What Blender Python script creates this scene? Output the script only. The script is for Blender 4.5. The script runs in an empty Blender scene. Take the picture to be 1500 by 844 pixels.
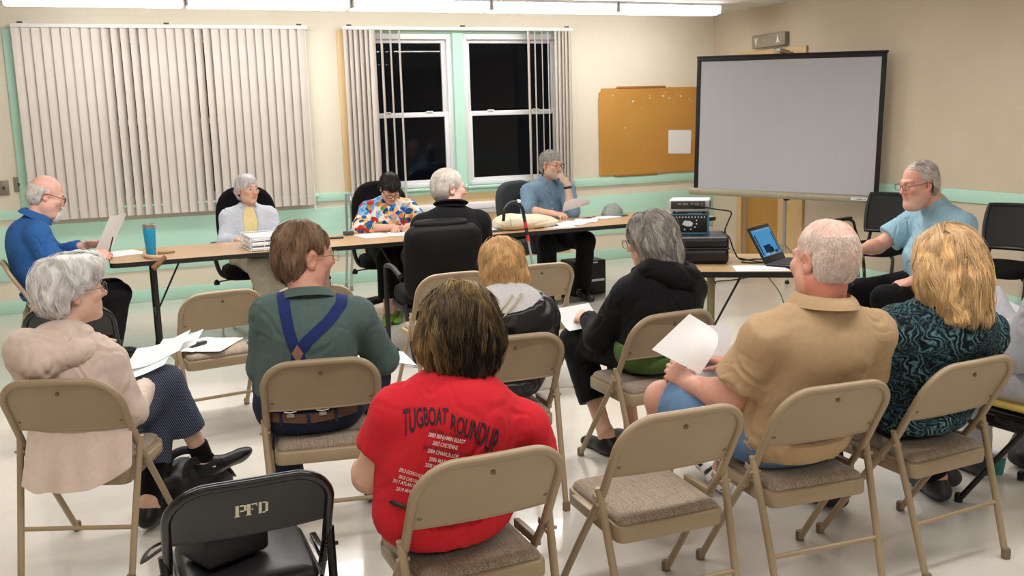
import bpy, bmesh, math, random
import numpy as np
from mathutils import Vector, Matrix
from mathutils.bvhtree import BVHTree

PI = math.pi
SC = bpy.context.scene
COL = SC.collection
rad = math.radians
A3 = lambda *v: np.array(v, float)

# ------------------------------------------------------------------ materials
def lin(c):
    if isinstance(c, str):
        c = tuple(int(c[i:i+2], 16) for i in (1, 3, 5))
    f = lambda v: (v/12.92 if v <= .04045 else ((v+.055)/1.055)**2.4)
    return tuple(f(v/255.) for v in c[:3]) + (1.,)

class NT:
    """tiny node helper"""
    def __init__(s, m):
        m.use_nodes = True
        s.t = m.node_tree; s.n = s.t.nodes; s.n.clear()
        s.out = s.add('ShaderNodeOutputMaterial')
    def add(s, k, **kw):
        n = s.n.new(k)
        for a, b in kw.items(): setattr(n, a, b)
        return n
    def link(s, a, b): s.t.links.new(a, b)
    def coord(s, scale=(1, 1, 1), kind='Object', rot=(0, 0, 0)):
        tc = s.add('ShaderNodeTexCoord'); mp = s.add('ShaderNodeMapping')
        mp.inputs['Scale'].default_value = scale; mp.inputs['Rotation'].default_value = rot
        s.link(tc.outputs[kind], mp.inputs['Vector']); return mp.outputs[0]
    def noise(s, vec, scale, detail=3, rough=.5, dist=0):
        n = s.add('ShaderNodeTexNoise')
        n.inputs['Scale'].default_value = scale; n.inputs['Detail'].default_value = detail
        n.inputs['Roughness'].default_value = rough; n.inputs['Distortion'].default_value = dist
        s.link(vec, n.inputs['Vector']); return n
    def ramp(s, fac, stops, interp='LINEAR'):
        r = s.add('ShaderNodeValToRGB'); r.color_ramp.interpolation = interp
        e = r.color_ramp.elements
        while len(e) < len(stops): e.new(.5)
        for q, (p, c) in zip(e, stops): q.position = p; q.color = c
        s.link(fac, r.inputs[0]); return r.outputs[0]
    def mix(s, fac, a, b, mode='MIX'):
        m = s.add('ShaderNodeMix', data_type='RGBA', blend_type=mode)
        for i, v in ((0, fac), (6, a), (7, b)):
            if hasattr(v, 'is_linked') or hasattr(v, 'links'): s.link(v, m.inputs[i])
            else: m.inputs[i].default_value = v
        return m.outputs[2]
    def bump(s, h, strength=.2, dist=.01):
        b = s.add('ShaderNodeBump'); b.inputs['Strength'].default_value = strength
        b.inputs['Distance'].default_value = dist; s.link(h, b.inputs['Height']); return b.outputs[0]
    def bsdf(s, color, rough=.5, metal=0., spec=.5, normal=None, coat=0., sheen=0.):
        p = s.add('ShaderNodeBsdfPrincipled')
        if hasattr(color, 'links'): s.link(color, p.inputs['Base Color'])
        else: p.inputs['Base Color'].default_value = color
        if hasattr(rough, 'links'): s.link(rough, p.inputs['Roughness'])
        else: p.inputs['Roughness'].default_value = rough
        p.inputs['Metallic'].default_value = metal; p.inputs['Specular IOR Level'].default_value = spec
        p.inputs['Coat Weight'].default_value = coat; p.inputs['Sheen Weight'].default_value = sheen
        if normal is not None: s.link(normal, p.inputs['Normal'])
        s.link(p.outputs[0], s.out.inputs[0]); return p

_M = {}
def mat(name, c, rough=.5, metal=0., spec=.5, var=.06, nscale=30, bump=0., bscale=200, coat=0., sheen=0., stretch=(1, 1, 1)):
    """plain procedural surface: base colour with a little mottling and an optional fine bump"""
    if name in _M: return _M[name]
    m = bpy.data.materials.new(name); t = NT(m); c = lin(c)
    v = t.coord(stretch)
    n = t.noise(v, nscale)
    lo = tuple(x*(1-var) for x in c[:3])+(1,); hi = tuple(min(1, x*(1+var)) for x in c[:3])+(1,)
    colr = t.ramp(n.outputs['Fac'], [(.3, lo), (.7, hi)])
    nm = None
    if bump:
        nm = t.bump(t.noise(v, bscale, 2).outputs['Fac'], bump, .004)
    t.bsdf(colr, rough, metal, spec, nm, coat, sheen)
    _M[name] = m; return m

def attr_mat(name, attr, rough=.5, spec=.4, bump=0., bscale=300, sheen=0., sss=0.):
    if name in _M: return _M[name]
    m = bpy.data.materials.new(name); t = NT(m)
    a = t.add('ShaderNodeAttribute', attribute_name=attr)
    v = t.coord(); n = t.noise(v, 60)
    c = t.mix(.12, a.outputs['Color'], t.ramp(n.outputs['Fac'], [(.3, (.6, .5, .5, 1)), (.7, (1, 1, 1, 1))]), 'MULTIPLY')
    nm = t.bump(t.noise(v, bscale, 2).outputs['Fac'], bump, .003) if bump else None
    p = t.bsdf(c, rough, 0, spec, nm, 0, sheen)
    if sss:
        p.inputs['Subsurface Weight'].default_value = sss
        p.inputs['Subsurface Scale'].default_value = .008
    _M[name] = m; return m

# ------------------------------------------------------------------ objects
def tag(o, label=None, cat=None, group=None, kind=None):
    if label: o['label'] = label
    if cat: o['category'] = cat
    if group: o['group'] = group
    if kind: o['kind'] = kind
    return o

def empty(name, loc=(0, 0, 0), rz=0., label=None, cat=None, group=None):
    o = bpy.data.objects.new(name, None); COL.objects.link(o)
    o.location = loc; o.rotation_euler = (0, 0, rz); o.empty_display_size = .1
    return tag(o, label, cat, group)

def copy_tree(o, parent=None):
    c = o.copy(); COL.objects.link(c)
    if parent is not None: c.parent = parent
    for ch in list(o.children): copy_tree(ch, c)
    return c

def rotz(a):
    c, s = math.cos(a), math.sin(a); return np.array([[c, -s, 0], [s, c, 0], [0, 0, 1.]])
def rotx(a):
    c, s = math.cos(a), math.sin(a); return np.array([[1., 0, 0], [0, c, -s], [0, s, c]])
def roty(a):
    c, s = math.cos(a), math.sin(a); return np.array([[c, 0, s], [0, 1., 0], [-s, 0, c]])
def unit(v):
    v = np.asarray(v, float); return v/(np.linalg.norm(v)+1e-12)

class G:
    """collects shapes; build() links them as one mesh object"""
    def __init__(s): s.v = []; s.f = []; s.m = []; s.n = 0
    def add(s, v, f, mi=0):
        v = np.asarray(v, float).reshape(-1, 3)
        s.v.append(v); s.f += [tuple(int(i)+s.n for i in q) for q in f]; s.m += [mi]*len(f); s.n += len(v); return s
    def box(s, c, size, R=None, bev=0., mi=0, seg=2):
        bm = bmesh.new(); bmesh.ops.create_cube(bm, size=1.)
        for v in bm.verts: v.co = Vector((v.co.x*size[0], v.co.y*size[1], v.co.z*size[2]))
        if bev: bmesh.ops.bevel(bm, geom=list(bm.edges), offset=bev, segments=seg, profile=.5, affect='EDGES')
        v = np.array([x.co[:] for x in bm.verts]); bm.verts.index_update(); f = [[q.index for q in p.verts] for p in bm.faces]; bm.free()
        if R is not None: v = v@np.asarray(R).T
        return s.add(v+np.asarray(c), f, mi)
    def tube(s, pts, r, n=10, closed=False, mi=0, flat=None, caps=True):
        P = np.asarray(pts, float); m = len(P); r = np.broadcast_to(np.asarray(r, float), (m,))
        T = np.zeros_like(P)
        if closed: T = np.roll(P, -1, 0)-np.roll(P, 1, 0)
        else: T[1:-1] = P[2:]-P[:-2]; T[0] = P[1]-P[0]; T[-1] = P[-1]-P[-2]
        T /= np.linalg.norm(T, axis=1)[:, None]+1e-12
        u = np.cross(T[0], [0, 0, 1.]) if abs(T[0][2]) < .9 else np.cross(T[0], [0, 1., 0]); u = unit(u)
        V = []
        for i in range(m):
            u = unit(u-T[i]*(u@T[i])); w = np.cross(T[i], u)
            a = np.arange(n)*2*PI/n
            fx, fy = (1, 1) if flat is None else flat
            V.append(P[i]+r[i]*(np.cos(a)[:, None]*u*fx+np.sin(a)[:, None]*w*fy))
        V = np.concatenate(V); F = []
        for i in range(m if closed else m-1):
            j = (i+1) % m
            for k in range(n): F.append((i*n+k, i*n+(k+1) % n, j*n+(k+1) % n, j*n+k))
        if caps and not closed: F.append(tuple(range(n-1, -1, -1))); F.append(tuple((m-1)*n+k for k in range(n)))
        return s.add(V, F, mi)
    def lathe(s, prof, c=(0, 0, 0), n=24, R=None, mi=0):
        V = []; m = len(prof)
        for r, z in prof:
            for k in range(n): V.append((r*math.cos(2*PI*k/n), r*math.sin(2*PI*k/n), z))
        V = np.array(V); F = []
        for i in range(m-1):
            for k in range(n): F.append((i*n+k, i*n+(k+1) % n, (i+1)*n+(k+1) % n, (i+1)*n+k))
        F.append(tuple(range(n-1, -1, -1))); F.append(tuple((m-1)*n+k for k in range(n)))
        if R is not None: V = V@np.asarray(R).T
        return s.add(V+np.asarray(c), F, mi)
    def prism(s, poly, h, M=None, c=(0, 0, 0), mi=0):
        """poly in xy, extruded 0..h in z, then rotated by M and moved to c"""
        n = len(poly); V = np.array([(x, y, 0) for x, y in poly]+[(x, y, h) for x, y in poly], float)
        F = [tuple(range(n-1, -1, -1)), tuple(range(n, 2*n))]+[(i, (i+1) % n, n+(i+1) % n, n+i) for i in range(n)]
        if M is not None: V = V@np.asarray(M).T
        return s.add(V+np.asarray(c), F, mi)
    def grid(s, fn, nu, nv, th=0., mi=0):
        """surface fn(u,v)->xyz on [0,1]^2; th > 0 gives it thickness along its normals"""
        U, W = np.meshgrid(np.linspace(0, 1, nu), np.linspace(0, 1, nv), indexing='ij')
        P = np.array([[fn(U[i, j], W[i, j]) for j in range(nv)] for i in range(nu)], float)
        F = [(i*nv+j, (i+1)*nv+j, (i+1)*nv+j+1, i*nv+j+1) for i in range(nu-1) for j in range(nv-1)]
        if not th: return s.add(P, F, mi)
        N = np.cross(np.gradient(P, axis=0), np.gradient(P, axis=1)); N /= np.linalg.norm(N, axis=-1)[..., None]+1e-12
        a = (P+N*th/2).reshape(-1, 3); b = (P-N*th/2).reshape(-1, 3); o = nu*nv
        F = F+[tuple(q+o for q in f[::-1]) for f in F]
        rim = [i*nv for i in range(nu)]+[(nu-1)*nv+j for j in range(1, nv)]+[i*nv+nv-1 for i in range(nu-2, -1, -1)]+[j for j in range(nv-2, 0, -1)]
        F += [(rim[k], rim[(k+1) % len(rim)], rim[(k+1) % len(rim)]+o, rim[k]+o)[::-1] for k in range(len(rim))]
        return s.add(np.concatenate([a, b]), F, mi)
    def build(s, name, mats, parent=None, loc=None, rz=None, smooth=35.):
        me = bpy.data.meshes.new(name)
        me.from_pydata(np.concatenate(s.v).tolist(), [], s.f)
        if not isinstance(mats, (list, tuple)): mats = [mats]
        for m in mats: me.materials.append(m)
        me.polygons.foreach_set('material_index', s.m)
        if smooth:
            me.polygons.foreach_set('use_smooth', [True]*len(s.f)); me.set_sharp_from_angle(angle=rad(smooth))
        me.update()
        o = bpy.data.objects.new(name, me); COL.objects.link(o)
        if parent is not None: o.parent = parent
        if loc is not None: o.location = loc
        if rz is not None: o.rotation_euler = (0, 0, rz)
        return o

def arc(c, r, a0, a1, n, ax=A3(1, 0, 0), ay=A3(0, 0, 1)):
    return [np.asarray(c)+r*(math.cos(a)*ax+math.sin(a)*ay) for a in np.linspace(a0, a1, n)]

def spline(pts, n=8):
    """Catmull-Rom through pts"""
    P = np.asarray(pts, float); P = np.vstack([2*P[0]-P[1], P, 2*P[-1]-P[-2]]); out = []
    for i in range(1, len(P)-2):
        for t in np.linspace(0, 1, n, endpoint=False):
            a, b, c, d = P[i-1:i+3]
            out.append(.5*((2*b)+(-a+c)*t+(2*a-5*b+4*c-d)*t*t+(-a+3*b-3*c+d)*t**3))
    out.append(P[-2]); return np.array(out)

def rrect(w, h, r, n=5):
    """rounded rectangle outline centred on 0"""
    o = []
    for cx, cy, a in ((w/2-r, h/2-r, 0), (-w/2+r, h/2-r, 90), (-w/2+r, -h/2+r, 180), (w/2-r, -h/2+r, 270)):
        for k in range(n+1):
            t = rad(a+90*k/n); o.append((cx+r*math.cos(t), cy+r*math.sin(t)))
    return o

# ------------------------------------------------------------------ noise
_rs = np.random.RandomState(7)
_PERM = np.tile(_rs.permutation(256), 3)
_GR = _rs.normal(size=(256, 3)); _GR /= np.linalg.norm(_GR, axis=1)[:, None]
def pnoise(P):
    i = np.floor(P).astype(int); f = P-i; i &= 255
    u = f*f*f*(f*(f*6-15)+10); r = 0
    for a in (0, 1):
        for b in (0, 1):
            for c in (0, 1):
                g = _GR[_PERM[_PERM[_PERM[i[:, 0]+a]+i[:, 1]+b]+i[:, 2]+c]]
                w = (u[:, 0] if a else 1-u[:, 0])*(u[:, 1] if b else 1-u[:, 1])*(u[:, 2] if c else 1-u[:, 2])
                r = r+w*((f-[a, b, c])*g).sum(1)
    return r

# ------------------------------------------------------------------ signed distance shapes
class P_:
    """one primitive: round cone ('c') or ellipsoid ('e')"""
    __slots__ = ('t', 'a', 'b', 'ra', 'rb', 'R', 'k', 'op', 'clips', 'fl')
    def dist(s, X):
        if s.t == 'c':
            ba = s.b-s.a; pa = X-s.a
            t = np.clip(pa@ba/(ba@ba+1e-12), 0, 1)
            q = pa-t[:, None]*ba
            if s.fl is not None:
                n, f = s.fl; qn = q@n; q = q+np.outer(qn*(1/f-1), n)
            d = np.sqrt((q*q).sum(1))-(s.ra+t*(s.rb-s.ra))
            if s.fl is not None: d = d*min(1, .5*(1+s.fl[1]))
        else:
            q = ((X-s.a)@s.R.T)/s.ra
            k0 = np.sqrt((q*q).sum(1)); q = q/s.ra; k1 = np.sqrt((q*q).sum(1))+1e-9
            d = k0*(k0-1)/k1
            d = np.where(k0 < 1e-4, -s.ra.min(), d)
        for n, p in s.clips: d = np.maximum(d, (X-p)@n)
        return d
    def box(s):
        if s.t == 'c':
            m = max(s.ra, s.rb)
            return np.minimum(s.a, s.b)-m, np.maximum(s.a, s.b)+m
        e = np.sqrt(((s.R*s.ra[:, None])**2).sum(0)); return s.a-e, s.a+e
    def grow(s, g):
        o = P_(); o.t, o.a, o.b, o.R, o.k, o.op, o.clips, o.fl = s.t, s.a, s.b, s.R, s.k, s.op, list(s.clips), s.fl
        o.ra, o.rb = (s.ra+g, s.rb+g) if s.t == 'c' else (s.ra+g, None); return o

def cone(a, b, ra, rb=None, k=.02, op=1, clips=(), fl=None):
    p = P_(); p.t = 'c'; p.a = A3(*a); p.b = A3(*b); p.ra = ra; p.rb = ra if rb is None else rb
    p.R = None; p.k = k; p.op = op; p.clips = [(unit(n), A3(*q)) for n, q in clips]
    p.fl = None if fl is None else (unit(fl[0]), fl[1]); return p
def ell(c, r, R=None, k=.02, op=1, clips=()):
    p = P_(); p.t = 'e'; p.a = A3(*c); p.b = None; p.ra = A3(*r); p.rb = None
    p.R = np.eye(3) if R is None else np.asarray(R, float); p.k = k; p.op = op
    p.clips = [(unit(n), A3(*q)) for n, q in clips]; p.fl = None; return p
def xf(prims, R, c):
    """prims moved from a local frame (rows of R = local axes in the outer frame) to the outer frame"""
    R = np.asarray(R); c = np.asarray(c); o = []
    for s in prims:
        q = s.grow(0.); q.a = s.a@R+c
        if s.b is not None: q.b = s.b@R+c
        if s.R is not None: q.R = s.R@R
        q.clips = [(n@R, p@R+c) for n, p in s.clips]
        if s.fl is not None: q.fl = (s.fl[0]@R, s.fl[1])
        o.append(q)
    return o

def sdf(prims, X):
    D = np.full(len(X), 9.)
    for p in prims:
        d = p.dist(X)
        if p.op > 0:
            h = np.maximum(p.k-np.abs(D-d), 0)/p.k; D = np.minimum(D, d)-h*h*p.k/4
        else:
            d = -d; h = np.maximum(p.k-np.abs(D-d), 0)/p.k; D = np.maximum(D, d)+h*h*p.k/4
    return D

def sdf_grad(prims, X, e=.003):
    g = np.stack([sdf(prims, X+np.eye(3)[i]*e)-sdf(prims, X-np.eye(3)[i]*e) for i in range(3)], 1)
    return g/(np.linalg.norm(g, axis=1)[:, None]+1e-9)

def mesh_sdf(prims, h, extra_clip=(), smooth=1):
    """surface nets over sparse blocks -> verts, quads"""
    lo = np.min([p.box()[0] for p in prims if p.op > 0], 0)-3*h; hi = np.max([p.box()[1] for p in prims if p.op > 0], 0)+3*h
    B = 12
    nb = np.ceil((hi-lo)/h/B).astype(int); N = nb*B
    D = np.full(tuple(N), 1., np.float32)
    g = np.stack(np.meshgrid(*[np.arange(B)]*3, indexing='ij'), -1).reshape(-1, 3)*h
    bi = np.stack(np.meshgrid(*[np.arange(n) for n in nb], indexing='ij'), -1).reshape(-1, 3)
    C = lo+bi*B*h+(B-1)*h/2; Rr = B*h*.87
    pd = np.stack([p.dist(C) for p in prims]); kk = np.array([p.k for p in prims])
    tot = sdf(prims, C)
    act = np.where(np.abs(tot) < Rr*1.5+.01)[0]
    for q in np.where(tot <= -(Rr*1.5+.01))[0]:
        a = bi[q]*B; D[a[0]:a[0]+B, a[1]:a[1]+B, a[2]:a[2]+B] = -1
    for q in act:
        X = C[q]-(B-1)*h/2+g
        m = np.where(pd[:, q] < max(tot[q], 0)+2.6*Rr+kk)[0]
        d = sdf([prims[i] for i in m], X)
        for n, p in extra_clip: d = np.maximum(d, (X-p)@n)
        a = bi[q]*B; D[a[0]:a[0]+B, a[1]:a[1]+B, a[2]:a[2]+B] = d.reshape(B, B, B)
    I = D < 0
    c = np.zeros(tuple(N-1), np.int8)
    for a in (0, 1):
        for b in (0, 1):
            for e in (0, 1): c += I[a:N[0]-1+a, b:N[1]-1+b, e:N[2]-1+e]
    cell = np.argwhere((c > 0) & (c < 8)); st = A3(N[1]*N[2], N[2], 1).astype(np.int64)
    key = cell@st
    acc = np.zeros((len(cell), 3)); cnt = np.zeros(len(cell))
    cor = [A3(a, b, e).astype(int) for a in (0, 1) for b in (0, 1) for e in (0, 1)]
    Df = D.ravel()
    val = [Df[key+int(o@st)] for o in cor]
    for i in range(8):
        for j in range(i+1, 8):
            if np.abs(cor[i]-cor[j]).sum() == 1:
                a, b = val[i], val[j]; m = (a < 0) != (b < 0)
                t = np.where(m, a/(a-b+1e-12), 0)
                acc += m[:, None]*(cor[i]+t[:, None]*(cor[j]-cor[i])); cnt += m
    V = lo+(cell+acc/cnt[:, None])*h
    F = []
    for ax in range(3):
        o = [0, 0, 0]; o[ax] = 1
        s0 = I[:N[0]-o[0], :N[1]-o[1], :N[2]-o[2]]; s1 = I[o[0]:, o[1]:, o[2]:]
        e = np.argwhere(s0 != s1); e1, e2 = (ax+1) % 3, (ax+2) % 3
        e = e[(e[:, e1] > 0) & (e[:, e2] > 0)]
        ins = I[e[:, 0], e[:, 1], e[:, 2]]
        k = e@st
        q = np.stack([k-st[e1]-st[e2], k-st[e2], k, k-st[e1]], 1)
        q = np.where(ins[:, None], q, q[:, ::-1]); F.append(q)
    F = np.concatenate(F); F = np.searchsorted(key, F)
    for _ in range(smooth): V = relax(V, F, .5)
    return V, F

def relax(V, F, w=.5):
    n = len(V); A = np.zeros((n, 3)); c = np.zeros(n)
    for i in range(4):
        a = F[:, i]; b = F[:, (i+1) % 4]
        for k in range(3):
            A[:, k] += np.bincount(a, V[b, k], n)+np.bincount(b, V[a, k], n)
        c += np.bincount(a, minlength=n)+np.bincount(b, minlength=n)
    return V+w*(A/np.maximum(c, 1)[:, None]-V)

def normals(V, F):
    n = len(V); fn = np.cross(V[F[:, 2]]-V[F[:, 0]], V[F[:, 3]]-V[F[:, 1]]); N = np.zeros((n, 3))
    for i in range(4):
        for k in range(3): N[:, k] += np.bincount(F[:, i], fn[:, k], n)
    return N/(np.linalg.norm(N, axis=1)[:, None]+1e-12)

def np_obj(name, V, F, mats, parent=None, col=None, attr='col', mi=None):
    """fast mesh object from arrays (all faces the same size)"""
    k = F.shape[1]; me = bpy.data.meshes.new(name)
    me.vertices.add(len(V)); me.vertices.foreach_set('co', np.ascontiguousarray(V, np.float32).ravel())
    me.loops.add(F.size); me.loops.foreach_set('vertex_index', np.ascontiguousarray(F, np.int32).ravel())
    me.polygons.add(len(F)); me.polygons.foreach_set('loop_start', np.arange(len(F), dtype=np.int32)*k)
    me.polygons.foreach_set('use_smooth', np.ones(len(F), bool))
    if not isinstance(mats, (list, tuple)): mats = [mats]
    for m in mats: me.materials.append(m)
    if mi is not None: me.polygons.foreach_set('material_index', np.asarray(mi, np.int32))
    me.update(calc_edges=True); me.validate()
    if col is not None:
        a = me.color_attributes.new(attr, 'FLOAT_COLOR', 'POINT')
        c = np.ones((len(V), 4), np.float32); c[:, :3] = col; a.data.foreach_set('color', c.ravel())
    o = bpy.data.objects.new(name, me); COL.objects.link(o)
    if parent is not None: o.parent = parent
    return o
EXPOSURE = 0.2
LAMP_COL = (1., .975, .955, 1); LAMP_VIS = 13.5
LAMP_ROWS = ((5.6, 135), (2.2, 75), (-1.0, 50))
# ================================================================== camera
F_PX, PITCH, YAW, ROLL, CAM_H = 1432.63, rad(10.038), rad(22.357), rad(-1.604), 1.656
def cam_axes():
    f = A3(math.sin(YAW)*math.cos(PITCH), math.cos(YAW)*math.cos(PITCH), -math.sin(PITCH))
    r = A3(math.cos(YAW), -math.sin(YAW), 0); u = np.cross(r, f)
    c, s = math.cos(ROLL), math.sin(ROLL)
    return c*r+s*u, -s*r+c*u, f
_r, _u, _f = cam_axes()
cd = bpy.data.cameras.new('camera'); cd.sensor_width = 36.; cd.lens = 36.*F_PX/1500.; cd.sensor_fit = 'HORIZONTAL'
cd.clip_start = .05; cd.clip_end = 60
cam = bpy.data.objects.new('camera', cd); COL.objects.link(cam)
mw = Matrix.Identity(4)
for i in range(3): mw[i][0], mw[i][1], mw[i][2] = _r[i], _u[i], -_f[i]
mw[2][3] = CAM_H; cam.matrix_world = mw; SC.camera = cam

SC.view_settings.view_transform = 'Standard'; SC.view_settings.look = 'None'
SC.view_settings.gamma = 1; SC.view_settings.use_curve_mapping = False
SC.view_settings.exposure = EXPOSURE
SC.cycles.max_bounces = 8; SC.cycles.diffuse_bounces = 4; SC.cycles.glossy_bounces = 4; SC.cycles.transmission_bounces = 6
SC.cycles.transparent_max_bounces = 8; SC.cycles.caustics_reflective = False; SC.cycles.caustics_refractive = False
SC.cycles.sample_clamp_indirect = 6.
w = bpy.data.worlds.new('night'); SC.world = w; w.use_nodes = True
w.node_tree.nodes['Background'].inputs[0].default_value = (.004, .005, .008, 1)
w.node_tree.nodes['Background'].inputs[1].default_value = .5

# ================================================================== room
YB, XR, XL, YF, ZC = 9.8, 6.634, -3.2, -3.4, 2.72
def wall_mat(name, c, c2=None, rough=.6, axis='X'):
    m = bpy.data.materials.new(name); t = NT(m)
    rot = (rad(90), 0, 0) if axis == 'X' else (rad(90), 0, rad(90))
    tc = t.add('ShaderNodeTexCoord'); sp = t.add('ShaderNodeSeparateXYZ'); cb = t.add('ShaderNodeCombineXYZ')
    t.link(tc.outputs['Object'], sp.inputs[0]); t.link(sp.outputs[0 if axis == 'X' else 1], cb.inputs[0]); t.link(sp.outputs[2], cb.inputs[1])
    br = t.add('ShaderNodeTexBrick'); t.link(cb.outputs[0], br.inputs[0])
    br.inputs['Scale'].default_value = 1.; br.inputs['Brick Width'].default_value = .405; br.inputs['Row Height'].default_value = .203
    br.inputs['Mortar Size'].default_value = .004; br.inputs['Mortar Smooth'].default_value = .8
    for k, v in (('Color1', (1, 1, 1, 1)), ('Color2', (.985, .985, .985, 1)), ('Mortar', (.955, .95, .945, 1))): br.inputs[k].default_value = v
    n = t.noise(t.coord(), 2.2, 4)
    base = t.ramp(n.outputs['Fac'], [(.3, lin(c)), (.7, lin(c2 or c))])
    colr = t.mix(1., base, br.outputs['Color'], 'MULTIPLY')
    nm = t.bump(t.noise(t.coord(), 120, 3).outputs['Fac'], .08, .004)
    t.bsdf(colr, rough, 0, .3, nm); return m
M_WB = wall_mat('wall_cream_paint', (222, 213, 194), (227, 219, 201))
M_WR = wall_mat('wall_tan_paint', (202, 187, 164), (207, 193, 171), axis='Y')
M_GREEN = mat('mint_green_paint', (184, 226, 207), .45, var=.03, nscale=3)
M_PEACH = mat('peach_paint', (226, 196, 146), .5, var=.03, nscale=3)
M_WHITE = mat('white_trim', (228, 228, 230), .4, var=.02)
M_TAN = mat('tan_frame_paint', (208, 174, 124), .45, var=.04, nscale=6)
M_DOOR = mat('ochre_door', (182, 136, 66), .45, var=.08, nscale=4, stretch=(6, 6, .6))

def floor_mat():
    m = bpy.data.materials.new('vinyl_floor'); t = NT(m)
    v = t.coord(); n = t.noise(v, 1.1, 4, .55); n2 = t.noise(v, 14, 4)
    base = t.ramp(n.outputs['Fac'], [(.3, lin((208, 202, 193))), (.55, lin((215, 210, 202))), (.75, lin((210, 205, 195)))])
    br = t.add('ShaderNodeTexBrick'); br.offset = 0.
    t.link(t.coord(), br.inputs[0]); br.inputs['Scale'].default_value = 1.
    br.inputs['Brick Width'].default_value = .305; br.inputs['Row Height'].default_value = .305; br.inputs['Mortar Size'].default_value = .0012
    for k, q in (('Color1', (1, 1, 1, 1)), ('Color2', (.975, .975, .97, 1)), ('Mortar', (.93, .93, .92, 1))): br.inputs[k].default_value = q
    c = t.mix(1., base, br.outputs['Color'], 'MULTIPLY')
    c = t.mix(.06, c, t.ramp(n2.outputs['Fac'], [(.35, (.55, .5, .45, 1)), (.6, (1, 1, 1, 1))]), 'MULTIPLY')
    sc = t.noise(t.coord(), 1.3, 4, .6)
    r = t.ramp(sc.outputs['Fac'], [(.35, (.13,)*3+(1,)), (.7, (.21,)*3+(1,))])
    t.bsdf(c, r, 0, .6, None, .25); return m

def ceil_mat():
    m = bpy.data.materials.new('ceiling_tile'); t = NT(m)
    br = t.add('ShaderNodeTexBrick'); br.offset = 0.; t.link(t.coord(), br.inputs[0]); br.inputs['Scale'].default_value = 1.
    br.inputs['Brick Width'].default_value = 1.22; br.inputs['Row Height'].default_value = .61; br.inputs['Mortar Size'].default_value = .012
    for k, q in (('Color1', (.80, .79, .77, 1)), ('Color2', (.78, .77, .75, 1)), ('Mortar', (.9, .9, .88, 1))): br.inputs[k].default_value = q
    n = t.noise(t.coord(), 160, 2)
    c = t.mix(.25, br.outputs['Color'], t.ramp(n.outputs['Fac'], [(.36, (.5, .5, .5, 1)), (.46, (1, 1, 1, 1))]), 'MULTIPLY')
    t.bsdf(c, .8, 0, .2); return m

def struct(g, name, m, **k):
    return tag(g.build(name, m, **k), kind='structure')
struct(G().box(((XL+XR)/2, (YB+YF)/2, -.05), (XR-XL+.4, YB-YF+.4, .1)), 'floor', floor_mat(), smooth=0)
struct(G().box(((XL+XR)/2, (YB+YF)/2, ZC+.05), (XR-XL+.4, YB-YF+.4, .1)), 'ceiling', ceil_mat(), smooth=0)
struct(G().box((XL-.1, (YB+YF)/2, ZC/2), (.2, YB-YF, ZC)), 'wall_left', M_WR, smooth=0)
struct(G().box(((XL+XR)/2, YF-.1, ZC/2), (XR-XL, .2, ZC)), 'wall_front', M_WB, smooth=0)
W1, W2 = (-.50, 1.86, .93, 2.50), (2.44, 4.70, .93, 2.50)       # window openings x0 x1 z0 z1
g = G()
def wallbox(x0, x1, z0, z1): g.box(((x0+x1)/2, YB+.1, (z0+z1)/2), (x1-x0, .2, z1-z0))
wallbox(XL, W1[0], 0, ZC); wallbox(W1[1], W2[0], 0, ZC); wallbox(W2[1], XR+.2, 0, ZC)
for q in (W1, W2): wallbox(q[0], q[1], 0, q[2]); wallbox(q[0], q[1], q[3], ZC)
struct(g, 'wall_back', M_WB, smooth=0)
DY0, DY1, DZ = 8.24, 9.20, 2.17                                 # doorway in the right wall
g = G()
for y0, y1, z0, z1 in ((YF, DY0, 0, ZC), (DY1, YB, 0, ZC), (DY0, DY1, DZ, ZC)):
    g.box((XR+.1, (y0+y1)/2, (z0+z1)/2), (.2, y1-y0, z1-z0))
struct(g, 'wall_right', M_WR, smooth=0)
# painted bands and mouldings
def band(name, x0, x1, z0, z1, t, m, bev=.004):
    return struct(G().box(((x0+x1)/2, YB-t/2, (z0+z1)/2), (x1-x0, t, z1-z0), bev=bev), name, m)
band('baseboard_back', XL, XR, 0, .118, .018, M_GREEN)
band('trim_1', XL, W2[0]-.08, .852, .936, .022, M_GREEN)
band('trim_2', W2[1]+.08, XR, .846, .934, .022, M_GREEN)
band('trim_3', XL, W2[0]-.06, .30, .79, .012, M_GREEN)
band('trim_4', W2[1]+.06, XR, .295, .735, .012, M_GREEN)
band('trim_5', W2[0]-.06, W2[1]+.06, .118, .86, .008, M_PEACH)
g = G().box((3.57, YB-.045, .72), (2.3, .09, .07), bev=.012); g.box((3.57, YB-.03, .665), (2.26, .06, .05), bev=.006)
struct(g, 'trim_6', M_WHITE)
band('trim_9', -.705, -.57, .93, 2.52, .02, M_GREEN)
band('trim_10', 2.235, 2.37, .93, 2.52, .018, M_PEACH)
def rband(name, y0, y1, z0, z1, t, m):
    return struct(G().box((XR-t/2, (y0+y1)/2, (z0+z1)/2), (t, y1-y0, z1-z0), bev=.004), name, m)
rband('trim_7', YF, DY0-.09, .832, .938, .022, M_GREEN)
rband('trim_8', DY1+.09, YB-.025, .832, .938, .022, M_GREEN)
rband('baseboard_right', YF, DY0-.09, 0, .118, .018, M_GREEN)

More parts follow.
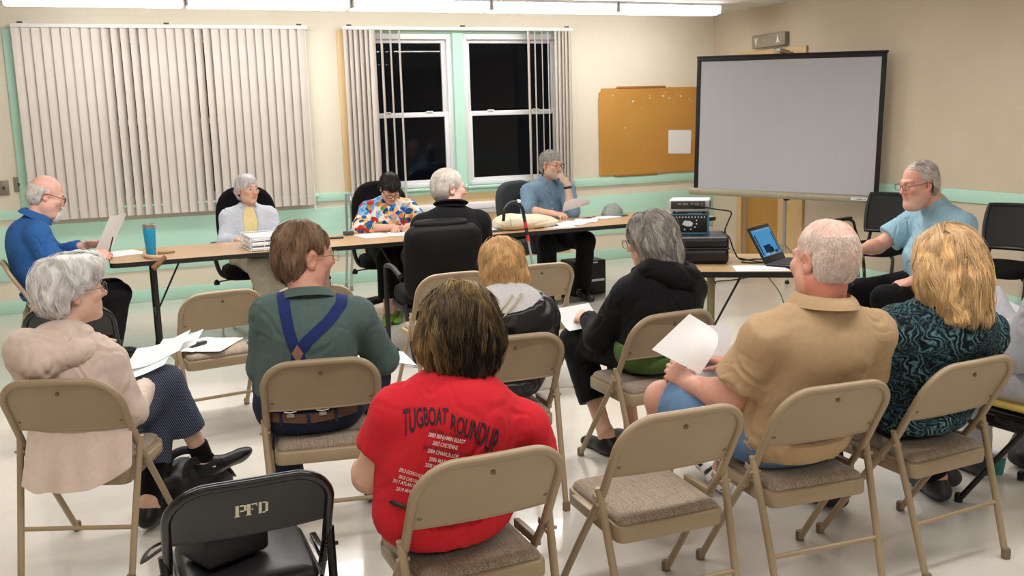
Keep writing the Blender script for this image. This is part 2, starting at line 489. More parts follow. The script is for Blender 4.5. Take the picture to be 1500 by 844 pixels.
# ------------------------------------------------------------------ windows
def glass_mat():
    m = bpy.data.materials.new('window_glass'); t = NT(m)
    tr = t.add('ShaderNodeBsdfTransparent'); gl = t.add('ShaderNodeBsdfGlossy'); mx = t.add('ShaderNodeMixShader'); fr = t.add('ShaderNodeFresnel')
    tr.inputs[0].default_value = (.93, .95, .94, 1); gl.inputs['Roughness'].default_value = .0; fr.inputs[0].default_value = 1.28
    n = t.noise(t.coord(), 1.5, 2); t.link(t.bump(n.outputs['Fac'], .02, .01), gl.inputs['Normal'])
    t.link(fr.outputs[0], mx.inputs[0]); t.link(tr.outputs[0], mx.inputs[1]); t.link(gl.outputs[0], mx.inputs[2]); t.link(mx.outputs[0], t.out.inputs[0])
    return m
M_GLASS = glass_mat()
def ring(g, x0, x1, z0, z1, wl, wr, wt, wb, y, d, bev=.004):
    g.box((x0+wl/2, y, (z0+z1)/2), (wl, d, z1-z0), bev=bev); g.box((x1-wr/2, y, (z0+z1)/2), (wr, d, z1-z0), bev=bev)
    g.box(((x0+x1)/2, y, z1-wt/2), (x1-x0-wl-wr, d, wt), bev=bev); g.box(((x0+x1)/2, y, z0+wb/2), (x1-x0-wl-wr, d, wb), bev=bev)
def window(n, op, units):
    root = tag(empty('window_%d' % n, ((op[0]+op[1])/2, YB, op[2])), kind='structure')
    ox, oz = (op[0]+op[1])/2, op[2]
    g = G(); ring(g, op[0]-.07-ox, op[1]+.07-ox, -.075, op[3]-oz+.05, .07, .07, .05, .075, -.010, .02)
    for a, b in zip(units[:-1], units[1:]): g.box(((a[1]+b[0])/2-ox, .02, (op[3]-oz)/2), (b[0]-a[1], .10, op[3]-oz))
    for s in (-1, 1): g.box((s*((op[1]-op[0])/2-.004), .1, (op[3]-oz)/2), (.008, .2, op[3]-oz))
    g.build('window_frame', M_GREEN, root)
    G().box((0, -.03, -.012), (op[1]-op[0]+.2, .10, .024), bev=.006).build('window_sill', M_GREEN, root)
    H = op[3]-oz
    for x0, x1 in units:
        x0 -= ox; x1 -= ox
        g = G(); ring(g, x0, x1, 0.0, H, .055, .055, .06, .05, .055, .09); fr = g.build('frame', M_WHITE, root)
        mid = .745
        g = G(); ring(g, x0+.05, x1-.05, mid-.012, H-.05, .05, .05, .045, .045, .075, .035); g.build('sash', M_WHITE, root)
        g = G(); ring(g, x0+.05, x1-.05, .03, mid+.03, .048, .048, .048, .05, .04, .035)
        s2 = g.build('sash', M_WHITE, root)
        g = G()
        for q in (.27, .73): g.box((x0+(x1-x0)*q, .02, mid+.036), (.07, .03, .014), bev=.005)
        g.build('sash_lock', M_WHITE, s2)
        G().box(((x0+x1)/2, .075, (mid+H)/2), (x1-x0-.16, .005, H-mid-.10)).build('pane', M_GLASS, root)
        G().box(((x0+x1)/2, .04, .39), (x1-x0-.16, .005, .68)).build('pane', M_GLASS, root)
window(1, W1, [(-.48, .63), (.73, 1.84)])
window(2, W2, [(2.46, 3.435), (3.545, 4.68)])

# ------------------------------------------------------------------ vertical blinds
M_SLAT = mat('blind_vinyl', (206, 197, 188), .5, var=.03, nscale=5, bump=.1, bscale=90)
M_RAIL = mat('blind_rail', (226, 222, 218), .35, var=.02)
M_DARK = mat('dark_clip', (70, 66, 60), .5)
def slat(g, x, y, z0, z1, ang, wd=.089):
    c, s = math.cos(ang), math.sin(ang)
    def f(u, v):
        a = (u-.5)*wd; b = .007*(1-(2*u-1)**2)
        return (x+a*c+b*s, y+a*s-b*c, z0+(z1-z0)*v)
    g.grid(f, 6, 2, .0012)
def blind(x0, x1, y, spec, label):
    root = empty('vertical_blind', ((x0+x1)/2, YB, 2.55), 0, label, 'blind'); ox = (x0+x1)/2
    g = G().box((0, y, -.012), (x1-x0, .045, .036), bev=.004)
    g.build('headrail', M_RAIL, root)
    for q in (-.47, 0, .47):
        G().box(((x1-x0)*q, y-.005, .014), (.045, .03, .014), bev=.003).build('mount_clip', M_DARK, root)
    cut = [0]+[i for i in range(1, len(spec)) if spec[i][0]-spec[i-1][0] > .5]+[len(spec)]
    for i0, i1 in zip(cut[:-1], cut[1:]):
        g = G()
        for x, a in spec[i0:i1]: slat(g, x-ox, y, -1.715, -.03, a)
        g.build('slat_panel', M_SLAT, root)
    g = G().tube([(x1-ox-.03, y-.03, -.03), (x1-ox-.03, y-.032, -1.0), (x1-ox-.03, y-.03, -1.74)], .003, 6)
    g.box((x1-ox-.03, y-.03, -1.75), (.016, .016, .05), bev=.004); g.build('pull_cord', M_RAIL, root)
    return root
random.seed(3)
sp = []
for i in range(32):
    x = -.585+i*.0795; a = rad(17+random.uniform(-2, 2))
    if i in (9, 10, 11, 12, 19, 20): a = rad(33)
    if i in (13, 18): a = rad(26)
    sp.append((x, a))
blind(-.629, 1.936, -.085, sp, 'closed vertical blind covering the left window')
sp = [(2.315+i*.052, rad(38+random.uniform(-8, 8))) for i in range(6)]
sp += [(2.67, rad(60)), (2.76, rad(64)), (2.852, rad(62)), (4.262, rad(50)), (4.335, rad(59)), (4.416, rad(63)), (4.487, rad(60))]
sp += [(4.59+i*.040, rad(40+random.uniform(-6, 6))) for i in range(5)]
blind(2.271, 4.784, -.085, sp, 'vertical blind drawn open to both ends of the right window')

# ------------------------------------------------------------------ door, sign, plates, board
root = tag(empty('door_1', (XR, (DY0+DY1)/2, 0)), kind='structure'); oy = (DY0+DY1)/2
g = G()
for y in (DY0-.045, DY1+.045): g.box((-.012, y-oy, (DZ+.09)/2), (.03, .09, DZ+.09), bev=.004)
g.box((-.012, 0, DZ+.045), (.03, DY1-DY0, .09), bev=.004); g.build('door_frame', M_TAN, root)
G().box((.07, .18, DZ/2), (.045, .595, DZ-.02), bev=.004).build('door_leaf', M_DOOR, root)
G().box((.03, -.305, DZ/2), (.05, .35, DZ-.02), bev=.004).build('side_panel', M_TAN, root)
G().lathe([(.026, 0), (.026, .01), (.012, .014), (.012, .03), (.028, .04), (.03, .055), (.02, .066)], (.045, -.06, 1.0), 16, roty(-PI/2)).build('door_knob', mat('brass', (170, 140, 80), .3, .9), root)

M_SIGN = mat('grey_sign', (150, 140, 122), .5, var=.05)
M_SIGNW = mat('sign_white', (232, 228, 218), .5)
s = empty('exit_sign', (XR, 8.735, 2.30), 0, 'grey sign with two white arrow darts above the door', 'sign')
G().box((-.025, 0, .055), (.05, .56, .135), bev=.006).build('panel', M_SIGN, s)
Mx = np.array([[0, 0, -1.], [-1, 0, 0], [0, 1, 0]])            # drawing plane -> wall facing -x
for yy, up in ((.205, -1), (-.165, 1)):
    p = [(0, .045*up), (.03, -.045*up), (0, -.022*up), (-.03, -.045*up)]
    if up < 0: p = p[::-1]
    G().prism(p, .003, Mx, (-.050, yy, .055)).build('arrow', M_SIGNW, s, smooth=0)
G().box((-.052, .06, .06), (.004, .02, .022), bev=.002).build('emblem', mat('sign_pale', (176, 168, 152), .5), s)
g = G().box((-.04, 0, 0), (.07, .11, .035), bev=.008); g.tube([(-.05, -.05, .0), (-.08, -.02, .03), (-.06, .05, .025)], .008, 8)
M_METAL = mat('brushed_metal', (170, 168, 160), .35, .7)
tag(g.build('door_closer', M_METAL, None, (XR-.03, 8.52, 2.235)), 'small metal door closer on the door head above the screen', 'hardware')
M_PLATE = mat('bronze_plate', (138, 130, 116), .4, .3)
for i, (x, z, lb) in enumerate(((-.705, 1.165, 'brown metal wall plate beside the left window, the whole one'), (-.83, 1.14, 'brown metal wall plate cut off by the left picture edge'))):
    p = empty('wall_plate', (x, YB, z), 0, lb, 'wall plate')
    G().box((0, -.006, 0), (.085, .012, .13), bev=.004).build('plate', M_PLATE, p)
    G().box((0, -.014, 0), (.022, .012, .03), bev=.003).build('toggle', M_DARK, p)

def cork():
    m = bpy.data.materials.new('cork'); t = NT(m); v = t.coord()
    n = t.noise(v, 240, 3); n2 = t.noise(v, 1.6, 3)
    c = t.ramp(n.outputs['Fac'], [(.3, lin((176, 126, 58))), (.7, lin((206, 154, 80)))])
    c = t.mix(.5, c, t.ramp(n2.outputs['Fac'], [(.35, lin((182, 132, 62))), (.7, lin((202, 154, 84)))]))
    t.bsdf(c, .85, 0, .1, t.bump(n.outputs['Fac'], .2, .003)); return m
b = empty('bulletin_board', (5.79, YB-.004, .96), 0, 'brown cork bulletin board on the back wall, partly behind the screen', 'bulletin board')
g = G()
poly = [(-.665, .0), (.68, -.005), (.68, .955), (-.63, .955), (-.635, .925), (-.66, .905), (-.655, .86), (-.668, .84)]
g.prism(poly, .02, rotx(PI/2), (0, 0, 0)); g.build('cork_panel', cork(), b, smooth=0)
M_BWOOD = mat('board_batten', (160, 108, 52), .6, var=.1, nscale=10, stretch=(1, 20, 20))
G().box((-.13, -.014, .963), (.62, .028, .022), bev=.003).build('batten', M_BWOOD, b)
G().box((-.2, -.014, -.012), (.55, .028, .022), bev=.003).build('batten', M_BWOOD, b)
g = G(); random.seed(5)
for i in range(20):
    x, z = random.uniform(-.5, .55), random.choice((random.uniform(.7, .9), random.uniform(.78, .9), random.uniform(.2, .9)))
    sz = random.uniform(.004, .011)
    if i < 3: sz = .016
    g.box((x, -.0215, z), (sz*1.4, .002, sz), roty(random.uniform(-1, 1)))
g.build('torn_paper_specks', M_WHITE, b, smooth=0)

M_PAPER = mat('white_paper', (236, 236, 238), .7, var=.015, nscale=40)
M_PAPER2 = mat('printed_paper', (226, 227, 232), .7, var=.02, nscale=40)
def pinned(x, z, r, lb, y):
    g = G().grid(lambda u, v: ((u-.5)*.216, -.003-.01*(1-v)**2*(u-.3)**2, (v-.5)*.279), 6, 6, .0008)
    o = g.build('paper_sheet', M_PAPER, None, (x, YB-y, z)); o.rotation_euler = (0, r, 0); tag(o, lb, 'paper')
o = G().grid(lambda u, v: ((u-.5)*.30, -.012*(1-v)**2*(u-.5)**2, (v-.5)*.262), 6, 6, .0008).build('paper_sheet', M_PAPER, None, (6.155, YB-.030, 1.30)); o.rotation_euler = (0, rad(1), 0)
tag(o, 'white sheet pinned on top on the cork board', 'paper')
o = G().grid(lambda u, v: ((u-.5)*.30, 0, (v-.5)*.262), 3, 3, .0008).build('paper_sheet', M_PAPER2, None, (6.162, YB-.0265, 1.29)); o.rotation_euler = (0, rad(3), 0)
tag(o, 'white sheet showing a thin edge beneath the upper sheet on the cork board', 'paper')

# ------------------------------------------------------------------ ceiling lights
def glow_mat():
    m = bpy.data.materials.new('lamp_diffuser'); t = NT(m)
    e = t.add('ShaderNodeEmission'); e.inputs[0].default_value = LAMP_COL; e.inputs[1].default_value = LAMP_VIS
    n = t.noise(t.coord((40, 40, 1)), 3, 1); p = t.mix(.06, LAMP_COL, t.ramp(n.outputs['Fac'], [(.4, (.8, .8, .8, 1)), (.6, (1, 1, 1, 1))]), 'MULTIPLY')
    t.link(p, e.inputs[0]); t.link(e.outputs[0], t.out.inputs[0]); return m
M_GLOW = glow_mat(); M_LAMP = mat('lamp_housing', (226, 224, 226), .4)
xs = [-2.0, -.62, .755, 2.15, 3.472, 4.81, 6.02]
names = ['second', 'third', 'fourth', 'fifth', 'sixth']
for i in range(1, 6+0):
    x0, x1 = xs[i]+.006, xs[i+1]-.006; L = x1-x0
    lb = ['leftmost fluorescent ceiling light in the row above the windows', 'fluorescent ceiling light above the gap between the two blinds, second from left',
          'fluorescent ceiling light over the right window, middle of the row', 'fluorescent ceiling light second from the right end of the row',
          'fluorescent ceiling light at the right end of the row by the corner'][i-1]
    r = empty('ceiling_light', ((x0+x1)/2, 8.87, ZC), 0, lb, 'ceiling light', 'fluorescent lights above the windows')
    g = G().box((0, 0, -.012), (L, .27, .024), bev=.004)
    for s_ in (-1, 1): g.box((s_*(L/2-.008), 0, -.05), (.016, .255, .096), bev=.004)
    g.build('housing', M_LAMP, r)
    pr = [(-.12, -.02), (-.125, -.06), (-.10, -.095), (-.06, -.104), (.06, -.104), (.10, -.095), (.125, -.06), (.12, -.02)]
    G().prism([(y, z) for y, z in pr], L-.034, np.array([[0, 0, 1.], [1, 0, 0], [0, 1, 0]]), (-(L-.034)/2, 0, 0)).build('diffuser', M_GLOW, r)
def area(x, y, sx, sy, e, c=(1, .97, .93)):
    l = bpy.data.lights.new('lamp_row', 'AREA'); l.shape = 'RECTANGLE'; l.size = sx; l.size_y = sy; l.energy = e; l.color = c
    o = bpy.data.objects.new('lamp_row', l); COL.objects.link(o); o.location = (x, y, ZC-.11); return o
for y, e in LAMP_ROWS: area(1.7, y, 6.4, .24, e)
# ================================================================== folding chairs
M_BEIGE = mat('beige_enamel', (158, 138, 110), .38, var=.04, nscale=8, spec=.5)
M_BLACKM = mat('black_enamel', (14, 14, 15), .22, var=.1, spec=.6)
M_VINYL = mat('black_vinyl', (22, 22, 23), .38, var=.15, nscale=6, bump=.15, bscale=140)
M_RUB = mat('taupe_rubber', (120, 102, 80), .6)
M_RUBK = mat('black_rubber', (16, 16, 16), .6)
M_SCREW = mat('screw_steel', (120, 105, 80), .35, .6)
def tweed():
    m = bpy.data.materials.new('tweed_upholstery'); t = NT(m); v = t.coord()
    n = t.noise(v, 420, 2, .7); n2 = t.noise(t.coord((60, 3, 3)), 3, 3, .6); n3 = t.noise(v, 9, 2)
    c = t.ramp(n.outputs['Fac'], [(.34, lin((98, 82, 66))), (.5, lin((150, 134, 116))), (.66, lin((184, 170, 152)))])
    c = t.mix(.55, c, t.ramp(n2.outputs['Fac'], [(.36, (.55, .5, .45, 1)), (.5, (1, 1, 1, 1))]), 'MULTIPLY')
    t.bsdf(c, .92, 0, .15, t.bump(n.outputs['Fac'], .35, .003), sheen=.2); return m
M_TWEED = tweed()
FZ = .0
def frame_y(z):                                                  # y of the side tube at height z
    pts = [(0, .246), (.501, -.106), (.60, -.158), (.713, -.222), (.78, -.252)]
    return float(np.interp(z, [p[0] for p in pts], [p[1] for p in pts]))
def folding_chair(black=False):
    root = empty('folding_chair')
    M = M_BLACKM if black else M_BEIGE; R = M_RUBK if black else M_RUB
    tr = .0125
    for s in (-1, 1):                                            # front legs
        p = [(s*.219, .246, .012), (s*.216, .08, .25), (s*.214, -.106, .501)]
        l = G().tube(spline(p, 5), tr, 12).build('leg', M, root)
        G().lathe([(.0125, 0), (.016, .002), (.017, .03), (.0145, .038)], (s*.219, .249, 0), 14).build('foot_cap', R, l)
        p = [(s*.204, -.25, .012), (s*.213, -.18, .25), (s*.224, -.106, .495), (s*.2245, -.104, .512)]
        l = G().tube(spline(p, 5), [.0125]*15+[.008], 12).build('leg', M, root)
        G().lathe([(.0125, 0), (.016, .002), (.017, .03), (.0145, .038)], (s*.204, -.252, 0), 14).build('foot_cap', R, l)
        g = G().box((s*.2185, -.085, .462), (.004, .085, .022), rotx(rad(14)), .002)
        g.tube([(s*.205, -.113, .470), (s*.243, -.113, .470)], .006, 8)
        g.box((s*.214, .03, .405), (.02, .16, .03), bev=.004)
        g.build('hinge_bracket', M, root)
    # back frame: inverted U
    hw, zt = .2135, (.736 if black else .768); rc = .105
    pts = []
    for z in (.495, .56, .62): pts.append((-hw, frame_y(z), z))
    for a in np.linspace(PI, PI/2, 9):
        x = -hw+rc+rc*1.0*math.cos(a); z = zt-rc*.98+rc*.98*math.sin(a); pts.append((x, frame_y(z), z))
    for x in (-.055, 0): pts.append((x, frame_y(zt)-.012*(1-(x/.11)**2), zt+.004*(1-(x/.11)**2)))
    P = pts+[(-x, y, z) for x, y, z in pts[::-1][1:]]
    G().tube(spline(P, 4), .0135, 12).build('back_frame', M, root)
    # back panel (pressed sheet, curved), with its rolled lower edge
    def outline(u):
        z0 = .566
        return z0
    def fn(u, v, off=0.):
        x = (2*u-1)*hw
        if abs(x) > hw-rc: zt_ = zt-rc*.98+rc*.98*math.sqrt(max(0, 1-((abs(x)-(hw-rc))/rc)**2))
        else: zt_ = zt+.004*(1-(x/.11)**2)
        z = .566+(zt_-.566)*v
        bow = -.020*(1-(x/hw)**2)
        return (x, frame_y(z)+bow*(.35+.65*(1-v))+.004, z)
    bk = G().grid(fn, 25, 9, .006)
    bk.tube([fn(u, 0) for u in np.linspace(.02, .98, 21)], .0055, 8)
    bk = bk.build('backrest', M, root, smooth=50)
    for x, z in (((-.186, .60), (.186, .60), (0, .722)) if not black else ()):
        v = (z-.566)/.2; q = fn(.5+x/hw/2, min(v, .8)); y = q[1]
        G().lathe([(.0075, 0), (.007, .003), (.003, .004)], (x, y-.004, z), 10, rotx(PI/2)).build('screw', M_SCREW if not black else M_METAL, bk)
    # seat pan and pad
    g = G()
    def seatpoly(ix=0.):
        o = []
        for cx, cy, a in ((.195-.05, .222-.05, 0), (-.195+.05, .222-.05, 90), (-.192+.035, -.165+.035, 180), (.192-.035, -.165+.035, 270)):
            r = (.05 if a < 180 else .035)
            for k in range(7):
                t = rad(a+15*k); o.append((cx+(r-ix)*math.cos(t), cy+(r-ix)*math.sin(t)))
        return o
    rings = []
    for ix, z in ((.012, .353), (.002, .353), (0, .358), (0, .398), (.004, .404), (.014, .405)): rings.append([(x, y, z+.012*(y > 0)*min(1, y/.1)*0+y*.02) for x, y in seatpoly(ix)])
    n = len(rings[0]); V = [p for r in rings for p in r]
    F = [(i*n+k, i*n+(k+1) % n, (i+1)*n+(k+1) % n, (i+1)*n+k) for i in range(len(rings)-1) for k in range(n)]+[tuple(range(n-1, -1, -1)), tuple((len(rings)-1)*n+k for k in range(n))]
    st = G().add(V, F).build('seat', M, root, smooth=50)
    rings = []
    for ix, z in ((.016, .400), (.012, .410), (.016, .420), (.030, .429), (.055, .434), (.10, .437), (.14, .438)): rings.append([(x, y, z+y*.02) for x, y in seatpoly(min(ix, .034))] if ix < .034 else
        [(x*(1-(ix-.034)/.19), (y-.03)*(1-(ix-.034)/.19)+.03, z+y*.02) for x, y in seatpoly(.034)])
    n = len(rings[0]); V = [p for r in rings for p in r]
    F = [(i*n+k, i*n+(k+1) % n, (i+1)*n+(k+1) % n, (i+1)*n+k) for i in range(len(rings)-1) for k in range(n)]+[tuple((len(rings)-1)*n+k for k in range(n))]
    G().add(V, F).build('seat_pad', M_VINYL if black else M_TWEED, st, smooth=60)
    t = .386
    z = .012*(1-t)+.495*t; y = -.25*(1-t)-.106*t; xx = .204*(1-t)+.224*t
    G().tube([(-xx, y, z), (xx, y, z)], .0085, 10).build('stretcher', M, root)
    return root
_first = {}
def place_chair(x, y, deg, label, black=False, group=None):
    if black not in _first: c = _first[black] = folding_chair(black)
    else: c = copy_tree(_first[black])
    c.location = (x, y, 0); c.rotation_euler = (0, 0, rad(deg))
    for k in ('group',):
        if k in c: del c[k]
    tag(c, label, 'chair', group or ('black folding chairs' if black else 'beige folding chairs')); return c
CH = dict(E=(1.543, 2.641, -.9), T=(2.131, 2.648, -3.5), B=(2.713, 2.668, 3.8), S=(.724, 3.796, -10.5), L=(-.132, 3.95, -23.),
          R=(.485, 5.545, 8.7), M=(1.493, 3.809, -4.), N=(2.355, 5.482, -.5), W=(.877, 2.549, 1.4), J=(2.266, 3.884, 2.7),
          Q=(1.02, 5.45, -9.), K=(1.785, 5.46, 2.), A=(-.43, 7.36, -84.))
lab = dict(E='empty beige folding chair with a tweed seat beside the man in the tan shirt',
  T='beige folding chair the man in the tan shirt sits on', B='beige folding chair the blonde woman in the dark leafy top sits on',
  S='beige folding chair the man with navy suspenders sits on', L='beige folding chair the woman in the cream hooded jacket sits on',
  R='empty beige folding chair with papers and a voice recorder on its seat', M='beige folding chair the woman in the white and black wrap sits on',
  N='empty beige folding chair to the right of the strawberry blonde head, near the cane', W='beige folding chair the woman in the red lettered T-shirt sits on',
  J='beige folding chair the woman in the black hooded jacket sits on', Q='beige folding chair mostly hidden behind the man with navy suspenders',
  K='beige folding chair mostly hidden behind the strawberry blonde and brown heads', A='beige folding chair the man in the blue shirt sits on at the table end')
for k, (x, y, a) in CH.items(): place_chair(x, y, a, lab[k])
P_CH = (.275, 2.729, .7); V_CH = (-.213, 5.687, -6.3)
pc = place_chair(*P_CH, 'black folding chair with stencilled letters and a bag on its seat', True)
place_chair(*V_CH, 'empty black folding chair behind the white-haired woman in the cream jacket', True)
X_CH = (3.447, 2.677, 8.)
place_chair(*X_CH, 'black folding chair under the person in grey at the right picture edge', True)
# stencilled letters on the back of the black chair
M_STEN = mat('stencil_paint', (216, 214, 190), .6, var=.1, nscale=80)
def text_mesh(txt, size, sx=1., bold=0., spacing=1.):
    c = bpy.data.curves.new('t', 'FONT'); c.body = txt; c.size = size; c.align_x = 'CENTER'; c.fill_mode = 'FRONT'; c.offset = bold; c.space_character = spacing; c.resolution_u = 4
    o = bpy.data.objects.new('t', c); COL.objects.link(o)
    me = bpy.data.meshes.new_from_object(o.evaluated_get(bpy.context.evaluated_depsgraph_get()))
    V = np.array([v.co[:] for v in me.vertices]).reshape(-1, 3); F = [tuple(p.vertices) for p in me.polygons]
    bpy.data.objects.remove(o); bpy.data.curves.remove(c); bpy.data.meshes.remove(me)
    V[:, 0] *= sx; return V, F
def tri_fine(V, F, mx):
    bm = bmesh.new(); vs = [bm.verts.new(v) for v in V]
    for f in F:
        try: bm.faces.new([vs[i] for i in f])
        except ValueError: pass
    bmesh.ops.triangulate(bm, faces=bm.faces[:])
    for _ in range(5):
        e = [q for q in bm.edges if q.calc_length() > mx]
        if not e: break
        bmesh.ops.subdivide_edges(bm, edges=e, cuts=1); bmesh.ops.triangulate(bm, faces=bm.faces[:])
    bm.verts.index_update(); V = np.array([v.co[:] for v in bm.verts]); F = [tuple(v.index for v in f.verts) for f in bm.faces]; bm.free(); return V, F
bk = [c for c in pc.children if c.name.startswith('backrest')][0]
def stencil(g, ch, x0):
    s = .046                                                    # slab strokes with stencil gaps
    R_ = lambda x, z, w_, h_: [(x, z), (x+w_, z), (x+w_, z+h_), (x, z+h_)]
    if ch == 'P': polys = [R_(0, 0, .010, .046), R_(-.003, 0, .016, .004), R_(.0125, .040, .012, .006), R_(.0125, .019, .012, .006), R_(.024, .021, .008, .023)]
    if ch == 'F': polys = [R_(0, 0, .010, .046), R_(-.003, 0, .016, .004), R_(.0125, .040, .016, .006), R_(.0265, .034, .003, .008), R_(.0125, .021, .005, .005)]
    if ch == 'D': polys = [R_(0, 0, .009, .046), R_(.0115, .040, .008, .006), R_(.0115, 0, .008, .006), R_(.0195, .004, .008, .038)]
    for p in polys:
        for (a, b) in [(0, 0)]:
            V = [(-(x0+x*.9), 0, z*.85-.010) for x, z in p]
            g.append(V)
quads = []
for ch, x0 in (('P', -.040), ('F', -.010), ('D', .020)): stencil(quads, ch, x0)
bv = BVHTree.FromPolygons([v.co for v in bk.data.vertices], [tuple(p.vertices) for p in bk.data.polygons])
g = G()
for q in quads:
    o = []
    for x, y, z in q:
        hit = bv.ray_cast(Vector((-x, -.6, .640+z)), Vector((0, 1, 0)))
        o.append((-x, (hit[0].y if hit[0] else -.2)-.0012, .640+z))
    g.add(o, [(0, 1, 2, 3)])
g.build('stencil_lettering', M_STEN, bk, smooth=0)

# ================================================================== tables
def lam(name, c1, c2):
    m = bpy.data.materials.new(name); t = NT(m); v = t.coord((3, 40, 40)); n = t.noise(v, 2.5, 4, .6); n2 = t.noise(t.coord(), 1.5, 2)
    c = t.ramp(n.outputs['Fac'], [(.3, lin(c1)), (.7, lin(c2))]); t.bsdf(c, .32, 0, .5, t.bump(n2.outputs['Fac'], .02, .004)); return m
M_TOP = lam('oak_laminate', (186, 150, 112), (200, 166, 128)); M_TOP2 = lam('tan_laminate', (164, 136, 96), (178, 150, 108))
M_EDGE = mat('black_edge_band', (14, 13, 13), .45)
M_LEG = mat('bronze_tube', (126, 116, 84), .4, .3); M_LEGK = mat('black_tube', (20, 20, 20), .4)
def folding_table(L, Wd, x, y, deg, label, top, legm, z=.74, inset=.28):
    r = empty('folding_table', (x, y, 0), rad(deg), label, 'table')
    g = G().prism(rrect(L, Wd, .05), .012, c=(0, 0, z-.012)); tp = g.build('table_top', top, r, smooth=40)
    G().prism(rrect(L+.008, Wd+.008, .054), .032, c=(0, 0, z-.0335)).build('edge_band', M_EDGE, tp, smooth=40)
    for s in (-1, 1):
        xx = s*(L/2-inset)
        for q in (-1, 1):
            l = G().tube([(xx, q*(Wd/2-.09), .012), (xx, q*(Wd/2-.10), z-.035)], .0155, 12).build('leg', legm, r)
            G().lathe([(.014, 0), (.02, .003), (.02, .03), (.016, .036)], (xx, q*(Wd/2-.09), 0), 12).build('foot_cap', M_RUBK, l)
        g = G().tube([(xx, -(Wd/2-.095), .30), (xx, Wd/2-.095, .30)], .010, 8); g.tube([(xx, -(Wd/2-.1), z-.05), (xx, Wd/2-.1, z-.05)], .013, 8)
        g.build('cross_bar', legm, r)
        G().tube([(xx, -.03, .31), (xx-s*.20, -.02, z-.04)], .007, 8).build('brace', M_LEGK, r)
    return r
folding_table(2.43, .765, 1.20, 7.465, 0, 'long oak-topped folding table at left with a blue tumbler and letter tray on it', M_TOP, M_LEGK)
folding_table(2.43, .765, 3.655, 7.485, 1.2, 'long oak-topped folding table at right with the cane, tote bag and grey cap', M_TOP, M_LEG)
SD = rad(-32.3); sx, sy = math.cos(SD), math.sin(SD)             # side table: front-left corner and direction
FLC = A3(3.065, 4.735, 0); NV = A3(-sy, sx, 0); DV = A3(sx, sy, 0)
def side(u, v, z=.74): q = FLC+DV*u+NV*v; return A3(q[0], q[1], z)
c = side(.465, .36)
folding_table(.93, .72, c[0], c[1], math.degrees(SD), 'tan folding table holding the projector case and laptop', M_TOP2, M_LEG, inset=.12)
# ================================================================== desk chairs
M_FAB = mat('black_office_fabric', (17, 17, 19), .85, var=.2, nscale=120, bump=.2, bscale=400, spec=.15)
M_LEATH = mat('black_leather', (9, 9, 10), .6, spec=.2, var=.15, nscale=8, bump=.12, bscale=160)
M_GFAB = mat('charcoal_fabric', (44, 50, 52), .8, var=.12, nscale=120, bump=.2, bscale=400)
M_PLAS = mat('black_plastic', (18, 18, 19), .45)
def cushion(name, w_, d_, t_, m, par, c, R=None, p=4., crown=.02):
    """upholstered slab: superellipse outline w x d, thickness t, soft edges"""
    n = 36; rings = []
    for q, z in ((.86, -.5), (.96, -.42), (1, -.15), (1, .15), (.96, .40), (.86, .52), (.6, .60), (.3, .63)):
        r = []
        for k in range(n):
            a = 2*PI*k/n; ca, sa = math.cos(a), math.sin(a)
            e = (abs(ca)**p+abs(sa)**p)**(-1/p)
            x, y = ca*e*w_/2*q, sa*e*d_/2*q
            r.append((x, y, z*t_+(crown*(1-(x/w_*2)**2)*(1-(y/d_*2)**2) if z > .3 else 0)))
        rings.append(r)
    V = np.array([q for r in rings for q in r]); m_ = len(rings)
    F = [(i*n+k, i*n+(k+1) % n, (i+1)*n+(k+1) % n, (i+1)*n+k) for i in range(m_-1) for k in range(n)]+[tuple(range(n-1, -1, -1)), tuple((m_-1)*n+k for k in range(n))]
    if R is not None: V = V@np.asarray(R).T
    return G().add(V+np.asarray(c), F).build(name, m, par, smooth=60)
